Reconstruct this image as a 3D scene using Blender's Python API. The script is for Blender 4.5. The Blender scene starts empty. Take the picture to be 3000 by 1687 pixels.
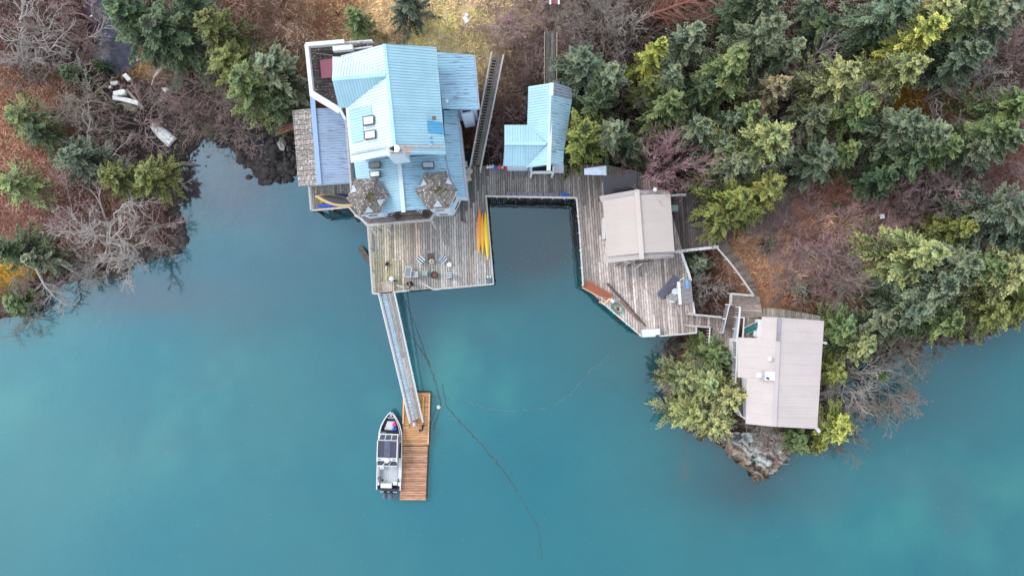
import bpy, math, random
import numpy as np
random.seed(7); np.random.seed(7)
C = bpy.context.scene.collection
H = 66.7; F = 2000.0
def P(u, v, z=0.0):
    s = (H - z) / F
    return ((u - 1500) * s, (843.5 - v) * s, z)
# ---------------- camera, light, exposure ----------------
sc = bpy.context.scene
cam = bpy.data.cameras.new('camera'); co = bpy.data.objects.new('camera', cam); C.objects.link(co)
cam.sensor_width = 36; cam.lens = 24; cam.clip_end = 5000; cam.clip_start = 0.5
co.location = (0, 0, H); co.rotation_euler = (0, 0, 0); sc.camera = co
SUN_EL, SUN_AZ = math.radians(46), math.radians(150)      # azimuth measured ccw from +X: light comes from the upper left
w = bpy.data.worlds.new('World'); sc.world = w; w.use_nodes = True
nt = w.node_tree; nt.nodes.clear()
sky = nt.nodes.new('ShaderNodeTexSky'); sky.sky_type = 'NISHITA'; sky.sun_disc = False
sky.sun_elevation = SUN_EL; sky.sun_rotation = math.radians(90) - SUN_AZ
sky.air_density = 1.2; sky.dust_density = .6; sky.ozone_density = 1.0
tc = nt.nodes.new('ShaderNodeTexCoord'); nz = nt.nodes.new('ShaderNodeTexNoise')
nz.inputs['Scale'].default_value = 2.8; nz.inputs['Detail'].default_value = 5
cr = nt.nodes.new('ShaderNodeValToRGB'); cr.color_ramp.elements[0].position = .32; cr.color_ramp.elements[1].position = .62
cr.color_ramp.elements[0].color = (.35, .35, .35, 1)
bw = nt.nodes.new('ShaderNodeRGBToBW'); cm = nt.nodes.new('ShaderNodeMix'); cm.data_type = 'RGBA'
tint = nt.nodes.new('ShaderNodeMix'); tint.data_type = 'RGBA'; tint.blend_type = 'MULTIPLY'; tint.inputs['Factor'].default_value = 1
tint.inputs['B'].default_value = (1.55, 1.62, 1.72, 1)
bg = nt.nodes.new('ShaderNodeBackground'); bg.inputs['Strength'].default_value = 0.15
out = nt.nodes.new('ShaderNodeOutputWorld'); L = nt.links.new
L(tc.outputs['Generated'], nz.inputs['Vector']); L(nz.outputs['Fac'], cr.inputs['Fac'])
L(sky.outputs['Color'], bw.inputs['Color']); L(bw.outputs['Val'], tint.inputs['A'])
L(cr.outputs['Color'], cm.inputs['Factor']); L(sky.outputs['Color'], cm.inputs['A']); L(tint.outputs['Result'], cm.inputs['B'])
L(cm.outputs['Result'], bg.inputs['Color']); L(bg.outputs['Background'], out.inputs['Surface'])
sun = bpy.data.lights.new('sun', 'SUN'); sun.energy = .5; sun.angle = math.radians(15); sun.color = (1, .97, .92)
so = bpy.data.objects.new('sun', sun); C.objects.link(so)
from mathutils import Vector, Matrix
sd = Vector((math.cos(SUN_EL) * math.cos(SUN_AZ), math.cos(SUN_EL) * math.sin(SUN_AZ), math.sin(SUN_EL)))
so.rotation_euler = sd.to_track_quat('Z', 'Y').to_euler(); so.location = sd * 100
sc.view_settings.view_transform = 'Standard'; sc.view_settings.look = 'None'; sc.view_settings.gamma = 1
sc.view_settings.exposure = 1.02; sc.view_settings.use_curve_mapping = False

# ---------------- helpers ----------------
def srgb(r, g, b):
    return tuple(((c / 255) / 12.92 if c / 255 <= .04045 else ((c / 255 + .055) / 1.055) ** 2.4) for c in (r, g, b))
MATS = {}
def mat(name, col=(.5, .5, .5), rough=.7, metal=0, n=(3, .25), n2=None, bump=0, attr=None, objcol=False, rnd=0, stretch=(1, 1, 1), spec=.5, speck=None, mode='w', emit=0, alpha=1):
    """procedural material: colour x noise (x attribute x object colour x random); speck = (scale, threshold, colour)"""
    if name in MATS: return MATS[name]
    m = bpy.data.materials.new(name); m.use_nodes = True; t = m.node_tree; N = t.nodes; K = t.links.new
    b = N['Principled BSDF']; b.inputs['Roughness'].default_value = rough; b.inputs['Metallic'].default_value = metal
    b.inputs['Specular IOR Level'].default_value = spec
    if mode == 'w':
        src = N.new('ShaderNodeNewGeometry').outputs['Position']
    else:
        src = N.new('ShaderNodeTexCoord').outputs['Object']
    mp = N.new('ShaderNodeMapping'); mp.inputs['Scale'].default_value = stretch; K(src, mp.inputs['Vector'])
    def mul(a, bb, fac=1, typ='MULTIPLY'):
        x = N.new('ShaderNodeMix'); x.data_type = 'RGBA'; x.blend_type = typ; x.inputs['Factor'].default_value = fac
        if isinstance(a, tuple): x.inputs['A'].default_value = a
        else: K(a, x.inputs['A'])
        if isinstance(bb, tuple): x.inputs['B'].default_value = bb
        else: K(bb, x.inputs['B'])
        return x.outputs['Result']
    cur = tuple(col) + (1,)
    if attr:
        a = N.new('ShaderNodeAttribute'); a.attribute_name = attr; cur = mul(cur, a.outputs['Color'])
    if objcol or rnd:
        oi = N.new('ShaderNodeObjectInfo')
        if objcol: cur = mul(cur, oi.outputs['Color'])
        if rnd:
            mr = N.new('ShaderNodeMapRange'); mr.inputs['To Min'].default_value = 1 - rnd; mr.inputs['To Max'].default_value = 1 + rnd
            K(oi.outputs['Random'], mr.inputs['Value']); cur = mul(cur, mr.outputs['Result'])
    first = None
    for q in (n, n2):
        if not q: continue
        z = N.new('ShaderNodeTexNoise'); z.inputs['Scale'].default_value = q[0]; z.inputs['Detail'].default_value = 4; z.inputs['Roughness'].default_value = .6
        K(mp.outputs['Vector'], z.inputs['Vector']); first = first or z
        mr = N.new('ShaderNodeMapRange'); mr.inputs['From Min'].default_value = .3; mr.inputs['From Max'].default_value = .7
        mr.inputs['To Min'].default_value = 1 - q[1]; mr.inputs['To Max'].default_value = 1 + q[1]
        K(z.outputs['Fac'], mr.inputs['Value']); cur = mul(cur, mr.outputs['Result'])
    if speck:
        z = N.new('ShaderNodeTexNoise'); z.inputs['Scale'].default_value = speck[0]; z.inputs['Detail'].default_value = 3
        K((mp.outputs['Vector'] if len(speck) < 4 else src), z.inputs['Vector'])
        r = N.new('ShaderNodeMapRange'); r.inputs['From Min'].default_value = speck[1]; r.inputs['From Max'].default_value = speck[1] + .08
        K(z.outputs['Fac'], r.inputs['Value'])
        x = N.new('ShaderNodeMix'); x.data_type = 'RGBA'; K(r.outputs['Result'], x.inputs['Factor'])
        if isinstance(cur, tuple): x.inputs['A'].default_value = cur
        else: K(cur, x.inputs['A'])
        x.inputs['B'].default_value = tuple(speck[2]) + (1,); cur = x.outputs['Result']
    if isinstance(cur, tuple): b.inputs['Base Color'].default_value = cur
    else: K(cur, b.inputs['Base Color'])
    if bump and first:
        bp = N.new('ShaderNodeBump'); bp.inputs['Strength'].default_value = bump; bp.inputs['Distance'].default_value = .05
        K(first.outputs['Fac'], bp.inputs['Height']); K(bp.outputs['Normal'], b.inputs['Normal'])
    if alpha < 1: b.inputs['Alpha'].default_value = alpha
    MATS[name] = m
    return m
WL = {}
def prop(o, label=None, cat=None, group=None, kind=None):
    if label: o['label'] = label
    if cat: o['category'] = cat
    if group: o['group'] = group
    if kind: o['kind'] = kind
    return o
def thing(name, label, cat, loc=(0, 0, 0), group=None):
    o = bpy.data.objects.new(name, None); C.objects.link(o); o.location = loc; o.empty_display_size = .3
    WL[o.name] = Vector(loc); return prop(o, label, cat, group)
def link(me, name, m, parent=None, color=None):
    o = bpy.data.objects.new(name, me); C.objects.link(o)
    if m: me.materials.append(m) if not me.materials else None
    if parent: o.parent = parent; WL[o.name] = WL[parent.name]
    else: WL[o.name] = Vector((0, 0, 0))
    if color: o.color = tuple(color) + (1,)
    return o
class MB:
    def __init__(s): s.v = []; s.f = []
    def add(s, vs, fs):
        k = len(s.v); s.v += [tuple(x) for x in vs]; s.f += [tuple(i + k for i in f) for f in fs]; return s
    def box(s, c, d, rz=0, M=None):
        x, y, z = d[0] / 2, d[1] / 2, d[2] / 2; cs, sn = math.cos(rz), math.sin(rz); vs = []
        for dz in (-z, z):
            for dx, dy in ((-x, -y), (x, -y), (x, y), (-x, y)):
                vs.append((c[0] + dx * cs - dy * sn, c[1] + dx * sn + dy * cs, c[2] + dz))
        return s.add(vs, [(0, 3, 2, 1), (4, 5, 6, 7), (0, 1, 5, 4), (1, 2, 6, 5), (2, 3, 7, 6), (3, 0, 4, 7)])
    def prism(s, poly, th, zf=None):
        """poly: list of (x,y,z) top points (ccw or cw), extruded down by th"""
        n = len(poly); a = sum(poly[i][0] * poly[(i + 1) % n][1] - poly[(i + 1) % n][0] * poly[i][1] for i in range(n))
        if a < 0: poly = poly[::-1]
        vs = [tuple(p) for p in poly] + [(p[0], p[1], p[2] - th) for p in poly]
        return s.add(vs, [tuple(range(n)), tuple(range(2 * n - 1, n - 1, -1))] + [(i + n, (i + 1) % n + n, (i + 1) % n, i) for i in range(n)])
    def beam(s, p, q, wd, ht, up=(0, 0, 1)):
        p, q = Vector(p), Vector(q); d = (q - p)
        if d.length < 1e-6: return s
        d.normalize(); upv = Vector(up)
        if abs(d.dot(upv)) > .98: upv = Vector((0, 1, 0))
        sd_ = d.cross(upv).normalized() * wd / 2; u = sd_.cross(d).normalized() * ht / 2
        vs = [p - sd_ - u, p + sd_ - u, p + sd_ + u, p - sd_ + u, q - sd_ - u, q + sd_ - u, q + sd_ + u, q - sd_ + u]
        return s.add(vs, [(0, 1, 2, 3), (7, 6, 5, 4), (0, 4, 5, 1), (1, 5, 6, 2), (2, 6, 7, 3), (3, 7, 4, 0)])
    def tube(s, pts, r, n=6, cap=True):
        pts = [Vector(p) for p in pts]; rs = r if isinstance(r, (list, tuple)) else [r] * len(pts); rings = []
        for i, p in enumerate(pts):
            d = (pts[min(i + 1, len(pts) - 1)] - pts[max(i - 1, 0)]).normalized()
            up = Vector((0, 0, 1)) if abs(d.z) < .9 else Vector((1, 0, 0))
            a = d.cross(up).normalized(); b = a.cross(d)
            rings += [p + (a * math.cos(2 * math.pi * k / n) + b * math.sin(2 * math.pi * k / n)) * rs[i] for k in range(n)]
        fs = [(i * n + k, i * n + (k + 1) % n, (i + 1) * n + (k + 1) % n, (i + 1) * n + k) for i in range(len(pts) - 1) for k in range(n)]
        if cap: fs += [tuple(range(n - 1, -1, -1)), tuple((len(pts) - 1) * n + k for k in range(n))]
        return s.add(rings, fs)
    def cyl(s, c, r, h, n=16, r2=None): return s.tube([c, (c[0], c[1], c[2] + h)], [r, r if r2 is None else r2], n)
    def ball(s, c, r, n=12, m=8, sq=(1, 1, 1)):
        vs = [(c[0], c[1], c[2] - r * sq[2])]
        for j in range(1, m):
            a = -math.pi / 2 + math.pi * j / m
            vs += [(c[0] + r * sq[0] * math.cos(a) * math.cos(2 * math.pi * k / n), c[1] + r * sq[1] * math.cos(a) * math.sin(2 * math.pi * k / n), c[2] + r * sq[2] * math.sin(a)) for k in range(n)]
        vs.append((c[0], c[1], c[2] + r * sq[2])); fs = [(0, 1 + (k + 1) % n, 1 + k) for k in range(n)]
        for j in range(m - 2): fs += [(1 + j * n + k, 1 + j * n + (k + 1) % n, 1 + (j + 1) * n + (k + 1) % n, 1 + (j + 1) * n + k) for k in range(n)]
        t = len(vs) - 1; b = 1 + (m - 2) * n; fs += [(b + k, b + (k + 1) % n, t) for k in range(n)]
        return s.add(vs, fs)
    def loft(s, rings, close=True, caps=True):
        n = len(rings[0]); vs = [p for r in rings for p in r]
        fs = [(i * n + k, i * n + (k + 1) % n, (i + 1) * n + (k + 1) % n, (i + 1) * n + k) for i in range(len(rings) - 1) for k in range(n if close else n - 1)]
        if caps: fs += [tuple(range(n - 1, -1, -1)), tuple((len(rings) - 1) * n + k for k in range(n))]
        return s.add(vs, fs)
    def mesh(s, name, off=(0, 0, 0)):
        me = bpy.data.meshes.new(name); ox, oy, oz = off
        me.from_pydata([(x - ox, y - oy, z - oz) for x, y, z in s.v], [], s.f); me.update(); return me
    def build(s, name, m, parent=None, color=None, smooth=False, bevel=0):
        me = s.mesh(name, WL[parent.name] if parent else (0, 0, 0)); o = link(me, name, m, parent, color)
        if smooth: me.shade_smooth()
        if bevel:
            bm = o.modifiers.new('bevel', 'BEVEL'); bm.width = bevel; bm.segments = 2; bm.limit_method = 'ANGLE'
        return o
def copy_tree(o, parent=None, color=None):
    c = o.copy(); C.objects.link(c); c.parent = parent; WL[c.name] = WL.get(o.name, Vector((0, 0, 0)))
    if color: c.color = tuple(color) + (1,)
    for ch in o.children: copy_tree(ch, c, color)
    return c
def clip(poly, px, py, nx, ny):
    """keep the side where (p-p0).n >= 0"""
    o = []; k = len(poly)
    for i in range(k):
        a, b = poly[i], poly[(i + 1) % k]; da = (a[0] - px) * nx + (a[1] - py) * ny; db = (b[0] - px) * nx + (b[1] - py) * ny
        if da >= 0: o.append(a)
        if (da >= 0) != (db >= 0):
            t = da / (da - db); o.append((a[0] + (b[0] - a[0]) * t, a[1] + (b[1] - a[1]) * t))
    return o
def area(p): return abs(sum(p[i][0] * p[(i + 1) % len(p)][1] - p[(i + 1) % len(p)][0] * p[i][1] for i in range(len(p)))) / 2
def strips(poly, ang, wd, gap=0, length=None, jit=0):
    """cut a polygon into strips running along ang; yields (poly, strip index)"""
    dx, dy = math.cos(ang), math.sin(ang); nx, ny = -dy, dx
    t = [p[0] * nx + p[1] * ny for p in poly]; t0, t1 = min(t), max(t); k = 0; outp = []
    while t0 + k * wd < t1:
        a = t0 + k * wd; b = a + wd - gap
        q = clip(poly, a * nx, a * ny, nx, ny); q = clip(q, b * nx, b * ny, -nx, -ny) if q else q
        if q and area(q) > .004:
            if length:
                s = [p[0] * dx + p[1] * dy for p in q]; s0, s1 = min(s), max(s); c0 = s0; c1 = s0 + length * random.uniform(.35, 1)
                while c0 < s1:
                    if s1 - c1 < .6: c1 = s1 + .01
                    r = clip(q, c0 * dx, c0 * dy, dx, dy); r = clip(r, (c1 - .008) * dx, (c1 - .008) * dy, -dx, -dy) if r else r
                    if r and area(r) > .004: outp.append((r, k))
                    c0 = c1; c1 = c0 + length * random.uniform(.8, 1.1)
            else: outp.append((q, k))
        k += 1
    return outp
def plane(p0, p1, p2):
    p0, p1, p2 = Vector(p0), Vector(p1), Vector(p2); n = (p1 - p0).cross(p2 - p0)
    return lambda x, y: p0.z - (n.x * (x - p0.x) + n.y * (y - p0.y)) / n.z
def inpoly(x, y, poly):
    c = np.zeros(x.shape, bool); n = len(poly)
    for i in range(n):
        x1, y1 = poly[i]; x2, y2 = poly[(i + 1) % n]
        if y1 == y2: continue
        m_ = ((y1 > y) != (y2 > y)) & (x < (x2 - x1) * (y - y1) / (y2 - y1) + x1); c ^= m_
    return c
def dist(x, y, poly):
    d = np.full(x.shape, 1e9); n = len(poly)
    for i in range(n):
        x1, y1 = poly[i]; x2, y2 = poly[(i + 1) % n]; ex, ey = x2 - x1, y2 - y1
        t = np.clip(((x - x1) * ex + (y - y1) * ey) / (ex * ex + ey * ey), 0, 1)
        d = np.minimum(d, (x - x1 - t * ex) ** 2 + (y - y1 - t * ey) ** 2)
    return np.sqrt(d)
def hsh(i, j, s): 
    v = np.sin(i * 127.1 + j * 311.7 + s * 74.7) * 43758.5453; return v - np.floor(v)
def vn(x, y, s=0):
    i, j = np.floor(x), np.floor(y); fx, fy = x - i, y - j; fx = fx * fx * (3 - 2 * fx); fy = fy * fy * (3 - 2 * fy)
    return (hsh(i, j, s) * (1 - fx) + hsh(i + 1, j, s) * fx) * (1 - fy) + (hsh(i, j + 1, s) * (1 - fx) + hsh(i + 1, j + 1, s) * fx) * fy
def fbm(x, y, o=4, s=0):
    r = 0; a = .5; t = 0
    for k in range(o): r = r + a * vn(x, y, s + k); t += a; a *= .5; x = x * 2.03 + 5.1; y = y * 2.03 + 1.7
    return r / t
def npmesh(name, V, Fq, col=None, smooth=False, attr='col'):
    """V (n,3), Fq (m,k) arrays; col (n,3) point colours"""
    me = bpy.data.meshes.new(name); n = len(V); m_, k = Fq.shape
    me.vertices.add(n); me.vertices.foreach_set('co', np.asarray(V, np.float32).ravel())
    me.loops.add(m_ * k); me.loops.foreach_set('vertex_index', Fq.astype(np.int32).ravel())
    me.polygons.add(m_); me.polygons.foreach_set('loop_start', np.arange(0, m_ * k, k, dtype=np.int32))
    me.update(calc_edges=True)
    if col is not None:
        a = me.color_attributes.new(attr, 'FLOAT_COLOR', 'POINT'); c4 = np.ones((n, 4), np.float32); c4[:, :3] = col; a.data.foreach_set('color', c4.ravel())
    if smooth: me.shade_smooth()
    return me
# ---------------- ground, water, rocks ----------------
SH = [(-9000,1500),(-600,1040),(0,935),(60,925),(93,886),(130,811),(209,800),(261,803),(354,793),(410,750),(455,735),(518,730),(533,700),(511,659),(507,618),(511,569),(522,543),(518,513),(511,482),(550,484),(559,461),(563,450),(613,404),(646,394),(680,405),(717,440),(760,477),(765,510),(775,525),(800,520),(840,500),(862,478),(900,450),(1000,440),(1350,445),(1430,520),(1680,530),(1760,600),(1850,680),(1930,790),(1975,900),(1990,985),(1960,1040),(1945,1100),(1980,1200),(2040,1260),(2100,1290),(2122,1301),(2140,1330),(2178,1364),(2208,1396),(2245,1388),(2282,1364),(2308,1327),(2340,1300),(2390,1270),(2409,1215),(2416,1140),(2446,1089),(2483,1059),(2558,1044),(2593,1038),(2640,1010),(2726,997),(2813,984),(2879,984),(2958,960),(3000,935),(3600,850),(12000,400),(12000,-9000),(-9000,-9000)]
SHW = [P(u, v)[:2] for u, v in SH]
POND = [P(u, v)[:2] for u, v in [(256,-60),(266,60),(288,109),(272,159),(290,190),(331,216),(374,212),(400,186),(403,159),(380,110),(330,70),(310,-60)]]
def land_d(x, y):
    d = dist(x, y, SHW); d = np.where(inpoly(x, y, SHW), d, -d)
    p = dist(x, y, POND); p = np.where(inpoly(x, y, POND), -p, p)
    return np.minimum(d, p)
BEACH = P(480, 400)[:2]
def in_pond(x, y): return inpoly(x, y, POND) & (dist(x, y, POND) > .35)
def ground_z(x, y):
    x = np.asarray(x, float); y = np.asarray(y, float); d0 = land_d(x, y) + (fbm(x * .9, y * .9, 3, 3) - .5) * .9
    g = np.exp(-(((x - BEACH[0]) / 6) ** 2 + ((y - BEACH[1]) / 7) ** 2))
    z = np.where(d0 > 0, .05 + 4.6 * (1 - np.exp(-d0 / (11 + 40 * g))) + (fbm(x * .35, y * .35, 4, 9) - .5) * np.minimum(1.2, d0 * .3) * (1 - .7 * g), np.maximum(-3.5, d0 * .55))
    z = np.where(inpoly(x, y, POND), .035 + .05 * np.exp(-dist(x, y, POND) / .5), z)
    return z
# (u, v, ru, rv, srgb, grass, litter, brush)
ZB = [(1230,60,280,100,(214,190,148),1,0,0),(1230,60,280,100,(214,190,148),1,0,0),(1130,50,160,60,(205,170,120),1,0,0),(1380,140,110,80,(212,190,140),1,0,0),(1380,150,120,80,(165,150,92),1,0,0),(1060,170,130,60,(165,112,78),1,0,.1),(800,60,170,90,(120,84,66),.7,0,.7),(1040,20,130,60,(175,130,80),1,0,0),
 (60,330,110,150,(158,112,86),.1,1,.4),(60,600,120,110,(150,106,90),.1,1,.4),(20,800,50,40,(190,150,50),.2,1,.2),(250,620,160,120,(110,75,62),.1,.6,.8),(200,100,220,120,(92,66,60),.1,.5,1),
 (420,150,90,70,(120,90,60),.4,.3,.7),(430,205,50,25,(165,125,70),1,.2,0),(480,390,100,90,(58,53,52),0,0,.08),(430,280,120,70,(72,60,58),0,.2,.35),(600,330,130,80,(92,72,68),0,.2,1),(650,430,60,50,(50,48,48),0,0,.2),
 (790,470,80,80,(48,46,46),0,0,0),(900,280,70,60,(110,82,60),.6,.2,.5),(1450,250,70,130,(100,74,60),.4,.2,1),(1560,120,130,120,(124,100,92),.1,.2,1),(1800,60,200,100,(66,48,44),.1,.3,1),
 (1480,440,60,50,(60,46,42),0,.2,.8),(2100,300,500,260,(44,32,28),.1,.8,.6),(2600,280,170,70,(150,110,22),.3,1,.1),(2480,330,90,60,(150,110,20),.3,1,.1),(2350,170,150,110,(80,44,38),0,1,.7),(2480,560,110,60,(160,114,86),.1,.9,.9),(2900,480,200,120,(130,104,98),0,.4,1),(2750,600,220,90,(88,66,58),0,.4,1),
 (2400,700,180,130,(222,176,140),.1,.8,1),(2190,780,50,110,(176,134,104),.3,1,.1),(2240,880,50,50,(180,138,110),.3,1,.1),(2330,860,110,40,(130,78,52),.2,1,.4),(2080,840,60,70,(92,60,48),0,.9,.4),(2030,990,60,60,(110,75,55),.2,.8,.5),(2240,1290,90,50,(120,100,85),.2,.3,.6),(2200,1150,260,120,(70,58,44),.2,.6,.4),(2450,1130,60,100,(66,52,44),0,.3,.8)]
def zones(x, y, z):
    s = F / (H - z); u = 1500 + x * s; v = 843.5 - y * s; ww = np.full(x.shape, .05); col = np.zeros(x.shape + (3,)); col += np.array(srgb(78, 60, 48)) * .05
    g = np.zeros(x.shape); l = np.full(x.shape, .03); b = np.full(x.shape, .03)
    wu = u + (fbm(x * .25, y * .25, 3, 21) - .5) * 90; wv = v + (fbm(x * .25, y * .25, 3, 22) - .5) * 90
    for (cu, cv, ru, rv, c, gg, ll, bb) in ZB:
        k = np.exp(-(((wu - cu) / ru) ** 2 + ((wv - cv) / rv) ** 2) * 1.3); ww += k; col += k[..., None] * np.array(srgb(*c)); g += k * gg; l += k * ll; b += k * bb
    return col / ww[..., None], g / ww, l / ww, b / ww, u, v
def axis(lo, hi, st, far):
    a = list(np.arange(lo, hi + st, st)); k = st; x = hi
    while x < far: k *= 1.35; x += k; a.append(x)
    k = st; x = lo
    while x > -far: k *= 1.35; x -= k; a.insert(0, x)
    return np.array(a)
gx = axis(-58, 58, .42, 1500); gy = axis(-34, 34, .42, 1500); X, Y = np.meshgrid(gx, gy); Z = ground_z(X, Y)
far = np.maximum(0, np.hypot(X, Y) - 70); Z = Z + np.where(Z > 0, np.minimum(60, far * .12), 0)
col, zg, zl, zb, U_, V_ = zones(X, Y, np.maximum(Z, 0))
pk = inpoly(X, Y, POND)[..., None]; glare = np.exp(-(((U_ - 297) / 22) ** 2 + ((V_ - 165) / 20) ** 2))[..., None]  # pale blob: bright sky mirrored in the pond, painted into the ground colour
dd = land_d(X, Y)
wet = np.clip(1 - np.abs(dd) / 1.3, 0, 1)[..., None]; col = col * (1 - .6 * wet) + np.array(srgb(52, 46, 44)) * .6 * wet
col = np.where(pk, np.array(srgb(88, 90, 102)) * (1 - glare) + np.array(srgb(200, 212, 220)) * glare, col)
col = col * (.75 + .5 * fbm(X * 2.1, Y * 2.1, 3, 40))[..., None]
ny_, nx_ = X.shape; idx = np.arange(nx_ * ny_).reshape(ny_, nx_)
quads = np.stack([idx[:-1, :-1], idx[:-1, 1:], idx[1:, 1:], idx[1:, :-1]], -1).reshape(-1, 4)
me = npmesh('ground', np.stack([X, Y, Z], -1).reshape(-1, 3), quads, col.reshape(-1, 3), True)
mg = mat('soil', (1, 1, 1), .95, n=(1.6, .35), n2=(14, .5), bump=1.0, attr='col', spec=.15)
g = link(me, 'ground', mg); prop(g, 'brown forest floor and dark beach sloping down to the bay', kind='structure')
# water sheet
wx = axis(-58, 58, .5, 1500); wy = axis(-34, 34, .5, 1500); X, Y = np.meshgrid(wx, wy)
s = F / H; U_ = 1500 + X * s; V_ = 843.5 - Y * s; dd = -land_d(X, Y)
f1 = fbm(X * .06, Y * .06, 4, 60); f2 = fbm(X * .16, Y * .16, 4, 61); f3 = fbm(X * .9, Y * .9, 3, 62)
teal = np.array((.014, .232, .268)); slate = np.array((.034, .118, .152)); green = np.array((.050, .330, .300)); bed = np.array((.150, .100, .130)); mud = np.array((.066, .046, .048))
def blob(u, v, ru, rv): return np.exp(-(((U_ - u) / ru) ** 2 + ((V_ - v) / rv) ** 2))
sl = np.clip((f1 - .42) * 2.2, 0, 1) * np.clip(1.25 - V_ / 1500, 0, 1) + .55 * blob(1250, 950, 220, 120) + .6 * blob(1850, 1050, 240, 130) + .8 * blob(2150, 1420, 200, 90) + .7 * blob(2650, 1150, 260, 160) + .5 * blob(700, 950, 200, 120)
c = teal[None, None] * (1 - np.clip(sl, 0, 1))[..., None] + slate * np.clip(sl, 0, 1)[..., None]
gr = np.clip((f2 - .46) * 3.0, 0, 1) * np.clip(1.2 * blob(1400, 1080, 400, 180) + blob(780, 720, 260, 160) + blob(2800, 1480, 420, 260) + blob(150, 1080, 320, 160) + .8 * blob(650, 1250, 300, 200) + .5 * blob(500, 1100, 400, 200), 0, 1)
c = c * (1 - gr)[..., None] + green * gr[..., None]
bd = np.clip(1.15 * blob(650, 520, 190, 150) + .75 * blob(400, 860, 330, 80) + .35 * blob(880, 700, 200, 120), 0, .95); c = c * (1 - bd)[..., None] + bed * bd[..., None]
md = np.clip(1.45 * blob(1560, 660, 180, 190) + np.exp(-np.maximum(dd, 0) / 1.6) * .6 + 1.5 * blob(330, 120, 110, 140), 0, .95); c = c * (1 - md)[..., None] + mud * md[..., None]
rk = blob(2003, 1385, 20, 46) * .85 * np.clip((f3 - .3) * 4, 0, 1); c = c * (1 - rk)[..., None] + np.array((.11, .17, .15)) * rk[..., None]
mk = np.clip((fbm(X * .11 + 9, Y * .11, 4, 65) - .5) * 2.2, 0, .5) * np.clip(blob(200, 1150, 420, 260) + blob(2700, 1500, 500, 260) + blob(1050, 1050, 260, 200), 0, 1); c = c * (1 - mk)[..., None] + np.array((.10, .215, .235)) * mk[..., None]
sr = np.exp(-np.maximum(dd, 0) / 2.2) * np.clip((fbm(X * 1.6, Y * 1.6, 4, 66) - .48) * 5, 0, 1) * .55; c = c * (1 - sr)[..., None] + np.array((.10, .085, .075)) * sr[..., None]
c = c * .60 * (.93 + .14 * f2)[..., None] * (.96 + .08 * f3)[..., None]
ny_, nx_ = X.shape; idx = np.arange(nx_ * ny_).reshape(ny_, nx_)
quads = np.stack([idx[:-1, :-1], idx[:-1, 1:], idx[1:, 1:], idx[1:, :-1]], -1).reshape(-1, 4)
me = npmesh('water', np.stack([X, Y, X * 0], -1).reshape(-1, 3), quads, c.reshape(-1, 3), True)
mw = bpy.data.materials.new('sea_water'); mw.use_nodes = True; t = mw.node_tree; b = t.nodes['Principled BSDF']
a = t.nodes.new('ShaderNodeAttribute'); a.attribute_name = 'col'
b.inputs['Roughness'].default_value = .02; b.inputs['IOR'].default_value = 2.35; b.inputs['Specular Tint'].default_value = (.60, .93, 1, 1)
n1 = t.nodes.new('ShaderNodeTexNoise'); n1.inputs['Scale'].default_value = 1.3; n1.inputs['Detail'].default_value = 5
ge = t.nodes.new('ShaderNodeNewGeometry'); t.links.new(ge.outputs['Position'], n1.inputs['Vector'])
bp = t.nodes.new('ShaderNodeBump'); bp.inputs['Strength'].default_value = .09; bp.inputs['Distance'].default_value = .12
t.links.new(n1.outputs['Fac'], bp.inputs['Height']); t.links.new(bp.outputs['Normal'], b.inputs['Normal'])
n2 = t.nodes.new('ShaderNodeTexNoise'); n2.inputs['Scale'].default_value = 5; n2.inputs['Detail'].default_value = 6
t.links.new(ge.outputs['Position'], n2.inputs['Vector']); mr = t.nodes.new('ShaderNodeMapRange'); mr.inputs['From Min'].default_value = .3; mr.inputs['From Max'].default_value = .7
mr.inputs['To Min'].default_value = .93; mr.inputs['To Max'].default_value = 1.07; t.links.new(n2.outputs['Fac'], mr.inputs['Value'])
mx = t.nodes.new('ShaderNodeMix'); mx.data_type = 'RGBA'; mx.blend_type = 'MULTIPLY'; mx.inputs['Factor'].default_value = 1
t.links.new(a.outputs['Color'], mx.inputs['A']); t.links.new(mr.outputs['Result'], mx.inputs['B']); t.links.new(mx.outputs['Result'], b.inputs['Base Color'])
prop(link(me, 'water', mw), 'calm teal green bay water with cloudy slate patches', kind='structure')
# rock outcrop at the peninsula tip: fine height field with folded strata
x0, y1, _ = P(2085, 1255); x1, y0, _ = P(2335, 1412)
gx = np.arange(x0, x1, .07); gy = np.arange(y0, y1, .07); X, Y = np.meshgrid(gx, gy); d = land_d(X, Y)
wob = fbm(X * .8, Y * .8, 3, 70) * 3; rid = np.abs(np.sin((X * .9 + Y * 1.3) * 2.1 + wob * 3)); rid2 = 1 - np.abs(2 * fbm(X * 2.2, Y * 2.2, 4, 71) - 1)
d = d + (fbm(X * 1.3, Y * 1.3, 3, 72) - .45) * .9
Z = np.where(d > -.3, .12 + 1.3 * (1 - np.exp(-np.maximum(d, -.1) / 1.2)) + .28 * rid + .5 * (rid2 - .75), -.8)
Z = np.where(d > 2.6, Z - (d - 2.6) * .8, Z)
fade = np.clip((d - .2) / 1.2, 0, 1)
pink = np.array(srgb(150, 130, 114)); lich = np.array(srgb(182, 184, 180)); dark = np.array(srgb(56, 54, 54))
k1 = np.clip((fbm(X * .9, Y * .9, 4, 73) + fade * .35 - .55) * 5, 0, 1)[..., None]; k2 = np.clip((.42 - fbm(X * 1.6, Y * 1.6, 4, 74)) * 8, 0, 1)[..., None]
c = pink * (1 - k1) + lich * k1; c = c * (1 - k2) + dark * k2; c = c * (.45 + .65 * rid)[..., None] * np.clip(.5 + d * 1.5, .5, 1)[..., None]
ny_, nx_ = X.shape; idx = np.arange(nx_ * ny_).reshape(ny_, nx_)
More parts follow.
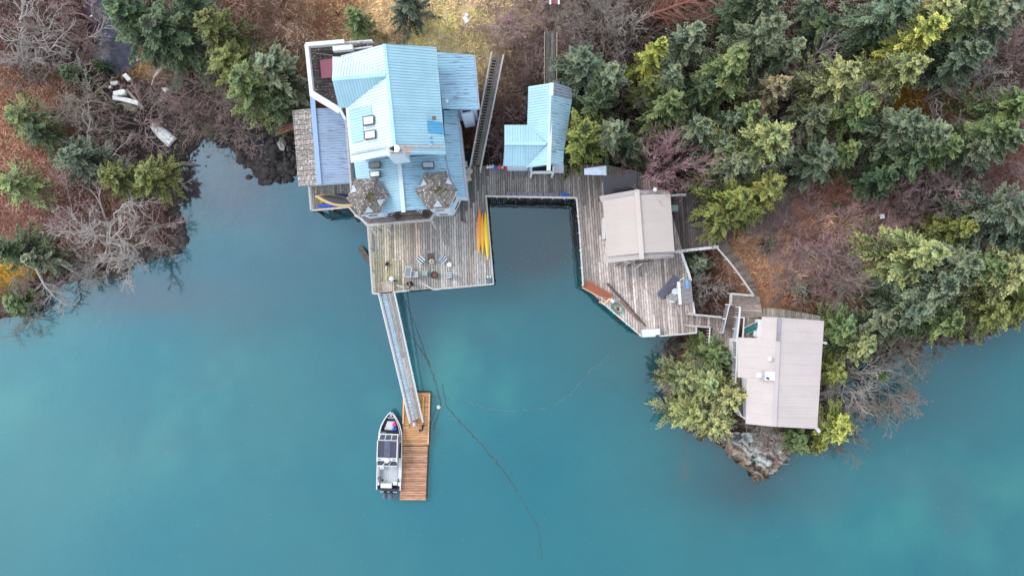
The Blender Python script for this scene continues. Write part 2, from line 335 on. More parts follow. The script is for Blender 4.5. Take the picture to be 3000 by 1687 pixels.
quads = np.stack([idx[:-1, :-1], idx[:-1, 1:], idx[1:, 1:], idx[1:, :-1]], -1).reshape(-1, 4)
keep = (d.reshape(-1)[quads].min(1) > -.35) & (d.reshape(-1)[quads].max(1) < 3.6)
mrk = mat('rock', (1, 1, 1), .9, n=(6, .25), n2=(30, .2), bump=.6, attr='col', spec=.2)
me = npmesh('rock_outcrop', np.stack([X, Y, Z], -1).reshape(-1, 3), quads[keep], c.reshape(-1, 3), False)
prop(link(me, 'rock_outcrop', mrk), 'folded pink and grey rock outcrop with white lichen at the point', kind='structure')
# shore rocks (stuff) and boulders
def rockset(name, spots, label):
    V = []; Q = []; Cc = []
    base = MB().ball((0, 0, 0), 1, 8, 5); bv = np.array(base.v); bf = [f for f in base.f]
    tri = []
    for f in bf:
        tri.append(f[:3])
        if len(f) == 4: tri.append((f[0], f[2], f[3]))
    tri = np.array(tri)
    for (x, y, z, r, cl) in spots:
        q = bv * (1 + (np.random.rand(len(bv), 1) - .5) * .7) * np.array([r * random.uniform(.7, 1.3), r * random.uniform(.7, 1.3), r * .55]); a = random.random() * 6.3
        R = np.array([[math.cos(a), -math.sin(a), 0], [math.sin(a), math.cos(a), 0], [0, 0, 1]]); q = q @ R.T + np.array([x, y, z])
        Q.append(tri + len(V) * len(bv)); V.append(q); Cc.append(np.tile(np.array(cl) * random.uniform(.6, 1.4), (len(bv), 1)))
    me = npmesh(name, np.concatenate(V), np.concatenate(Q), np.concatenate(Cc)); return prop(link(me, name, mrk), label, kind='stuff')
spots = []
def shore_line(pts, n, wdt, rr, cl):
    for _ in range(n):
        i = random.randrange(len(pts) - 1); t = random.random(); u = pts[i][0] * (1 - t) + pts[i + 1][0] * t + random.gauss(0, wdt); v = pts[i][1] * (1 - t) + pts[i + 1][1] * t + random.gauss(0, wdt)
        x, y, _ = P(u, v); spots.append((x, y, max(0.0, float(ground_z(x, y))) + .02, random.uniform(*rr), cl))
dk = srgb(86, 78, 74); gk = srgb(66, 62, 62)
shore_line([(511,480),(515,560),(508,620),(528,690),(515,725),(455,732),(400,755),(354,790),(261,800),(200,800),(120,830)], 380, 7, (.14, .55), dk)
shore_line([(640,396),(700,420),(760,480),(775,520),(840,500),(862,470)], 320, 14, (.12, .5), gk)
shore_line([(690,400),(760,440),(830,450)], 160, 18, (.12, .45), gk)
shore_line([(440,330),(500,420),(550,450)], 420, 32, (.05, .16), dk)
shore_line([(1990,985),(1960,1040),(1945,1100),(1980,1200),(2060,1270)], 160, 8, (.15, .55), dk)
shore_line([(2400,1270),(2412,1180),(2446,1089),(2560,1044),(2640,1010),(2880,984)], 160, 8, (.15, .6), dk)
shore_line([(1430,520),(1680,530),(1760,600)], 90, 6, (.15, .5), dk)
rockset('shore_rocks', spots, 'dark wet rocks and cobbles scattered along the tide line')
# ---------------- deck / building exclusion masks (pixel polygons) ----------------
EXC = [[(856,320),(1010,310),(1030,540),(935,545),(874,550)],[(905,130),(1090,115),(1125,128),(1280,138),(1392,160),(1406,325),(1360,450),(1370,580),(1240,640),(1060,660),(1010,560),(905,290)],
 [(1470,360),(1545,360),(1548,250),(1680,245),(1680,510),(1475,490)],[(1375,478),(1500,478),(1780,475),(1880,500),(2020,560),(2110,560),(2190,640),(2130,715),(2110,725),(2000,735),(2040,980),(1880,990),(1690,850),(1690,570),(1420,580)],
 [(1436,150),(1480,156),(1420,482),(1376,482)],[(1590,130),(1640,130),(1640,250),(1590,250)],[(2015,918),(2120,925),(2170,955),(2170,1065),(2080,1065),(2080,962),(2015,960)],
 [(2100,720),(2135,705),(2230,870),(2410,925),(2412,1265),(2180,1250),(2150,1000),(2140,860),(2205,862)],[(2235,515),(2325,528),(2320,628),(2258,690),(2180,690)]]
def excluded(u, v):
    m = np.zeros(u.shape, bool)
    for p in EXC: m |= inpoly(u, v, p)
    return m
def scatter(n):
    x = np.random.uniform(-60, 60, n); y = np.random.uniform(-20, 36, n); d = land_d(x, y); k = d > .5; x, y, d = x[k], y[k], d[k]
    z = ground_z(x, y); col, g, l, b, u, v = zones(x, y, z); k = ~excluded(u, v); return x[k], y[k], z[k], col[k], g[k], l[k], b[k], d[k]
def blades(name, x, y, z, col, ln, wd, elev, az, label, m):
    """flat tapering blades: one triangle pair each"""
    n = len(x); ca, sa = np.cos(az), np.sin(az); ce, se = np.cos(elev), np.sin(elev)
    d = np.stack([ca * ce, sa * ce, se], -1) * ln[:, None]; s = np.stack([-sa, ca, np.zeros(n)], -1) * wd[:, None] / 2
    p = np.stack([x, y, z], -1); V = np.stack([p - s, p + s, p + d * .55 + s * .8 + [0, 0, .03], p + d, p + d * .55 - s * .8 + [0, 0, .03]], 1).reshape(-1, 3)
    i = np.arange(n)[:, None] * 5; Q = np.concatenate([i + [[0, 1, 2]], i + [[0, 2, 4]], i + [[4, 2, 3]]])
    Cc = np.repeat(col, 5, 0); me = npmesh(name, V, Q, Cc); return prop(link(me, name, m), label, kind='stuff')
mleaf = mat('dry_plants', (1, 1, 1), .85, n=(4, .25), n2=(25, .25), attr='col', spec=.1)
x, y, z, col, g, l, b, d = scatter(330000); k = np.random.rand(len(x)) < g * 1.15; x, y, z, col = x[k], y[k], z[k], col[k]; n = len(x)
az = fbm(x * .55, y * .55, 3, 80) * 18 + np.random.normal(0, .45, n)
tuft = fbm(x * 1.1, y * 1.1, 3, 81); col = col * (.8 + 1.2 * np.random.rand(n, 1)) * (.65 + .9 * tuft)[:, None]
gk_ = (fbm(x * .3, y * .3, 3, 82) > .60) & (np.random.rand(n) < .6); col[gk_] = col[gk_] * np.array([.72, .95, .42])
blades('grass', x, y, z, col, np.random.uniform(.25, .7, n), np.random.uniform(.03, .07, n), np.random.uniform(.15, .7, n), az, 'dry golden and brown grass laid over in tufts', mleaf)
x, y, z, col, g, l, b, d = scatter(300000); k = np.random.rand(len(x)) < l * .8; x, y, z, col = x[k], y[k], z[k], col[k]; n = len(x)
col = col * (.6 + 1.5 * np.random.rand(n, 1)) * (1 + np.array([.12, 0, -.1]) * (np.random.rand(n, 1) - .4))
blades('leaf_litter', x, y, z + np.random.uniform(.02, .35, n), col, np.random.uniform(.08, .24, n), np.random.uniform(.05, .11, n), np.random.uniform(-.2, .6, n), np.random.uniform(0, 6.3, n), 'orange brown fallen leaves and dead ferns', mleaf)
x, y, z, col, g, l, b, d = scatter(800000); k = np.random.rand(len(x)) < b * .8; x, y, z, col = x[k], y[k], z[k], col[k]; n = len(x)
cl = fbm(x * .8, y * .8, 3, 83); az = fbm(x * .9, y * .9, 2, 84) * 25 + np.random.normal(0, .8, n); hgt = np.random.uniform(0, 1, n) * np.clip((cl - .35) * 5, .1, 1.5)
tw = np.array(srgb(184, 166, 156)); mixk = np.random.rand(n, 1) * .55; col = (col * (1 - mixk) + tw * mixk) * (.3 + 2.7 * np.random.rand(n, 1) ** 1.3)
blades('brushwood', x, y, z + hgt, col, np.random.uniform(.3, .95, n), np.random.uniform(.012, .03, n), np.random.uniform(.0, .8, n), az, 'tangled leafless twigs and brush under the trees', mleaf)

# ---------------- conifers ----------------
def conifer_mesh(name, seed, R=3.0, Ht=14.0, nb=66, pw=.9, lo=.12, droop=.35, leaf=.18, rag=.36, dens=17, tips=.75, up=.35):
    rs = np.random.RandomState(seed); wn = 6; nw_ = nb // wn; n = nw_ * wn; wl_ = np.repeat((np.arange(nw_) + .5) / nw_, wn); t = np.clip(wl_ + rs.normal(0, .012, n), 0, .995) ** .9
    z0 = Ht * (lo + (1 - lo) * t); az = np.tile(np.arange(wn) * 6.2832 / wn, nw_) + np.repeat(rs.uniform(0, 6.28, nw_), wn) + rs.normal(0, .16, n)
    lob = 1 + rag * .4 * np.sin(az * 2 + seed) + rag * .4 * np.sin(az * 3 + seed * 1.7)
    Lb = R * np.maximum(.05, (1 - t ** (1 / pw)) ** pw) * lob * rs.choice([.78, 1.0, 1.16], n) * rs.uniform(.9, 1.1, n) + .2
    el = -.25 - droop * .5 + t * (up + droop)
    btone = rs.rand(n)
    m = dens; sv = (np.arange(m) + .5) / m * .92 + .1
    # branch axis points (n,m,3)
    S = np.tile(sv, (n, 1)) + rs.normal(0, .03, (n, m)); r = Lb[:, None] * S * np.cos(el)[:, None]
    zz = z0[:, None] + Lb[:, None] * (np.sin(el)[:, None] * S - droop * S ** 2 * .6 + .25 * S ** 3)
    azb = az[:, None] + .25 * (S - .5) * rs.normal(0, 1, (n, 1))
    A = np.stack([r * np.cos(azb), r * np.sin(azb), zz], -1)
    V = []; tone = []
    q = 11
    for side in (-1, 1, 0):
        if side == 0: a2 = azb + rs.normal(0, .2, (n, m)); tl = np.full((n, m), .35) * (Lb[:, None] / R + .4)
        else: a2 = azb + side * rs.uniform(.65, 1.15, (n, m)); tl = (.30 * Lb[:, None] * (1.06 - S) + .16) * rs.uniform(.7, 1.25, (n, m))
        td = np.stack([np.cos(a2), np.sin(a2), -.15 + rs.normal(0, .06, (n, m)) + np.clip(t[:, None] - .4, 0, 1) * .7], -1)
        for j in range(q):
            f = (j + .6) / q; c = A + td * (tl * f)[..., None] + rs.normal(0, .03, (n, m, 3)); c[..., 2] -= .18 * f * f * tl
            a3 = a2 + rs.normal(0, .42, (n, m)); le = leaf * rs.uniform(.6, 1.35, (n, m)); e3 = rs.normal(.02, .25, (n, m))
            d = np.stack([np.cos(a3) * np.cos(e3), np.sin(a3) * np.cos(e3), np.sin(e3)], -1) * le[..., None]
            rl = rs.normal(0, .32, (n, m)); sd_ = np.stack([-np.sin(a3) * np.cos(rl), np.cos(a3) * np.cos(rl), np.sin(rl)], -1) * (le * .20)[..., None]
            V.append(np.stack([c - d * .35, c + sd_ * .9, c + d * .65, c - sd_ * .9], -2).reshape(-1, 4, 3))
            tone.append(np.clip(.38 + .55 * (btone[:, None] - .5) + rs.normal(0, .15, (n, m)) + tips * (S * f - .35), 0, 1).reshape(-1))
    V = np.concatenate(V); tone = np.concatenate(tone); V[..., 2] = np.maximum(V[..., 2], .15)
    k = len(V); idx = np.arange(k * 4).reshape(k, 4); T = np.repeat(tone, 4)
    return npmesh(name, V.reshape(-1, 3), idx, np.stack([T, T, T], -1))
mf = bpy.data.materials.new('needles'); mf.use_nodes = True; t = mf.node_tree; b = t.nodes['Principled BSDF']; b.inputs['Roughness'].default_value = .6; b.inputs['Specular IOR Level'].default_value = .25
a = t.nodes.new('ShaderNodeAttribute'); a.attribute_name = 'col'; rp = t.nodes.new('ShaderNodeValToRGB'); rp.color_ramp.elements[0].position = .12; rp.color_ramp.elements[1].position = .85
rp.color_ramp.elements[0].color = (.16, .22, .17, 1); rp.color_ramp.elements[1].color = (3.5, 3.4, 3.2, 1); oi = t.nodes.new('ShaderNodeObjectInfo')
mx = t.nodes.new('ShaderNodeMix'); mx.data_type = 'RGBA'; mx.blend_type = 'MULTIPLY'; mx.inputs['Factor'].default_value = 1
t.links.new(a.outputs['Fac'], rp.inputs['Fac']); t.links.new(rp.outputs['Color'], mx.inputs['A']); t.links.new(oi.outputs['Color'], mx.inputs['B'])
nz = t.nodes.new('ShaderNodeTexNoise'); nz.inputs['Scale'].default_value = .9; nz.inputs['Detail'].default_value = 4; ge = t.nodes.new('ShaderNodeNewGeometry'); t.links.new(ge.outputs['Position'], nz.inputs['Vector'])
r2 = t.nodes.new('ShaderNodeValToRGB'); r2.color_ramp.elements[0].position = .35; r2.color_ramp.elements[1].position = .65; r2.color_ramp.elements[0].color = (.84, .96, .94, 1); r2.color_ramp.elements[1].color = (1.22, 1.1, .86, 1)
t.links.new(nz.outputs['Fac'], r2.inputs['Fac']); m2 = t.nodes.new('ShaderNodeMix'); m2.data_type = 'RGBA'; m2.blend_type = 'MULTIPLY'; m2.inputs['Factor'].default_value = 1
t.links.new(mx.outputs['Result'], m2.inputs['A']); t.links.new(r2.outputs['Color'], m2.inputs['B']); t.links.new(m2.outputs['Result'], b.inputs['Base Color'])
CM = [conifer_mesh('spruce_crown', 1), conifer_mesh('spruce_crown', 2, nb=66, rag=.4, pw=.8), conifer_mesh('spruce_crown', 3, nb=78, pw=.76, rag=.35, leaf=.16, up=.45),
      conifer_mesh('spruce_crown', 4, nb=72, pw=.85, rag=.42, leaf=.17), conifer_mesh('hemlock_crown', 5, nb=84, rag=.5, droop=.6, leaf=.16, pw=.8, dens=15),
      conifer_mesh('hemlock_crown', 6, nb=94, rag=.45, droop=.5, leaf=.165, pw=.7, dens=14), conifer_mesh('sapling_crown', 7, R=3, Ht=9, nb=54, leaf=.24, dens=12, rag=.3),
      conifer_mesh('thin_crown', 8, nb=42, rag=.5, leaf=.16, droop=.3, dens=15, pw=.7)]
mbark = mat('bark', srgb(92, 80, 70), .9, n=(6, .4), bump=.6)
TRUNKS = []
for hh in (14, 9):
    mb = MB(); mb.tube([(0, 0, -1.2), (.03, .02, hh * .3), (-.04, .03, hh * .6), (.02, 0, hh * .97)], [.3, .2, .12, .02], 8); me = mb.mesh('trunk'); me.materials.append(mbark); TRUNKS.append(me)
for me in CM: me.materials.append(mf)
DG, GG, BG, YG, YY, LG, OG, TG, MG = ((.056, .078, .046), (.118, .138, .098), (.092, .116, .086), (.130, .140, .045), (.27, .28, .08), (.115, .148, .068), (.118, .128, .048), (.22, .19, .125), (.185, .195, .095))
CON = [(405,60,120,15,0,DG,'dark green spruce at the top of the photo beside the small dark pond'),(500,95,110,14,1,DG,'dark green spruce between the pond spruce and the yellowed cedar'),(560,15,60,12,0,DG,'dark spruce cut by the top edge left of the house'),
 (640,95,76,13,5,OG,'yellowed cedar top left of the house with grey patches'),(695,185,90,12,4,OG,'yellow green cedar below the yellowed top, west of the house'),(805,215,94,12,3,GG,'olive green spruce nearest the west side of the white railed terrace'),(745,260,84,13,2,LG,'light green spruce with pale tips west of the shingled annex'),(830,320,62,10,1,DG,'deep green spruce just above the shingled annex roof corner'),
 (1053,62,46,9,2,LG,'small round green spruce alone in dry grass behind the house'),(1190,22,62,11,1,BG,'dark spruce in the golden grass at the top edge behind the house'),
 (205,212,46,6,6,DG,'small dark green sapling left of the white wreckage'),(292,190,26,5,6,DG,'tiny dark sapling at the left rim of the small pond'),(75,350,72,8,7,LG,'thin green spruce on orange litter at the left edge, upper one'),(130,395,58,7,7,DG,'thin green spruce on orange litter right of the upper left edge one'),(55,540,66,8,7,LG,'thin green spruce over russet litter at the left edge, lowest of the three'),
 (245,468,78,9,3,BG,'grey green spruce touching the yellow green pine on the left bank'),(345,520,60,9,2,OG,'yellow green pine left half above the big bare alder'),(445,520,66,9,2,OG,'yellow green pine at the shore opposite the shingled annex'),
 (70,725,66,10,1,DG,'dark spruce at the left edge above the leaning dead trunk'),(130,755,52,9,0,GG,'spruce with brownish tips next to the leaning dead trunk'),(45,880,52,5,6,LG,'bright green young spruce low at the left edge by the water'),
 (1700,195,82,15,2,BG,'bluish spruce right of the plank path behind the hut'),(1775,240,78,14,0,GG,'grey green spruce right of the bluish one behind the hut'),(1735,300,80,12,1,DG,'dark lower spruce behind the hut under the bluish one'),
 (1905,165,48,17,4,YY,'bright yellow cedar standing tall among the green spruces'),(1893,262,42,12,5,OG,'olive cedar just below the bright yellow one'),(2015,135,74,15,0,GG,'grey green spruce right of the bright yellow cedar'),(1960,240,52,12,4,GG,'slender spruce between yellow cedar and the tall forest'),
 (1692,412,98,14,1,YG,'yellow olive spruce overhanging the hut roof'),(1800,385,62,13,4,GG,'grey tipped hemlock right of the yellow olive spruce'),(1850,440,56,9,1,DG,'dark spruce left of the pink leafless shrub'),
 (1960,318,76,14,3,LG,'light green spruce above the pink leafless shrub'),(2040,370,62,13,1,GG,'green spruce upper right of the pink leafless shrub'),(2050,270,60,12,5,DG,'dark hemlock in the gap above the light green spruce'),
 (2125,215,92,16,3,LG,'broad light green spruce in the middle of the forest'),(2205,120,90,18,2,GG,'tall pale grey green spruce near the top of the forest'),(2290,150,62,16,0,GG,'pale spruce left of the bare tree hollow'),(2230,15,86,15,3,GG,'grey green spruce cut by the top edge of the forest'),(2150,35,62,13,4,DG,'dark hemlock at the top edge of the forest'),
 (2120,355,44,11,4,BG,'bluish hemlock in the middle of the forest'),(2175,345,48,13,6,LG,'bright fresh green young spruce in the forest'),(2255,280,60,14,5,TG,'hemlock with tan cone laden tips'),(2112,440,58,11,1,GG,'grey green spruce right of the pink leafless shrub'),
 (2205,420,98,17,5,MG,'large grey yellow hemlock above the east boardwalk'),(2140,500,80,14,3,GG,'spreading spruce left of the large grey yellow hemlock'),(2262,470,52,12,4,GG,'hemlock overhanging the planks of the east boardwalk'),
 (2150,590,96,14,3,YG,'big yellow olive spruce overhanging the dark deck'),(2225,570,78,14,2,YG,'golden tipped spruce at the right side of the dark deck'),(2120,650,60,11,1,OG,'low olive spruce at the end of the dark deck'),
 (2430,255,86,15,5,MG,'pale tipped hemlock below the grey bare tree hollow'),(2490,330,72,14,3,LG,'green spruce at the mossy yellow hollow'),(2370,350,62,11,1,GG,'dim green spruce left of the mossy yellow hollow'),
 (2410,80,62,11,1,DG,'dark spruce by the red brown thicket near the top'),(2380,15,44,10,0,GG,'spruce cut by the top edge left of the red brown thicket'),(2590,40,90,15,3,BG,'broad bluish spruce at the top right of the red brown thicket'),(2700,55,86,16,5,MG,'yellow tipped spruce at the top of the right forest'),(2785,85,82,15,2,LG,'bright green spruce near the top right corner'),
 (2880,70,112,16,3,GG,'very broad grey green spruce near the top right corner'),(2965,25,66,14,2,GG,'pale spruce in the top right corner'),(2640,135,70,17,4,YY,'bright yellow green cedar above the mossy hollow'),(2600,220,78,14,5,MG,'dull grey hemlock below the bright yellow green cedar'),(2800,170,86,13,1,BG,'dark green spruce under the very broad one at top right'),(2545,110,46,11,4,DG,'dark hemlock right of the red brown thicket'),
 (2600,385,92,15,2,BG,'bluish dense spruce right of centre in the right forest'),(2680,400,88,16,3,GG,'silvery spruce beside the bluish dense one'),(2740,440,60,13,2,LG,'spruce with yellow green tips beside the silvery one'),(2650,470,88,13,1,DG,'dark lower spruce under the silvery one'),(2860,400,66,15,4,LG,'hemlock with long fresh tips near the right edge'),(2900,420,78,14,0,BG,'blue green spruce near the right edge below the grey bare tree'),(2800,450,56,12,5,GG,'hemlock at the edge of the long brown thicket'),
 (2965,310,76,13,3,LG,'green spruce at the right edge level with the grey bare tree'),(2390,470,82,12,2,BG,'blue green spruce right of the east boardwalk'),(2470,455,50,11,4,LG,'small hemlock with reaching branches right of the blue green spruce'),(2560,530,58,11,1,DG,'dark green spruce above the pale plastic chair'),
 (2660,745,108,15,3,MG,'broad dense spruce at the left of the big group by the right bay'),(2770,770,96,15,2,GG,'silvery spruce in the middle of the big group by the right bay'),(2700,850,112,14,1,GG,'massive green spruce in the lower middle of the big right group'),(2850,790,62,14,2,LG,'spruce with pale points on the right of the big group'),(2640,905,86,13,3,BG,'spruce on the lower left of the big right group'),(2745,930,82,12,1,LG,'green spruce lowest in the big right group by the water'),
 (2905,620,102,16,2,BG,'bluish tall spruce above the right bay near the edge'),(2970,690,86,15,3,GG,'grey green spruce at the right edge above the bay'),(2905,800,106,14,5,MG,'olive hemlock at the right above the bay'),(2975,870,86,13,1,YG,'yellow olive hemlock at the right edge by the bay'),(2880,905,76,12,5,OG,'dark olive hemlock hanging over the right bay'),(2780,670,62,12,3,YG,'yellow green spruce between the two right groups'),
 (2450,950,62,11,2,LG,'bright green spruce at the north east corner of the big cabin'),(2510,1005,74,12,3,MG,'grey green spruce right of the big cabin'),(2560,960,60,11,1,GG,'spruce behind the grey green one right of the big cabin'),(2425,1085,52,9,5,YG,'yellow green tree touching the east eave of the big cabin'),(2448,1245,66,9,2,YY,'bright yellow spruce at the south east corner of the big cabin'),(2335,1285,56,5,3,LG,'bright green low tree under the south eave of the big cabin'),(2395,1305,38,5,6,YG,'low yellow green bush between the cabin and the yellow spruce'),
 (2085,1035,64,8,2,LG,'bright green spruce at the end of the lower boardwalk'),(2000,1110,60,10,5,MG,'mossy grey green tree leaning over the water, upper left of its group'),(2070,1120,64,11,4,MG,'mossy olive tree in the middle of the group west of the big cabin'),(2120,1150,70,11,5,MG,'yellowish mossy tree reaching over the west eave of the big cabin'),(2015,1205,70,10,4,MG,'mossy tree hanging lowest left over the water'),(2090,1230,66,10,5,MG,'mossy tree above the rock outcrop, west of the big cabin'),
 (2052,772,44,5,6,BG,'small blue green spruce inside the fenced pit beside the cabin'),(2010,765,26,4,6,DG,'dark sapling at the broken white fence by the pit'),(2030,555,24,3,6,LG,'bright green bush at the stub rail behind the tan cabin'),(2255,715,26,3,6,DG,'small green bush on the bank right of the curved steps'),(2490,628,20,2.5,6,DG,'small green bush in the russet brush near the pale chair'),(2445,595,20,2.5,6,DG,'small green bush in the russet brush further from the pale chair'),(2345,845,34,3,6,GG,'grey green low bush in pink brush above the big cabin'),
 (2580,1100,22,4,6,LG,'small bright green tuft over the bare branches at the right bay')]
# ---------------- leafless trees ----------------
def bare_mesh(name, seed, R=3.0, Ht=4.5, stems=9, lv=(8, 7, 5), arch=1.0, bend=.25, tw=.017, st=.06, single=0):
    rs = random.Random(seed); V = []; Q = []
    def seg(p, q, r0, r1):
        d = (q - p); 
        if d.length < 1e-5: return
        d.normalize(); up = Vector((0, 0, 1)) if abs(d.z) < .9 else Vector((1, 0, 0)); a = d.cross(up).normalized(); b = a.cross(d); k = len(V)
        for (c, r) in ((p, r0), (q, r1)):
            for j in range(3): V.append(c + a * (math.cos(j * 2.0944) * r) + b * (math.sin(j * 2.0944) * r))
        for j in range(3): Q.append((k + j, k + (j + 1) % 3, k + 3 + (j + 1) % 3, k + 3 + j))
    def grow(p, d, ln, r, lev, n):
        pts = [p.copy()]; dd_ = d.copy(); 
        for i in range(n):
            dd_ = dd_ + Vector((rs.gauss(0, bend), rs.gauss(0, bend), rs.gauss(0, bend * .5) - .10 * arch * (lev == 0) + .05 * (lev > 0))); dd_.normalize()
            q = pts[-1] + dd_ * (ln / n); q.z = max(q.z, .05); f0 = 1 - i / n * .65; f1 = 1 - (i + 1) / n * .65; seg(pts[-1], q, r * f0, r * f1); pts.append(q)
        if lev < len(lv):
            for c in range(lv[lev]):
                f = rs.uniform(.22, 1) ** .8; i = min(n - 1, int(f * n)); p2 = pts[i].lerp(pts[i + 1], f * n - i); base = (pts[i + 1] - pts[i]).normalized()
                a = Vector((rs.gauss(0, 1), rs.gauss(0, 1), rs.gauss(0, .6))); a = (a - base * a.dot(base)).normalized()
                grow(p2, (base * rs.uniform(.7, 1.2) + a * rs.uniform(.5, .9)).normalized(), ln * rs.uniform(.28, .5), max(tw, r * .5), lev + 1, 3 if lev < 1 else 2)
    for s_ in range(stems):
        az = s_ * 6.283 / stems + rs.gauss(0, .3); e = rs.uniform(.35, 1.15)
        grow(Vector((rs.gauss(0, .12), rs.gauss(0, .12), single * Ht * .35)), Vector((math.cos(az) * math.cos(e), math.sin(az) * math.cos(e), math.sin(e) * Ht / R * .7)).normalized(), R * rs.uniform(.8, 1.2) * 1.15, st * rs.uniform(.7, 1.1), 0, 7)
    stemv = len(V)
    return npmesh(name, np.array([tuple(q) for q in V]), np.array(Q))
mtw = mat('bare_wood', (1, 1, 1), .85, n=(5, .3), objcol=True, spec=.2)
BMs = [bare_mesh('crown', 11), bare_mesh('crown', 12, stems=12, lv=(6, 5, 4), Ht=3.5), bare_mesh('crown', 13, stems=6, lv=(8, 6, 4), bend=.33, st=.09, Ht=6), bare_mesh('crown', 14, stems=16, lv=(7, 6, 4), bend=.2, st=.045, Ht=3.4, tw=.02),
       bare_mesh('crown', 15, stems=5, lv=(6, 5, 3), bend=.3, st=.1, Ht=7, tw=.02), bare_mesh('crown', 16, stems=20, lv=(7, 7, 3), bend=.18, st=.04, Ht=3.6, tw=.015)]
mb = MB(); mb.tube([(0, 0, -.8), (.03, 0, .5), (0, .03, 1.7)], [.16, .13, .05], 7); BT = mb.mesh('trunk')
for me in BMs + [BT]: me.materials.append(mtw)
GW, PB, BB, PK, GB, RB = srgb(178, 170, 162), srgb(178, 152, 148), srgb(138, 112, 96), srgb(196, 160, 162), srgb(150, 140, 128), srgb(150, 104, 88)
for (u, v, rp_, h, k, tint_, lab) in CON:
    h = h * .60; zg = 2.5
    for _ in range(3):
        x, y, _z = P(u, v, zg + h * .55); zg = max(0.2, float(ground_z(x, y)))
    R = rp_ * (H - zg - .5 * h) / F * 1.04
    small = h < 5.2; t = thing('conifer_tree' if not small else 'young_conifer', lab, 'tree' if not small else 'small tree', (x, y, zg), 'conifers around the bay')
    hb = 9.0 if k == 6 else 14.0; jk = random.uniform(.84, 1.16); jit = [jk * random.uniform(.96, 1.04) for _ in range(3)]
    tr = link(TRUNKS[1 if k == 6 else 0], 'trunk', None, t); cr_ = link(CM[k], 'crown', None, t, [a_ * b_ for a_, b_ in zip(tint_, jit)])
    if tint_ in (MG, OG) and k in (2, 4, 5): bb = link(BMs[2], 'bare_branches', None, t, GW); bb.location = (0, 0, h * .35); bb.scale = (.92, .92, 1.2)
    sz = h / hb * random.uniform(.92, 1.08); t.scale = (R / 3, R / 3 * random.uniform(.92, 1.08), sz); t.rotation_euler = (random.gauss(0, .03), random.gauss(0, .03), random.uniform(0, 6.28))
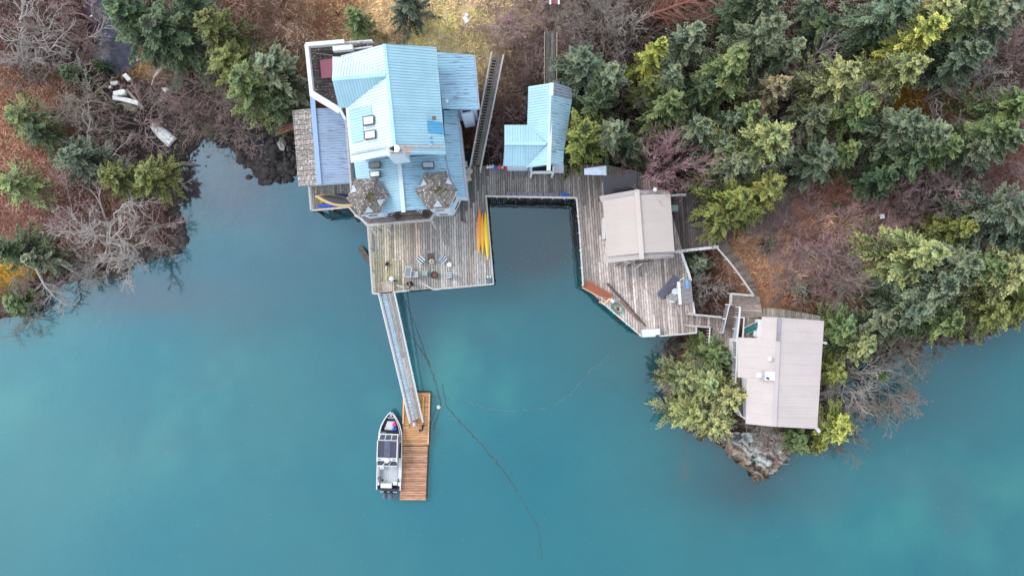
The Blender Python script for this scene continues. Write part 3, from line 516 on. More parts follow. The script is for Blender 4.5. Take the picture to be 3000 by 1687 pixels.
BAR = [(50,60,150,6,4,GW,'pale grey leafless tree in the top left corner'),(175,110,140,6,2,GW,'grey leafless alder right of the corner tree at top left'),(30,200,90,4,1,GB,'leafless shrub at the left edge above the orange litter'),(235,40,100,5,0,PB,'leafless alder at the top left of the small pond'),
 (300,300,130,5,2,GB,'leafless alder with long limbs over the white wreckage'),(250,395,120,5,4,GW,'leafless alder left of the upturned white skiff'),(390,350,90,4,1,PB,'fine leafless shrub behind the upturned white skiff'),(565,215,90,5,0,PB,'leafless alder between the pond spruces and the cedar'),(560,285,75,4,1,PB,'fine brown leafless shrub above the dark beach'),(655,290,105,5,3,GB,'spreading leafless alder above the beach water'),(690,370,70,3,1,PB,'low leafless shrub hanging over the beach rocks'),
 (290,650,165,5.5,2,GW,'big silver leafless alder radiating over the left bank'),(310,720,110,4,0,GW,'leafless alder under the big silver one at the waterline'),(430,650,80,3,1,PB,'brown leafless shrub at the rocky left point'),(180,620,80,3,3,PB,'leafless shrub left of the big silver alder'),(60,930,60,3,1,GB,'leafless shrub low at the left edge over the water'),(100,830,60,3,3,PB,'brown leafless shrub beside the leaning dead trunk'),
 (720,25,70,3,5,BB,'brown leafless shrub at the top left of the house lot'),(830,40,75,3,5,BB,'brown leafless shrub in dry grass behind the terrace'),(930,90,60,2.5,3,RB,'russet leafless shrub just behind the white railed terrace'),(980,30,55,2.5,5,RB,'russet leafless shrub at the top edge behind the terrace'),(1160,118,34,1.5,5,RB,'russet tuft shrub behind the main ridge'),
 (1490,50,105,4,3,PB,'pinkish leafless shrub right of the golden lawn'),(1590,75,105,4.5,5,PB,'pale leafless shrub at the top of the plank path'),(1690,40,105,5,3,GB,'leafless tree at the top right of the plank path'),(1520,175,70,3.5,1,BB,'dark brown leafless bush between ladder walk and plank path'),(1510,230,72,3.5,3,BB,'round brown leafless bush right of the ladder walk'),(1490,330,62,3,1,BB,'brown leafless bush between ladder walk and hut'),(1465,410,50,2.5,0,PB,'leafless bush at the foot of the ladder walk'),(1650,225,40,4,1,PB,'small pink brown bush over the north end of the hut'),(1380,350,40,2,1,RB,'small dark bush under the east wing'),
 (1780,70,105,6,3,GW,'pale leafless tree left of the brown conifer limbs'),(1850,110,80,7,2,GW,'thin white leafless tree behind the yellow cedar'),(1920,60,105,5,5,BB,'dark leafless thicket tree at the top of the forest'),(2060,110,80,5,1,BB,'dark leafless tree between the spruces at the top'),
 (1925,478,80,8.5,5,PK,'pink leafless shrub behind the tan cabin, left half'),(1995,462,78,9,5,PK,'pink leafless shrub behind the tan cabin, right half'),(2405,165,80,6,2,GW,'silver leafless tree in the forest hollow'),(2380,235,76,5,4,GB,'grey leafless tree lower in the forest hollow'),(2340,400,60,4,3,PB,'grey leafless shrub left of the blue green spruce'),
 (2760,270,86,6,4,GW,'silver leafless tree beside the mossy yellow hollow'),(2860,280,95,6,2,GW,'large silver leafless tree near the right edge'),(2960,130,70,5,3,PB,'leafless shrub at the upper right edge'),(2980,480,70,4,5,RB,'russet leafless thicket at the right edge'),
 (2750,610,120,5,2,PB,'long limbed leafless alder over the dark thicket'),(2870,540,110,5,0,PB,'leafless alder at the right of the brown thicket'),(2640,590,90,4,3,PB,'leafless alder left of the long limbed one'),(2500,690,105,4,5,PK,'pinkish leafless shrub in the middle of the bank'),(2495,780,100,4.5,2,GB,'grey leafless alder left of the big right spruce group'),(2480,860,85,4,3,PB,'leafless shrub above the big cabin, right one'),(2370,770,85,3.5,5,PB,'pale leafless shrub in russet litter beside the curved steps'),(2340,840,70,3,1,GB,'leafless shrub just above the big cabin'),(2350,650,95,4,5,PB,'pinkish leafless shrub right of the east boardwalk'),(2430,600,85,3,3,RB,'red brown leafless shrub above the pale chair'),(2600,650,70,4,1,PB,'leafless shrub right of the pale chair'),
 (2440,700,80,4,0,PB,'leafless shrub left of the pinkish one in the middle of the bank'),(2560,720,80,4,3,PB,'leafless shrub right of the pinkish one in the middle of the bank'),(2300,700,60,3,5,PB,'leafless shrub at the end of the east boardwalk'),(2430,800,85,4,0,PB,'pale leafless shrub in the middle of the lower bank'),(2960,560,90,4,2,PB,'leafless alder at the right edge beside the brown thicket'),(2560,480,60,4,1,PB,'leafless shrub in the russet gap of the right forest'),
 (2570,1130,120,6,0,GB,'grey leafless tree reaching furthest over the right bay'),(2480,1290,55,4,1,GB,'small leafless tree below the bright yellow spruce, over the water'),(2660,1040,80,5,4,GB,'grey leafless tree on the right bay shore behind the tuft'),
 (2620,1000,75,4,3,GB,'leafless shrub at the right bay shore'),(2720,1000,85,4,1,GB,'leafless shrub overhanging the right bay'),(2520,1110,120,6,2,GW,'large grey leafless tree over the water right of the big cabin'),(2460,1170,95,5,0,GB,'grey leafless tree beside the east wall of the big cabin'),(2500,1230,70,4,4,GW,'grey leafless tree beyond the bright yellow spruce'),
 (2205,1275,62,3,2,GW,'silver leafless shrub on the rock outcrop'),(2275,1300,40,1.5,3,PB,'low pinkish shrub on the rock outcrop'),(2090,860,76,3.5,2,GW,'silver leafless tree inside the fenced pit'),(1965,1030,40,2.5,1,GB,'grey leafless shrub at the corner below the right deck')]
for (u, v, rp_, h, k, tint_, lab) in BAR:
    zg = 2.0
    for _ in range(3):
        x, y, _z = P(u, v, zg + h * .45); zg = max(0.1, float(ground_z(x, y)))
    R = rp_ * (H - zg - .4 * h) / F; t = thing('leafless_tree' if h > 3.4 else 'leafless_shrub', lab, 'tree' if h > 3.4 else 'shrub', (x, y, zg), 'leafless trees and shrubs')
    kk = random.uniform(.85, 1.12); c_ = [q * kk * random.uniform(.98, 1.02) for q in tint_]; link(BT, 'trunk', None, t, c_); link(BMs[k], 'crown', None, t, c_)
    t.scale = (R / 3.1, R / 3.1, h / 4.2); t.rotation_euler = (0, 0, random.uniform(0, 6.28))
# leaning dead trunk over the water, fallen dead conifer
def dead(name, lab, pts, r, nb, bl, colr, zf=None):
    t = thing(name, lab, 'dead tree', pts[0]); mb = MB(); mb.tube(pts, [r, r * .75, r * .5, r * .2][:len(pts)], 7); mb.build('trunk', mtw, t, colr); mb = MB()
    for i in range(nb):
        f = random.uniform(.1, .98) * (len(pts) - 1); k = min(int(f), len(pts) - 2); p = Vector(pts[k]).lerp(Vector(pts[k + 1]), f - k); d = (Vector(pts[k + 1]) - Vector(pts[k])).normalized()
        a = d.cross(Vector((0, 0, 1))).normalized() * random.choice((-1, 1)); e = d * random.uniform(.3, 1) + a * random.uniform(.4, 1) + Vector((0, 0, random.uniform(-.1, .4))); q = p + e.normalized() * bl * random.uniform(.4, 1)
        m_ = p.lerp(q, .5) + Vector((random.gauss(0, .08), random.gauss(0, .08), random.gauss(0, .08))); mb.tube([p, m_, q], [r * .3, r * .2, .012], 4)
        for _ in range(3):
            pp = p.lerp(q, random.uniform(.3, .9)); mb.tube([pp, pp + (e.normalized() + Vector((random.gauss(0, .6), random.gauss(0, .6), 0))) * bl * .3], [.018, .008], 3)
    mb.build('branches', mtw, t, colr)
dead('leaning_dead_tree', 'silver dead trunk leaning over the water at the lower left bank', [P(105,785,3.2), P(130,835,2.6), P(160,870,2.0), P(195,895,1.0)], .13, 22, 1.5, GW)
dead('leaning_dead_tree', 'thin dead branch reaching over the water right of the leaning dead trunk', [P(180,775,2.6), P(215,795,2.0), P(255,822,1.2)], .07, 8, .9, GW)
dead('fallen_conifer', 'fallen dead conifer with rust brown limbs at the top of the forest', [P(1880,55,6), P(1960,25,6.5), P(2060,-10,7)], .16, 60, 2.2, RB)
dead('fallen_conifer', 'dark fallen dead conifer below the rust brown one', [P(2010,80,5), P(2090,45,6), P(2170,20,6.5)], .14, 60, 2.0, BB)
# ---------------- materials for built things ----------------
WD = mat('weathered_board', (.42, .385, .35), .85, n=(2.2, .35), n2=(9, .3), bump=.5, objcol=True, rnd=.25, stretch=(5, .9, 3), spec=.2, speck=(7, .60, (.06, .052, .046)))
WDX = mat('weathered_board_crosswise', (.42, .385, .35), .85, n=(2.2, .35), n2=(9, .3), bump=.5, objcol=True, rnd=.25, stretch=(.9, 5, 3), spec=.2, speck=(7, .62, (.06, .052, .046)))
CED = mat('new_cedar_board', srgb(212, 166, 134), .75, n=(1.6, .3), n2=(8, .25), bump=.3, objcol=True, rnd=.16, stretch=(.8, 6, 2), spec=.25, speck=(5, .66, srgb(112, 74, 60)))
RAILM = mat('weathered_white_paint', (.54, .51, .475), .7, n=(5, .15), n2=(18, .2), bump=.2, speck=(9, .62, (.22, .2, .18)))
WHT = mat('white_paint', (.76, .76, .75), .6, n=(4, .06), n2=(15, .05))
RUST = mat('rail_streaked_white', (.66, .63, .60), .7, n=(4, .2), speck=(6, .58, (.16, .14, .12)))
DKW = mat('dark_timber', (.045, .038, .034), .9, n=(4, .3), bump=.3)
SID = mat('pale_blue_siding', (.56, .68, .80), .6, n=(4, .12), n2=(20, .08))
BLU = mat('blue_metal_roof', (1, 1, 1), .6, n=(.6, .07), n2=(6, .05), objcol=True, rnd=.03, spec=.3)
BLW = mat('blue_metal_roof_flaking', (1, 1, 1), .5, n=(.9, .12), n2=(5, .12), objcol=True, rnd=.05, stretch=(1.0, 16, 1), speck=(.9, .57, (.20, .20, .26)))
TAN = mat('tan_metal_roof', (1, 1, 1), .75, spec=.2, n=(.5, .04), n2=(5, .03), objcol=True, rnd=.02)
TANW = mat('tan_metal_roof_weathered', (1, 1, 1), .5, n=(.9, .1), n2=(5, .1), objcol=True, rnd=.05, stretch=(1.0, 18, 1), speck=(.9, .54, (.22, .20, .19)))
GRM = mat('dark_grey_metal', (.058, .058, .064), .5, n=(2, .15), n2=(9, .15), objcol=True, rnd=.05)
SHG = mat('shingle', (.26, .225, .20), .9, n=(5, .35), n2=(15, .4), bump=.5, objcol=True, speck=(5, .57, (.62, .58, .55)))
DKD = mat('dark_mossy_board', (.075, .055, .05), .9, n=(6, .4), n2=(20, .4), bump=.5, objcol=True, rnd=.25, speck=(5, .6, (.34, .32, .30)))
GLS = mat('dark_glass', (.02, .03, .035), .05, n=None, spec=1)
CLR = mat('milky_glass', (.72, .76, .78), .15, n=(3, .04))
BLK = mat('black_rubber', (.012, .012, .014), .5, n=(5, .2))
MAR = mat('maroon_metal', srgb(140, 72, 88), .5, n=(3, .08))
RD = mat('red_cedar_beam', srgb(168, 98, 70), .6, n=(3, .2), stretch=(4, 4, 4))
MOSS = mat('moss', (.11, .11, .025), .95, n=(8, .5))
PL = mat('plastic', (1, 1, 1), .4, n=(3, .05), objcol=True)
STN = mat('rust_stain', srgb(214, 182, 160), .6, n=(2, .15))
BLc = (.42, .66, .74); BLp = (.46, .69, .77); BLf = (.68, .78, .81); BLd = (.16, .46, .74); TNc = (.66, .60, .575); PKc = (.72, .645, .635)  # BLf is paler: light on the west and north slopes put into the colour

def rc(a, b, c):
    k = random.uniform(a, b); return tuple(k * q for q in c)
def pd(pts, z): return [P(u, v, z)[:2] for u, v in pts]
def boards(parent, poly, z, ang, wd, m, length=4.4, th=.045, name='plank', cf=None, gap=.034, zf=None, zj=.006):
    out_ = []
    for q, k in strips(poly, ang, wd, gap, length):
        cx = sum(p[0] for p in q) / len(q); cy = sum(p[1] for p in q) / len(q); j = random.uniform(-zj, zj)
        zz = [(p[0], p[1], (zf(p[0], p[1]) if zf else z) + j) for p in q]
        out_.append(MB().prism(zz, th).build(name, m, parent, cf(cx, cy) if cf else (1, 1, 1)))
    return out_
def rib_shade(m):  # darker copy of the roof material: shaded side of the ribs put into colour
    k = m.name + '_rib_shade'
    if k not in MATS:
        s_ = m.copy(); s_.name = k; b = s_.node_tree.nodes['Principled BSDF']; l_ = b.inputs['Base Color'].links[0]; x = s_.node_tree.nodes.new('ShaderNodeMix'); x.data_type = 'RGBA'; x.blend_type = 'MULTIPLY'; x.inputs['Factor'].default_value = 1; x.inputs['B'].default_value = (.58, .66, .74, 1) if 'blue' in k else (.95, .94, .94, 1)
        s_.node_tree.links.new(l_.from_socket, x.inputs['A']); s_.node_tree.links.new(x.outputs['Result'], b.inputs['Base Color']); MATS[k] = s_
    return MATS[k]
def roof(parent, pts, ang, m, color, sheet=.92, rib=.23, ribh=.03, name='roof_sheet', th=.04, rows=None, ribw=.032):
    """pts: 3D corners; cut into metal sheets running along ang, each with raised ribs"""
    f = plane(*pts[:3]); poly = [p[:2] for p in pts]; dx, dy = math.cos(ang), math.sin(ang); nx, ny = -dy, dx
    for q, k in strips(poly, ang, sheet, .006):
        mb = MB().prism([(p[0], p[1], f(*p)) for p in q], th); nf = None
        t0 = min(p[0] * nx + p[1] * ny for p in q); t = t0 + rib * .5; t1 = max(p[0] * nx + p[1] * ny for p in q)
        while t < t1 - .03:
            r = clip(q, (t - ribw / 2) * nx, (t - ribw / 2) * ny, nx, ny); r = clip(r, (t + ribw / 2) * nx, (t + ribw / 2) * ny, -nx, -ny) if r else r
            if r and len(r) > 2 and area(r) > .003:
                if nf is None: nf = len(mb.f)
                mb.prism([(p[0], p[1], f(*p) + ribh) for p in r], ribh + .003)
            t += rib
        c = color(sum(p[0] for p in q) / len(q), sum(p[1] for p in q) / len(q)) if callable(color) else color
        o = mb.build(name, m, parent, c)
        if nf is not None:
            o.data.materials.append(rib_shade(m))
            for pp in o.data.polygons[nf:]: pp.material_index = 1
def shingles(parent, pts, ang, wd, ln, m, name='shingles', color=(1, 1, 1), zj=.03):
    f = plane(*pts[:3]); poly = [p[:2] for p in pts]; mb = MB(); mb.prism([(p[0], p[1], f(*p[:2]) - .02) for p in pts], .08)
    for q, k in strips(poly, ang, wd, .02, ln): 
        j = random.uniform(0, zj) + .012; mb.prism([(p[0], p[1], f(*p) + j) for p in q], .03)
    return mb.build(name, m, parent, color)
def walls(parent, poly, z0, z1, m=None, name='wall', course=.2):
    n = len(poly); a = sum(poly[i][0] * poly[(i + 1) % n][1] - poly[(i + 1) % n][0] * poly[i][1] for i in range(n))
    if a < 0: poly = poly[::-1]
    for i in range(n):
        p, q = Vector(poly[i]), Vector(poly[(i + 1) % n]); d = (q - p).normalized(); nn = Vector((d.y, -d.x)); mb = MB(); c = [(p.x, p.y), (q.x, q.y), (q.x - nn.x * .12 - d.x * .1, q.y - nn.y * .12 - d.y * .1), (p.x - nn.x * .12 + d.x * .1, p.y - nn.y * .12 + d.y * .1)]
        mb.prism([(x, y, z1) for x, y in c], z1 - z0); z = z0
        while z < z1 - .05:   # lapped siding boards
            h = min(course - .01, z1 - z); e0, e1 = p + d * .01, q - d * .01
            mb.add([(e0.x + nn.x * .035, e0.y + nn.y * .035, z), (e1.x + nn.x * .035, e1.y + nn.y * .035, z), (e1.x + nn.x * .006, e1.y + nn.y * .006, z + h), (e0.x + nn.x * .006, e0.y + nn.y * .006, z + h)], [(0, 1, 2, 3)]); z += course
        mb.build(name, m or SID, parent)
def wall_window(parent, p, q, f0, f1, z0, z1):
    p, q = Vector(p), Vector(q); d = (q - p).normalized(); nn = Vector((d.y, -d.x)); a = p.lerp(q, f0) + nn * .05; b_ = p.lerp(q, f1) + nn * .05; mb = MB(); up = (0, 0, 1)
    for zz in (z0, z1): mb.beam((a.x, a.y, zz), (b_.x, b_.y, zz), .1, .1)
    for c in (a, b_): mb.beam((c.x, c.y, z0 + .05), (c.x, c.y, z1 - .05), .1, .1)
    w_ = mb.build('window', WHT, parent); mb = MB(); mb.beam((a.x, a.y, (z0 + z1) / 2), (b_.x, b_.y, (z0 + z1) / 2), .05, z1 - z0 - .1); mb.build('pane', GLS, w_)
def skylight(parent, px, z0, z1, m, hi=.14):
    """px: 4 corners pixel list, z per corner"""
    pts = [Vector(P(u, v, zz)) for (u, v), zz in zip(px, (z0, z1, z1, z0))]; c = sum(pts, Vector()) / 4; mb = MB()
    for i in range(4): a, b_ = pts[i], pts[(i + 1) % 4]; mb.beam(a, b_, .07, hi * 2)
    f = mb.build('skylight', mat('skylight_frame', (.10, .095, .09), .5), parent); q = [c + (p - c) * .93 for p in pts]
    MB().prism([(p.x, p.y, p.z + hi * .85) for p in q], .04).build('pane', m, f)
def cap(parent, p, q, m, color=(1, 1, 1), wd=.3, name='ridge_cap', ht=.07): return MB().beam(p, q, wd, ht).build(name, m, parent, color)
def rail(name, lab, pts, m=None, drop=1.0, sp=1.8, capw=.15, mids=2, bal=0, group='deck railings', zf=None, cat='railing', postw=.1, out_=0):
    m = m or RAILM; t = thing(name, lab, cat, (pts[0][0], pts[0][1], pts[0][2] - drop), group); mids_ = MB()
    for si, (a, b_) in enumerate(zip(pts, pts[1:])):
        a, b_ = Vector(a), Vector(b_); MB().beam(a + Vector((0, 0, .004 * (si % 2))), b_ + Vector((0, 0, .004 * (si % 2))), capw, .05).build('top_rail', m, t); n = max(1, round((b_ - a).length / sp))
        for i in range(1 if si else 0, n + 1):
            p = a.lerp(b_, i / n); MB().beam((p.x, p.y, p.z - drop - .15), (p.x, p.y, p.z - .02), postw, postw).build('post', m, t)
        for k in range(mids):
            dz = drop * (k + 1) / (mids + 1) + .004 * (si % 2); mids_.beam(a - Vector((0, 0, dz)), b_ - Vector((0, 0, dz)), .04, .09)
        if bal:
            n2 = int((b_ - a).length / bal)
            for i in range(1, n2): p = a.lerp(b_, i / n2); mids_.beam((p.x, p.y, p.z - drop + .08), (p.x, p.y, p.z - .03), .09, .035)
    if mids_.v: mids_.build('balusters' if bal else 'middle_rails', m, t)
    return t
def fascia(parent, poly, z, m=DKW, h=.28):
    for i in range(len(poly)):
        a, b_ = poly[i], poly[(i + 1) % len(poly)]; MB().beam((a[0], a[1], z - h / 2 - .06), (b_[0], b_[1], z - h / 2 - .06), .12, h).build('edge_beam', m, parent)
def piles(parent, spots, ztop, m=DKW):
    for (u, v) in spots:
        x, y, _ = P(u, v, ztop); MB().cyl((x, y, -2.5), .16, ztop + 2.38, 9, .13).build('pile', m, parent)
# ---------------- decks ----------------
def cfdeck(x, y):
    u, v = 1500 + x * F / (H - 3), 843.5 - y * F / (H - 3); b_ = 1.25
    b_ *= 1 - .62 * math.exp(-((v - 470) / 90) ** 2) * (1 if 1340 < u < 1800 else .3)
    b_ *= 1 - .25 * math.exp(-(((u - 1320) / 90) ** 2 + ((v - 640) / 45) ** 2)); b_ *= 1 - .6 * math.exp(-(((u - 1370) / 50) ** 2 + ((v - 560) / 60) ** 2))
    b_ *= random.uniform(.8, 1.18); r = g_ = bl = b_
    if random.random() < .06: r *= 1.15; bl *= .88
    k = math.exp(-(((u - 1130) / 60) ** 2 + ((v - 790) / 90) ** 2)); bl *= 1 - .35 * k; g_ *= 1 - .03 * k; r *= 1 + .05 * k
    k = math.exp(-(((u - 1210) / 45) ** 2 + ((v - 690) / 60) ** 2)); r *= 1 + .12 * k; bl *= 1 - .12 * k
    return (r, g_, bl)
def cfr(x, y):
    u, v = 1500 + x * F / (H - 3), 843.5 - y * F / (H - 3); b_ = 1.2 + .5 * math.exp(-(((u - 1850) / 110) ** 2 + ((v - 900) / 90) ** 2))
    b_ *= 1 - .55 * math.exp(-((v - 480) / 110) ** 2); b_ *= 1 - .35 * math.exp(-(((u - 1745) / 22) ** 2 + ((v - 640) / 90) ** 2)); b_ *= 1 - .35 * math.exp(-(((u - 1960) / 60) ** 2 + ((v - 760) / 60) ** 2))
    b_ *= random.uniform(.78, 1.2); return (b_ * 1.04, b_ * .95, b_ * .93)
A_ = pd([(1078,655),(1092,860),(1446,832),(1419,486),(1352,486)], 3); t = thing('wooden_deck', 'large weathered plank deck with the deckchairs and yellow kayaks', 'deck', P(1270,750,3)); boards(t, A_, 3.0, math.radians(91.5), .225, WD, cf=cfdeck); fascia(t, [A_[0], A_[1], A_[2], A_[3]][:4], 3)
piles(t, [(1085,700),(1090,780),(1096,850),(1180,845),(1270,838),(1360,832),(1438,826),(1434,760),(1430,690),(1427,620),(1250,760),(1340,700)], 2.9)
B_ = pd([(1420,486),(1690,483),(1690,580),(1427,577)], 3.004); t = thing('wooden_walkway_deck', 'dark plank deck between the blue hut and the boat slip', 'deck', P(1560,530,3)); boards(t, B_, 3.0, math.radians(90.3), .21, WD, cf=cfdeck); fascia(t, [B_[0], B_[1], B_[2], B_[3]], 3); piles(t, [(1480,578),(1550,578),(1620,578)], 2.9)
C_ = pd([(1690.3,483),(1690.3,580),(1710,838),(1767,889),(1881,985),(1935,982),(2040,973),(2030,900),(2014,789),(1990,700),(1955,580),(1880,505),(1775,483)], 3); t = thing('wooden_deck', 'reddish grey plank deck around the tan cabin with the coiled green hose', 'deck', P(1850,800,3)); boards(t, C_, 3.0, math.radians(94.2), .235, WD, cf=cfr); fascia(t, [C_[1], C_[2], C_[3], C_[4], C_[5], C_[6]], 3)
piles(t, [(1696,640),(1701,720),(1706,800),(1712,842),(1760,888),(1820,938),(1880,982),(1960,980),(1990,975),(1800,860),(1900,900)], 2.9)
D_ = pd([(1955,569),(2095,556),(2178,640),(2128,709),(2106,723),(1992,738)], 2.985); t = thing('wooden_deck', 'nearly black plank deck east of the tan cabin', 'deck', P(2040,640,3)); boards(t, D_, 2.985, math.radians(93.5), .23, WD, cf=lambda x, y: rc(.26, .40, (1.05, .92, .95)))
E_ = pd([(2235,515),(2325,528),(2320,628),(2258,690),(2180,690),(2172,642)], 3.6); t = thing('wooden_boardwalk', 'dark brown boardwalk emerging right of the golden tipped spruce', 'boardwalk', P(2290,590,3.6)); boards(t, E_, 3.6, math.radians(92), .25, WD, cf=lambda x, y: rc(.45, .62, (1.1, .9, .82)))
# plank stains of bright new wood on decks
# ---------------- lower boardwalk, stairs, landing ----------------
cfw = lambda x, y: (lambda k: (1.06 * k, .95 * k, .92 * k))(random.uniform(.65, 1.1))
F1 = pd([(2016,921),(2114,930),(2122,958),(2086,959),(2014,953)], 3.02); F2 = pd([(2086,959.5),(2122,958.5),(2150,940),(2166,1066),(2082,1062)], 3.02)
t = thing('wooden_boardwalk', 'lower plank walk leading from the right deck to the foot of the stairs', 'boardwalk', P(2080,940,3)); boards(t, F1, 3.02, math.radians(90), .27, WD, cf=cfw); boards(t, F2, 3.02, math.radians(92), .22, WD, cf=cfw)
LZ = 4.7
Lp = pd([(2140,860),(2208,866),(2224,870),(2236,928),(2172,932),(2168,900),(2139,897)], LZ); t = thing('wooden_landing', 'plank landing at the top of the dark stairs', 'landing', P(2190,890,LZ)); boards(t, Lp, LZ, math.radians(-3), .22, WDX, cf=cfw); piles(t, [(2145,866),(2215,872)], LZ - .1)
Mp = pd([(2181,932.5),(2234,934),(2232,992),(2172,990)], LZ - .02); Np = pd([(2236,902),(2290,905),(2402,925),(2402,944),(2236,934)], LZ - .03)
t = thing('cabin_porch_deck', 'plank porch with the green lounger at the north west of the big cabin', 'deck', P(2205,960,LZ)); boards(t, Mp, LZ - .02, math.radians(91), .2, WD, cf=lambda x, y: rc(.7, .95, (1.1, .98, .8))); boards(t, Np, LZ - .03, math.radians(91), .2, WD, cf=lambda x, y: rc(.55, .9, (1.02, .98, .9)))
t = thing('stairs', 'dark wooden stairs going down from the landing to the lower walk', 'stairs', P(2140,965,3)); a0, a1, b0, b1 = Vector(P(2139,897,LZ)), Vector(P(2168,899,LZ)), Vector(P(2124,967,3.02)), Vector(P(2150,969,3.02))
for i in range(11):
    f = (i + .5) / 11; p, q = a0.lerp(b0, f), a1.lerp(b1, f); MB().beam(p, q, .16, .045).build('tread', WDX, t, (.62, .5, .48))
for p, q in ((a0, b0), (a1, b1)): MB().beam(p - Vector((0, 0, .2)), q - Vector((0, 0, .2)), .06, .3).build('stringer', DKW, t)
t = thing('curved_steps', 'curved walk of short dark treads climbing beside the fenced pit', 'stairs', P(2170,790,3.6)); inn = [(2106,724),(2131,757),(2161,795),(2185,830),(2208,865)]; ou = [(2130,706),(2156,745),(2186,784),(2206,822),(2223,868)]
for i in range(30):
    f = (i + .5) / 30; k = min(3, int(f * 4)); g_ = f * 4 - k; z = 3.05 + (LZ - 3.1) * f; p = P(inn[k][0] + (inn[k + 1][0] - inn[k][0]) * g_, inn[k][1] + (inn[k + 1][1] - inn[k][1]) * g_, z); q = P(ou[k][0] + (ou[k + 1][0] - ou[k][0]) * g_, ou[k][1] + (ou[k + 1][1] - ou[k][1]) * g_, z)
    MB().beam(p, q, .125, .045).build('tread', WDX, t, [random.uniform(.3, .5)] * 3)
# ---------------- railings ----------------
R_ = lambda pts, z: [P(u, v, z) for u, v in pts]
rail('railing', 'white toe rail and railing along the west edge of the large deck', R_([(1077,660),(1092,860),(1110,860)], 3.95), drop=.95)
rail('railing', 'white railing along the south edge of the large deck right of the open gates', R_([(1270,848),(1445,832)], 3.9), drop=.9)
rail('railing', 'short white railing beside the gangway head', R_([(1152,856),(1198,851)], 3.9), drop=.9)
rail('railing', 'low white rail between the yellow kayaks and the slip', R_([(1446,832),(1424,575)], 3.5), drop=.5, mids=1, capw=.12)
rail('railing', 'long white rail above the north end of the slip', R_([(1422,575),(1689,580)], 3.9), drop=.95, mids=1, sp=1.05, capw=.17)
rail('railing', 'peeling white rail along the right side of the slip', R_([(1689,580),(1698,680),(1708,836)], 3.85), drop=.9, mids=1, m=RUST, capw=.14)
rail('railing', 'weathered rail along the diagonal south west edge of the right deck', R_([(1764,886),(1880,985)], 3.8), drop=.8, mids=1, m=RUST, capw=.13)
rail('railing', 'weathered rail along the bottom edge of the right deck', R_([(1935,984),(2040,975),(2040,958)], 3.8), drop=.8, mids=1, m=RUST, capw=.13)
rail('railing', 'white slatted fence at the east edge of the right deck by the small spruce', R_([(1997,741),(2005,765),(2016,795),(2024,822)], 3.9), drop=.9, bal=.3, m=WHT, capw=.22, mids=0, sp=1.5)
rail('railing', 'short white fence between the grey shed and the lower walk', R_([(2030,885),(2034,918)], 3.9), drop=.9, bal=.3, m=WHT, capw=.2, mids=0, sp=1.5)
rail('railing', 'thick peeling white rail at the south side of the dark deck', R_([(1976,738),(2105,723)], 3.95), drop=.95, m=RUST, capw=.26, mids=1)
rail('railing', 'short mossy rail behind the tan cabin', R_([(1964,573),(2010,570)], 3.95), drop=.95, m=RUST, capw=.2, mids=1)
rail('railing', 'pinkish handrail along the inside of the curved steps', R_([(2101,726),(2131,760),(2161,798)], 4.1) + R_([(2185,832),(2208,866)], 5.2), drop=.95, capw=.17, mids=0, sp=1.7)
rail('railing', 'rail on the north edge of the landing above the fenced pit', R_([(2208,866),(2143,860),(2141,893)], 5.5), drop=.85, capw=.16, mids=1)
rail('railing', 'north handrail of the lower walk under the fenced pit', R_([(2018,920),(2114,929)], 3.95), drop=.9, capw=.15, mids=1, m=RUST)
rail('railing', 'south handrail of the lower walk by the white slatted return', R_([(2014,953),(2083,959)], 3.95), drop=.9, capw=.15, mids=1, m=RAILM)
rail('railing', 'white slatted return of the lower walk above the bright green spruce', R_([(2080,960),(2077,1003)], 3.95), drop=.95, capw=.1, mids=0, bal=.26, m=WHT)
rail('stair_railing', 'white baluster railing on the west side of the dark stairs', [P(2137,893,5.7), P(2118,975,4.0)], drop=.95, capw=.09, mids=0, bal=.2, m=WHT, sp=1.4)
rail('stair_railing', 'white baluster railing between the dark stairs and the lounger porch', [P(2168,900,5.75), P(2166,930,5.7), P(2158,1000,5.6)], drop=1.3, capw=.16, mids=0, bal=.2, m=WHT, sp=1.4)
rail('railing', 'inner white rail of the lounger porch', R_([(2171,930),(2180,930),(2176,992)], 5.6), drop=.9, capw=.1, mids=0, m=WHT)
# ---------------- boards inside the fenced pit etc: white board under the sapling ----------------
# ---------------- gangway, ladder walk, plank path ----------------
def quadlerp(a, b_, c, d_, f, g_): return a.lerp(b_, f).lerp(d_.lerp(c, f), g_)   # a-b top, d-c bottom
g = thing('gangway', 'long aluminium and plank gangway down to the floating dock', 'gangway', P(1130,860,3)); a, b_, c, d_ = Vector(P(1112,861,3.05)), Vector(P(1152,857,3.05)), Vector(P(1234,1226,.75)), Vector(P(1202,1232,.75))
for (f0, f1, mt, nm) in ((.04, .10, WHT, 'side_beam'), (.92, .98, WHT, 'side_beam')):
    MB().beam(quadlerp(a, b_, c, d_, (f0 + f1) / 2, 0), quadlerp(a, b_, c, d_, (f0 + f1) / 2, 1), .08, .2).build(nm, mat('gangway_alloy', (.42, .42, .42), .5), g)
n = 17; GR = mat('grating', (.42, .52, .58), .4, n=(20, .25))
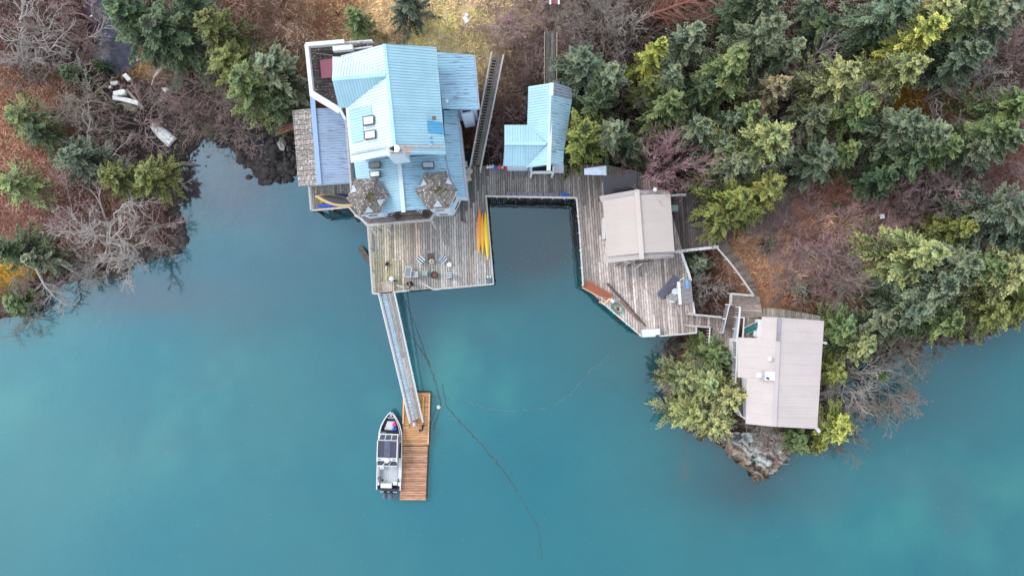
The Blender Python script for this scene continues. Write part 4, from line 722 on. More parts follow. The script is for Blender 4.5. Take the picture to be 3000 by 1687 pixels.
for i in range(n):
    g0, g1 = i / n + .003, (i + 1) / n - .003; q = [quadlerp(a, b_, c, d_, f, gg) for f, gg in ((.14, g0), (.49, g0), (.49, g1), (.14, g1))]; o = MB().prism([tuple(x) for x in q], .04).build('grating_panel', GR, g)
    mb = MB(); m0, m1 = quadlerp(a, b_, c, d_, .315, g0), quadlerp(a, b_, c, d_, .315, g1); mb.beam(m0 + Vector((0, 0, .02)), m1 + Vector((0, 0, .02)), .045, .03)
    for gg in (g0, (g0 + g1) / 2, g1): mb.beam(quadlerp(a, b_, c, d_, .14, gg) + Vector((0, 0, .02)), quadlerp(a, b_, c, d_, .49, gg) + Vector((0, 0, .02)), .04, .03)
    mb.build('panel_bars', mat('light_bar', (.66, .78, .86), .4), o)
for k in range(3):
    f0, f1 = .52 + k * .125, .52 + (k + 1) * .125 - .012; 
    for i in range(4):
        g0, g1 = i / 4, (i + 1) / 4 - .002; q = [quadlerp(a, b_, c, d_, f, gg) for f, gg in ((f0, g0), (f1, g0), (f1, g1), (f0, g1))]; MB().prism([tuple(x) for x in q], .045).build('plank', WD, g, [random.uniform(.95, 1.25)] * 3)
for (p, q) in ((P(1108,860,4.0), P(1200,1240,1.75)), (P(1154,856,4.0), P(1238,1237,1.75))):
    mb = MB(); mb.beam(p, q, .075, .06); mb.beam(Vector(p) - Vector((0, 0, .5)), Vector(q) - Vector((0, 0, .5)), .05, .05); mb.build('handrail', WHT, g); mb = MB()
    for i in range(9): x = Vector(p).lerp(Vector(q), i / 8); mb.beam(x, x - Vector((0, 0, 1)), .06, .06)
    mb.build('stanchions', WHT, g)
t = thing('ramp_platform', 'raised plank platform at the head of the gangway', 'platform', P(1130,845,3)); boards(t, pd([(1105,828),(1154,823),(1156,853),(1108,858)], 3.25), 3.25, math.radians(92), .2, WD, cf=lambda x, y: rc(1.0, 1.35, (1.06, .95, .88))); MB().beam(P(1112,830,3.3), P(1154,825,3.3), .1, .09).build('edge_strip', RAILM, t)
t = thing('ladder_walk', 'sloping plank ramp with ladder rungs and white rails between house and hut', 'ramp', P(1410,320,4)); a, b_, c, d_ = Vector(P(1441,170,6.2)), Vector(P(1472,172,6.2)), Vector(P(1411,484,3.15)), Vector(P(1381,484,3.15))
for k in range(5):
    f0 = .52 + k * .095
    for i in range(3):
        q = [quadlerp(a, b_, c, d_, f, gg) for f, gg in ((f0, i / 3), (f0 + .085, i / 3), (f0 + .085, (i + 1) / 3 - .002), (f0, (i + 1) / 3 - .002))]; MB().prism([tuple(x) for x in q], .05).build('plank', WD, t, [random.uniform(.45, .62)] * 3)
MB().prism([tuple(quadlerp(a, b_, c, d_, f, gg) - Vector((0, 0, .05))) for f, gg in ((.02, 0), (.5, 0), (.5, 1), (.02, 1))], .04).build('base_board', DKW, t)
for f in (.06, .47): MB().beam(quadlerp(a, b_, c, d_, f, 0), quadlerp(a, b_, c, d_, f, 1), .06, .08).build('ladder_rail', WD, t, (.6, .58, .55))
for i in range(38): gg = (i + .5) / 38; MB().beam(quadlerp(a, b_, c, d_, .07, gg), quadlerp(a, b_, c, d_, .46, gg), .055, .05).build('rung', WD, t, (.8, .76, .72))
rail('railing', 'left white rail of the ladder ramp beside the house', [P(1440,153,7.2), P(1377,492,4.1)], drop=1.0, capw=.13, mids=1, sp=2.4, m=RAILM); rail('railing', 'right white rail of the ladder ramp towards the hut', [P(1475,161,7.2), P(1407,500,4.1)], drop=1.0, capw=.13, mids=1, sp=2.4, m=RAILM)
t = thing('plank_path', 'narrow path of long dark planks going up behind the blue hut', 'boardwalk', P(1614,190,4)); 
for k in range(5):
    u0 = 1599 + k * 6.3
    for (v0, v1, z0, z1) in ((95,175,6.2,5.7),(176,262,5.7,5.2)): MB().beam(P(u0, v0, z0), P(u0 - .5, v1, z1), .185, .05).build('plank', WD, t, [random.uniform(.3, .45)] * 3)
for u0 in (1595.5, 1631.5): MB().beam(P(u0, 95, 6.3), P(u0 - 1, 262, 5.3), .06, .16).build('side_board', WD, t, (1.1, .95, .75))
# ---------------- floating dock ----------------
t = thing('floating_dock', 'floating dock of new orange brown cedar boards', 'dock', P(1215,1300,.3)); dz = .55
for (poly, cc) in (([(1181,1151),(1259,1150),(1254,1303),(1179,1304)], (1.15, 1.1, .85)), ([(1179,1307),(1253,1306.5),(1246.5,1464),(1170.6,1463.5)], (.92, .87, .85))):
    w_ = pd(poly, dz); k = 0; boards(t, w_, dz, math.radians(0), .168, CED, length=9, gap=.04, cf=lambda x, y: rc(.82, 1.15, cc)); fascia(t, w_, dz - .0, mat('dock_side', srgb(120, 84, 62), .8), .22)
for (p, q) in ((P(1258.5,1152,dz + .1), P(1254,1302,dz + .1)), (P(1183,1153,dz + .1), P(1181,1240,dz + .1))): MB().beam(p, q, .14, .1).build('bull_rail', CED, t, (1.25, 1.2, 1.1))
MB().beam(P(1241,1160,dz + .09), P(1238,1246,dz + .09), .12, .1).build('runner_board', CED, t, (1.0, 1.05, .45)); MB().beam(P(1196,1238,dz + .09), P(1195.5,1251,dz + .09), .14, .1).build('runner_board', CED, t, (1.0, 1.05, .45))
x, y, _ = P(1214,1230,.2)
for (u, v) in ((1200,1170),(1240,1170),(1200,1285),(1235,1285),(1195,1325),(1232,1325),(1190,1438),(1226,1438)): x, y, _ = P(u, v, .1); MB().box((x, y, .0), (.9, 1.6, .6)).build('float', BLK, t)
# ---------------- main house ----------------
hs = thing('main_house', 'large house with sky blue metal roofs and two shingled turrets', 'house', P(1200,330,3))
RZ, EZ = 13.5, 11.4; rN, rS = P(1125.7,129.7,RZ), P(1158,449,RZ); ne, se_ = P(1278.4,138.8,EZ), P(1306,454,EZ); nw, sw = P(998.7,164,EZ), P(1027.7,477.5,EZ)
ra = math.atan2(rN[1] - rS[1], rN[0] - rS[0]); pa = ra - math.pi / 2
def patch(x, y):
    return BLp
r_ = MB().beam(rN, rS, .26, .1).build('roof', BLU, hs, BLp)
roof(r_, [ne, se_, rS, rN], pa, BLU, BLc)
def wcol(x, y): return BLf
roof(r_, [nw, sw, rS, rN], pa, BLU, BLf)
DZ = 13.42; d0, d1 = P(974.5,234.6,DZ), P(1130,221,DZ); dnw, dne = P(975,168,EZ + .02), P(1059,160,EZ + 1.1); dsw, dse = P(993,317.4,EZ + .02), P(1079,310.5,EZ + .35)
da = math.atan2(d1[1] - d0[1], d1[0] - d0[0]); up = .10
dn = [(p[0], p[1], p[2] + up) for p in (d0, d1, dnw)]; fN = plane(*dn); ds = [(p[0], p[1], p[2] + up) for p in (d0, d1, dsw)]; fS = plane(*ds)
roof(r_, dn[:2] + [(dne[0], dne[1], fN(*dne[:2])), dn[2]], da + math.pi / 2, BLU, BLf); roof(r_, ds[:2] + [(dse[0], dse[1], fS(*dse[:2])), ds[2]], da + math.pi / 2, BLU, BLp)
cap(r_, (d0[0], d0[1], DZ + .16), (d1[0], d1[1], DZ + .16), BLU, BLc, .28)
# darker blue overlay sheets and patches on the slopes
fW = plane(nw, sw, rS); fE = plane(ne, se_, rS)
def overlay(px, f, z, m, color, ang, name='roof_patch', lift=.05, rib=.23):
    pts = [P(u, v, z)[:2] for u, v in px]; pts = [(x, y, f(x, y) + lift) for x, y in pts]; roof(r_, pts, ang, m, color, name=name, rib=rib, ribh=.025)
overlay([(1016,319),(1090,313),(1092,330),(1094,346),(1062,349),(1066,410),(1026,419)], fW, 12.2, BLU, BLp, pa)
overlay([(1251,353),(1294,354),(1297,389),(1254,388)], fE, 12.2, BLU, (.12, .42, .66), pa)
for (u, v, a_, c_) in ((1261,402,6,BLd),(1263,414,6,BLd),(1256,396,7,BLp),(1258,424,8,BLp)): overlay([(u,v),(u+a_,v),(u+a_,v+a_),(u,v+a_)], fE, 12, BLU, c_, pa, lift=.06)
# flashing bands at the south gable
p0, p1 = P(1157,428,RZ + .1), P(1304,431,EZ + .12); cap(r_, p0, p1, mat('rusty_flashing', srgb(205, 180, 168), .5), (1, 1, 1), .12, 'flashing', .05); cap(r_, P(1025,452,EZ + .14), P(1132,430,RZ - .05), mat('grey_flashing', (.5, .5, .52), .5), (1, 1, 1), .12, 'flashing', .05)
overlay([(1160,433),(1216,433),(1200,454),(1160,454)], fE, 12.6, mat('rust_washed_metal', srgb(222, 196, 180), .5, n=(1.5, .12)), (1, 1, 1), pa, lift=.03)
MB().box(Vector(P(1272,346,12.1)), (.3, .28, .2), pa).build('roof_vent', mat('brown_vent', (.16, .11, .1), .6), r_)
z1, z2 = 12.35, 12.75
skylight(r_, [(1064,344),(1095,340),(1095,364),(1066,368)], z1, z2, CLR); skylight(r_, [(1068,387),(1099,382),(1100,405),(1070,409)], z1, z2, CLR)
def inset(poly, k):
    cx = sum(p[0] for p in poly) / len(poly); cy = sum(p[1] for p in poly) / len(poly); o = []
    for p in poly:
        d = Vector((cx - p[0], cy - p[1])); L_ = d.length; o.append((p[0] + d.x / L_ * k, p[1] + d.y / L_ * k))
    return o
walls(hs, inset([p[:2] for p in (nw, ne, se_, sw)], .9), 2.2, EZ - .15); walls(hs, inset([d0[:2][:2] and p[:2] for p in (dnw, dne, dse, dsw)], .5), 2.2, EZ - .1)
def gable(parent, a, b_, apex, m=SID, name='gable'): MB().add([a, b_, apex], [(0, 1, 2)]).build(name, m, parent)
gable(hs, (sw[0] + .3, sw[1] + .35, EZ - .1), (se_[0] - .3, se_[1] + .35, EZ - .1), (rS[0], rS[1] + .35, RZ - .12)); gable(hs, (nw[0] + .3, nw[1] - .35, EZ - .1), (ne[0] - .3, ne[1] - .35, EZ - .1), (rN[0], rN[1] - .35, RZ - .12)); gable(hs, (dnw[0] + .35, dnw[1] - .2, EZ), (dsw[0] + .35, dsw[1] + .2, EZ), (d0[0] + .35, d0[1], DZ - .1))
# east wing and side shed
wa = [P(1280,154,9.6), P(1391,162,9.0), P(1404.5,321.5,9.0), P(1297,318.8,9.6)]; roof(hs, [wa[1], wa[2], wa[3], wa[0]], pa, BLW, (.38, .62, .74)); cap(hs, wa[1], wa[2], mat('grey_gutter', (.36, .36, .38), .5), wd=.1, name='gutter', ht=.1)
walls(hs, inset([p[:2] for p in wa], .7), 3.0, 8.9); x, y, z = P(1310,299,9.65); mb = MB(); mb.cyl((x, y, z), .1, .35, 10); mb.ball((x, y, z + .38), .14, 10, 6); mb.build('roof_vent', WHT, hs)
sa = [P(1300,323,8.4), P(1340,323,7.9), P(1354,447,7.9), P(1366,578,7.9), P(1331,575,8.3), P(1305,450,8.4)]; roof(hs, [sa[0], sa[1], sa[3], sa[4], sa[5]], pa, BLW, (.34, .56, .68)); cap(hs, sa[1], sa[3], mat('grey_gutter', (.36, .36, .38), .5), wd=.09, name='gutter', ht=.1); walls(hs, inset([sa[0][:2], sa[1][:2], sa[3][:2], sa[4][:2]], .35), 3.0, 7.7)
walls(hs, [P(1348,318,8)[:2], P(1382,318,8)[:2], P(1384,330,8)[:2], P(1352,336,8)[:2]], 3.2, 8.0)
# south wing
SR, SE = 9.5, 8.35; s0, s1 = P(1169,462,SR), P(1182.6,617,SR); w0, w1 = P(1036,468,SE), P(1058,634,SE); e0, e1 = P(1312,450,SE), P(1330,608,SE)
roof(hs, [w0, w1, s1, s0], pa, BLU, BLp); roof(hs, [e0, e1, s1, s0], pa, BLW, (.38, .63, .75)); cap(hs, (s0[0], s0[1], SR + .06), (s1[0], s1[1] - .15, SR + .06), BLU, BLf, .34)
walls(hs, [(w0[0] + .5, w0[1]), (e0[0] - .4, e0[1]), (e1[0] - .4, e1[1] + .7), (w1[0] + .5, w1[1] + .9)], 2.4, SE - .12); gable(hs, (w1[0] + .5, w1[1] + .9, SE - .12), (e1[0] - .4, e1[1] + .7, SE - .12), (s1[0], s1[1] + .7, SR - .12))
skylight(hs, [(1081,478),(1113,475),(1114,490),(1082,493)], SE + .5, SE + .95, GLS); skylight(hs, [(1084,504),(1112,501),(1113,517),(1086,520)], SE + .5, SE + .95, CLR); skylight(hs, [(1238,476),(1270,475),(1272,492),(1240,493)], SE + .95, SE + .5, mat('blue_grey_glass', (.42, .5, .56), .12, n=(3, .1)))
# chimney
mb = MB(); q = [P(1130,433,13.9), P(1180,429,13.9), P(1184,452,13.9), P(1134,457,13.9)]; mb.prism(q, 3.4); ch = mb.build('chimney', mat('chimney_cladding', (.60, .68, .76), .6, n=(4, .12), n2=(14, .1)), hs); MB().prism([P(1140,431,13.98), P(1178,429,13.98), P(1181,449,13.98), P(1142,452,13.98)], .1).build('chimney_cap', mat('mortar', (.42, .38, .35), .9, n=(6, .4)), ch)
for (u, v, m_, r) in ((1149,439,mat('flue_metal', (.5, .5, .5), .4, .7), .26), (1162,438,WHT, .30)):
    x, y, z = P(u, v, 14.1); mb = MB(); mb.cyl((x, y, z - .2), r * .75, .5, 14); mb.cyl((x, y, z + .3), r, .1, 14); mb.build('flue', m_, ch); MB().cyl((x, y, z + .402), r * .45, .02, 12).build('flue_opening' if m_ is not WHT else 'flue_cap', BLK if m_ is not WHT else WHT, ch)
# turrets
def turret(name, cxy, apz, corners, ez, lights, nwin, moss):
    cx, cy, _ = P(cxy[0], cxy[1], apz); t = bpy.data.objects.new('turret', None); C.objects.link(t); t.parent = hs; WL[t.name] = WL[hs.name]; cs = [P(u, v, ez) for u, v in corners]; n = 6; ap = (cx, cy, apz)
    mx_ = sum(c[0] for c in cs) / 6; my_ = sum(c[1] for c in cs) / 6
    for i in range(n):
        a, b2 = cs[i], cs[(i + 1) % n]; shingles(t, [a, b2, ap], math.atan2(b2[1] - a[1], b2[0] - a[0]), .2, .28, SHG, 'roof_facet', [random.uniform(.8, 1.15)] * 3); MB().beam((a[0], a[1], a[2] + .05), (cx, cy, apz + .05), .2, .08).build('hip_shingles', SHG, t, (.7, .66, .62))
        if i in lights:
            nn = (Vector(b2) - Vector(a)).cross(Vector(ap) - Vector(a)).normalized(); nn = -nn if nn.z < 0 else nn; m_ = (Vector(a) + Vector(b2)) / 2; e = (Vector(b2) - Vector(a)).normalized(); upv = (Vector(ap) - m_)
            q = [m_ + upv * .16 - e * .36 + nn * .12, m_ + upv * .16 + e * .36 + nn * .12, m_ + upv * .46 + nn * .08]; q2 = [x + (x - sum(q, Vector()) / 3) * .22 - nn * .04 for x in q]
            MB().loft([[x - nn * .16 for x in q2], q2]).build('dormer', SHG, t, (.9, .85, .8)); MB().loft([[x - nn * .05 for x in q], [x + nn * .02 for x in q]]).build('dormer_pane', mat('pale_pane', (.52, .58, .64), .3), t)
    wp = [(mx_ + (c[0] - mx_) * .93, my_ + (c[1] - my_) * .93) for c in cs]; walls(t, wp, 2.95, ez - .05)
    a_ = sum(wp[i][0] * wp[(i + 1) % n][1] - wp[(i + 1) % n][0] * wp[i][1] for i in range(n)); ww = wp if a_ > 0 else wp[::-1]
    for i in range(n):
        if (ww[i][1] + ww[(i + 1) % n][1]) / 2 < my_ - .2:
            wall_window(t, ww[i], ww[(i + 1) % n], .22, .78, ez - 1.9, ez - .75); wall_window(t, ww[i], ww[(i + 1) % n], .22, .78, 4.1, 5.3)
    mb = MB()
    for _ in range(70): a2 = random.uniform(0, 6.3); r = abs(random.gauss(0, .4)); mb.ball((cx + .35 * moss + r * math.cos(a2), cy - .1 + r * math.sin(a2) * .7, apz + .03 - r * .55), random.uniform(.025, .08), 5, 4)
    mb.build('moss_tuft', MOSS, t)
turret('left', (1071,571), 11.4, [(1041,525),(1105,521),(1138,571),(1114,624),(1054,631),(1016,582)], 9.5, (2, 3, 5), 2, 1); turret('right', (1279,550), 11.1, [(1244.5,507),(1306,503),(1340,556.5),(1314,610.5),(1254,613.7),(1219,563)], 9.3, (1, 3, 5), 2, .2)
# west annex
an = thing('west_annex', 'low annex with half blue metal half grey shingle roof over the water', 'annex', P(940,430,3)); AR = 6.9; ar0, ar1 = P(916,318,AR), P(936,542,AR); aw0, aw1 = P(856.6,324,6.1), P(874.6,547,6.1); ae0, ae1 = P(1012,318,6.3), P(1027,536,6.3); aa = math.atan2(ar0[1] - ar1[1], ar0[0] - ar1[0])
for i in range(15):
    f0, f1 = i / 15, (i + 1) / 15 - .006; a, b2, c_, d2 = (Vector(aw0).lerp(Vector(aw1), f0), Vector(aw0).lerp(Vector(aw1), f1), Vector(ar0).lerp(Vector(ar1), f1), Vector(ar0).lerp(Vector(ar1), f0)); shingles(an, [a, b2, c_, d2], aa, .24, .3, SHG, 'shingle_course', [random.uniform(.95, 1.4)] * 3)
roof(an, [ae0, ae1, ar1, ar0], aa - math.pi / 2, BLW, (.44, .54, .68)); cap(an, (ar0[0], ar0[1] + 1.0, AR + .07), (ar1[0], ar1[1], AR + .07), BLU, (.36, .50, .72), .42)
walls(an, [(aw0[0] + .4, aw0[1] - .3), (ae0[0] - .2, ae0[1] - .3), (ae1[0] - .2, ae1[1] + .4), (aw1[0] + .4, aw1[1] + .4)], 3.3, 6.0, RAILM)
MB().beam(P(1013,350,9.2), P(1029,560,6.6), .16, .12).build('fascia_board', RAILM, an)
AD = pd([(908,545),(912,618),(1026,608),(1070,655),(1078,663),(1110,560),(1030,530)], 3.4); t = thing('annex_deck', 'narrow plank deck below the annex holding the canoe', 'deck', P(960,580,3.4)); boards(t, AD, 3.4, math.radians(92), .23, WD, cf=lambda x, y: [random.uniform(.7, 1.1)] * 3); fascia(t, AD[:4], 3.4); piles(t, [(912,560),(914,612),(965,612),(1020,605),(1060,645)], 3.3)
rail('railing', 'weathered rail along the west side of the canoe deck', R_([(905,547),(911,617)], 4.3), drop=.9, mids=2, capw=.16); rail('railing', 'weathered rail along the south edge of the canoe deck to the balcony', R_([(911,617),(1022,607),(1042,630)], 4.3), drop=.9, mids=1, capw=.16)
# braces under the annex deck
mb = MB()
for (u0, v0, u1, v1) in ((925,615,960,640),(1000,610,970,645),(1020,610,1050,650)): mb.beam(P(u0, v0, 3.1), P(u1, v1, 0), .1, .1)
mb.build('brace', DKW, t)
# north west roof terrace
tr = thing('roof_terrace', 'dark mossy terrace with thick white parapets on the north west corner of the house', 'terrace', P(960,200,8)); TZ = 8.6; tp = pd([(902,140),(1091,126),(1120,150),(1050,340),(1012,345),(915,275)], TZ); boards(tr, tp, TZ, math.radians(3), .24, DKD, length=2.2, zj=.03, th=.06); MB().prism([(x, y, TZ - .1) for x, y in tp], .25).build('slab', DKW, tr)
wl = [(x, y) for x, y in inset(tp, .3)]; walls(tr, wl, 3.0, TZ - .4)
for (p, q, w_) in (((898,134),(1010,124.5),.40), ((900,133),(915,279),.38), ((914,276),(998,327),.62), ((998,325),(1014,353),.25), ((977,146),(1035,141),.5)):
    TZ += .004; a, b2 = P(*p, TZ + .95), P(*q, TZ + .95); MB().beam(a, b2, w_ * .8, .55).build('parapet', WHT, tr)
a, b2 = P(1010,125,TZ + .9), P(1091,119,TZ + .9); mb = MB(); mb.beam(a, b2, .12, .1); mb.beam(Vector(a) - Vector((0, 0, .45)), Vector(b2) - Vector((0, 0, .45)), .05, .3); mb.beam(P(1037,144,TZ + .9), P(1091,137,TZ + .9), .12, .1); mb.build('old_rail', RUST, tr)
MB().prism([P(936.6,176.6,TZ + .5), P(976,172,TZ + .5), P(978,227,TZ + .5), P(942,230,TZ + .5)], .12).build('maroon_panel', MAR, tr); MB().beam(P(925,157,TZ + .1), P(975,163,TZ + .1), .06, .06).build('loose_pole', WD, tr, (.9, .7, .6))
# balcony between turrets
bc = thing('balcony', 'shaded balcony with a white rail between the two turrets', 'balcony', P(1170,640,5.8)); BZ = 5.9; bp_ = pd([(1066,622),(1080,654),(1262,641),(1272,618),(1272,590),(1080,596)], BZ); boards(bc, bp_, BZ, math.radians(3), .2, WDX, cf=lambda x, y: rc(.35, .5, (1.1, .9, .85)))
pts = R_([(1040,631),(1057,640),(1076,660),(1260,645),(1273,626)], BZ + .95)
for si, (a, b2) in enumerate(zip(pts, pts[1:])): o_ = Vector((0, 0, .004 * (si % 2))); MB().beam(Vector(a) + o_, Vector(b2) + o_, .2, .07).build('top_rail', RAILM, bc)
mb = MB()
for si, (a, b2) in enumerate(zip(pts, pts[1:])):
    n = max(1, round((Vector(b2) - Vector(a)).length / 1.4))
    for i in range(1 if si else 0, n + 1): p = Vector(a).lerp(Vector(b2), i / n); mb.beam(p, p - Vector((0, 0, 1.0)), .09, .09)
mb.build('posts', RAILM, bc); mb = MB()
for (u, v) in ((1083,659),(1128,655),(1261,643)): x, y, z = P(u, v, BZ); mb.beam((x, y, 3), (x, y, BZ), .14, .14); mb.beam((x, y - .02, BZ - .1), (x + .5, y - .9, BZ - .2), .1, .1)
mb.build('support_posts', RAILM, bc)
# ---------------- hut with blue roof ----------------
ht = thing('blue_roofed_hut', 'small hut with a light blue cross gabled metal roof and white porch', 'hut', P(1600,400,4)); z0, z1 = 8.6, 7.3; a0, a1 = P(1616,244,z0), P(1607,483,z0); wN, wS = P(1548,254,z1), P(1541,491,z1); eN, eS = P(1678,254,z1), P(1662,480,z1); ha = math.atan2(a0[1] - a1[1], a0[0] - a1[0]); hp = ha - math.pi / 2
roof(ht, [wN, wS, a1, a0], hp, BLU, BLp); roof(ht, [P(1676,292,z1), P(1653,440,z1), Vector(a0).lerp(Vector(a1), .80)[:], Vector(a0).lerp(Vector(a1), .17)[:]], hp, BLW, BLp)
f = plane(eN, eS, a1); roof(ht, [(lambda q: (q[0], q[1], f(*q) - .08))(P(u, v, 7.8)[:2]) for u, v in ((1618,247),(1618,286),(1677,295),(1677,254))], hp, BLW, (.36, .40, .46)); roof(ht, [(lambda q: (q[0], q[1], f(*q) - .06))(P(u, v, 7.8)[:2]) for u, v in ((1609,440),(1607,484),(1650,484),(1653,440))], hp, BLW, BLc)
c0, c1 = P(1478,421,8.5), P(1600,422,8.5); cn, cs_ = P(1478,367,7.3), P(1474.5,487,7.3); cn2, cs2 = P(1549,367,7.3), P(1549,487,7.3)
k = .07; roof(ht, [(p[0], p[1], p[2] + k) for p in (cn, cn2, c1, c0)], math.pi / 2, BLU, BLp); roof(ht, [(p[0], p[1], p[2] + k) for p in (cs_, cs2, c1, c0)], math.pi / 2, BLU, BLc)
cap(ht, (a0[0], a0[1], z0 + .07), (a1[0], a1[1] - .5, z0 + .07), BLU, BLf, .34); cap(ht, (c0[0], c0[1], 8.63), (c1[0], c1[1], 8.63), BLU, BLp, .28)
hw = [(wN[0] + .35, wN[1] - .3), (eN[0] - .35, eN[1] - .4), (eS[0] - .35, eS[1] + .4), (wS[0] + .35, wS[1] + .4)]; walls(ht, hw, 2.6, z1 - .1); walls(ht, [(cn[0] + .35, cn[1] - .35), (cn2[0], cn2[1] - .35), (cs2[0], cs2[1] + .35), (cs_[0] + .35, cs_[1] + .35)], 2.6, z1 - .1)
gable(ht, (wS[0] + .35, wS[1] + .4, z1 - .1), (eS[0] - .35, eS[1] + .4, z1 - .1), (a1[0], a1[1] + .4, z0 - .1)); gable(ht, (cs_[0] + .35, cs_[1], z1 - .1), (cn[0] + .35, cn[1], z1 - .1), (c0[0] + .35, c0[1], 8.45))
po = MB().prism([P(u, v, 5.0) for u, v in ((1556,478),(1622,478),(1621,503),(1559,504))], .15).build('porch_floor', DKW, ht)
mb = MB(); mb.beam(P(1557,505,5.9), P(1621,504,5.9), .18, .08); mb.beam(P(1557,487,5.9), P(1557,505,5.9), .14, .08); mb.beam(P(1621,487,5.9), P(1621,505,5.9), .14, .08)
for (u, v) in ((1557,505),(1621,504)): x, y, z = P(u, v, 5.9); mb.beam((x, y, 3), (x, y, 5.9), .16, .16)
mb.build('porch_railing', WHT, ht); mb = MB(); a, b2 = Vector(P(1558,505,5.85)), Vector(P(1620,504,5.85))
for i in range(1, 24): p = a.lerp(b2, i / 24); mb.beam(p, p - Vector((0, 0, .85)), .05, .05)
mb.build('porch_balusters', WHT, ht); MB().prism([P(1621.5,482,5.6), P(1652,482,5.6), P(1650.5,507,5.5), P(1621.5,506,5.5)], .08).build('side_roof', mat('spotted_white_metal', (.55, .56, .60), .6, n=(9, .35)), ht)
t = thing('awning', 'white blue metal awning peeking out below the yellow olive spruce', 'awning', P(1745,505,4)); MB().prism([P(1711,494,5.4), P(1776,486,5.7), P(1777,514,5.3), P(1712,512,5.2)], .06).build('awning_sheet', mat('pale_blue_metal', (.62, .70, .82), .5), t); MB().beam(P(1713,509,5.1), P(1713,509,3), .08, .08).build('awning_post', RAILM, t); MB().beam(P(1775,511,5.1), P(1775,511,3), .08, .08).build('awning_post', RAILM, t)
# ---------------- dark shed and tan cabin ----------------
sh = thing('dark_shed', 'shed with dark charcoal ribbed roof behind the tan cabin', 'shed', P(1815,540,3)); q = [P(1765.5,515,5.9), P(1865.5,507,6.1), P(1869,562,5.7), P(1768,573,5.5)]; roof(sh, q, math.atan2(q[0][1] - q[3][1], q[0][0] - q[3][0]), GRM, (1, 1, 1), rib=.2); walls(sh, inset([p[:2] for p in q], .4), 3.0, 5.4, WHT)
MB().beam(P(1797,557,5.85), P(1850,549,5.95), .12, .12).build('dark_gutter', BLK, sh)
cb = thing('tan_cabin', 'cabin with a cream tan metal gable roof beside the boat slip', 'cabin', P(1870,650,3)); z0, z1 = 6.9, 6.2; k0, k1 = P(1863.5,572,z0), P(1877.5,742,z0); cw0, cw1 = P(1765.5,589,z1), P(1780,752,z1); ce0, ce1 = P(1964,569,z1), P(1976,737,z1)
ka = math.atan2(k0[1] - k1[1], k0[0] - k1[0]) - math.pi / 2; roof(cb, [cw0, cw1, k1, k0], ka, TAN, (.60, .515, .465), rib=.22, ribh=.012); roof(cb, [ce0, ce1, k1, k0], ka, TAN, (.64, .555, .50), rib=.22, ribh=.012)
dz = -.22; S_ = lambda u, v, z: (lambda p: (p[0], p[1], p[2] + dz))(P(u, v, z))
roof(cb, [S_(1757,574,z1), S_(1762,592,z1), S_(1864,576,z0), S_(1867,555,z0)], ka, TAN, (.53, .48, .455), rib=.22, ribh=.015); roof(cb, [S_(1961,557,z1), S_(1965,572,z1), S_(1864,576,z0), S_(1867,555,z0)], ka, TANW, (.49, .45, .43), rib=.22, ribh=.015)
roof(cb, [S_(1769,743,z1), S_(1774,771,z1), S_(1881,759,z0), S_(1877,738,z0)], ka, TAN, (.53, .485, .46), rib=.22, ribh=.015); roof(cb, [S_(1974,733,z1), S_(1976,754,z1), S_(1881,759,z0), S_(1877,738,z0)], ka, TANW, (.5, .46, .44), rib=.22, ribh=.015)
cap(cb, P(1865.5,556,z0 + .12), P(1880,760,z0 + .12), TAN, (.64, .555, .50), .42)
walls(cb, [(cw0[0] + .5, cw0[1] + .1), (ce0[0] - .4, ce0[1] + .1), (ce1[0] - .4, ce1[1] + .1), (cw1[0] + .5, cw1[1] - .1)], 3.0, z1 - .1, WHT); MB().beam(P(1767,640,4.6), P(1769,700,4.6), .12, 1.2).build('white_shutter', WHT, cb)
for (u, v, s_) in ((1919,556,.28),(1870,708,.12),(1887,692,.08),(1889,720,.08)):
    x, y, z = P(u, v, 6.6); mb = MB(); mb.cyl((x, y, z - .4), s_ * .5, .5, 10); mb.ball((x, y, z + .1), s_ * .7, 10, 6); mb.build('roof_vent', WHT, cb)
for a_, b2, c_ in ((cw1, ce1, k1), (cw0, ce0, k0)):
    s_ = -.1 if a_ is cw0 else .1; MB().add([(a_[0] + .5, a_[1] + s_, z1 - .12), (b2[0] - .4, b2[1] + s_, z1 - .12), (c_[0], c_[1] + s_, z0 - .3)], [(0, 1, 2)]).build('gable', WHT, cb)
# ---------------- big cabin ----------------
bcn = thing('big_cabin', 'large cabin with a pale pink tan metal roof on the wooded point', 'cabin', P(2290,1090,4)); z0, z1 = 8.7, 7.8; k0, k1 = P(2284,930,z0), P(2269,1249,z0); e0, e1 = P(2414.5,939.6,z1), P(2394,1256,z1); ba = math.atan2(k0[1] - k1[1], k0[0] - k1[0]) - math.pi / 2; roof(bcn, [e0, e1, k1, k0], ba, TAN, (.64, .555, .52), rib=.24, ribh=.014)
fw = plane(k0, k1, P(2185,1241,7.9)); T3 = lambda u, v: (lambda x, y: (x, y, fw(x, y)))(*(lambda: (lambda z: P(u, v, z)[:2])(8.7 - (2277 - u) / 100 * .85))())
roof(bcn, [T3(2276.5,1108.5), T3(2189,1108.5), T3(2185,1241), T3(2269,1249)], ba, TAN, (.60, .52, .485), rib=.24, ribh=.014); roof(bcn, [T3(2283,992.5), T3(2165,989), T3(2162,1105), T3(2189,1108), T3(2277,1108)], ba, TAN, (.60, .52, .485), rib=.24, ribh=.014); roof(bcn, [T3(2284,930), T3(2234,927.7), T3(2230,992), T3(2283,992)], ba, TAN, (.60, .52, .485), rib=.24, ribh=.014)
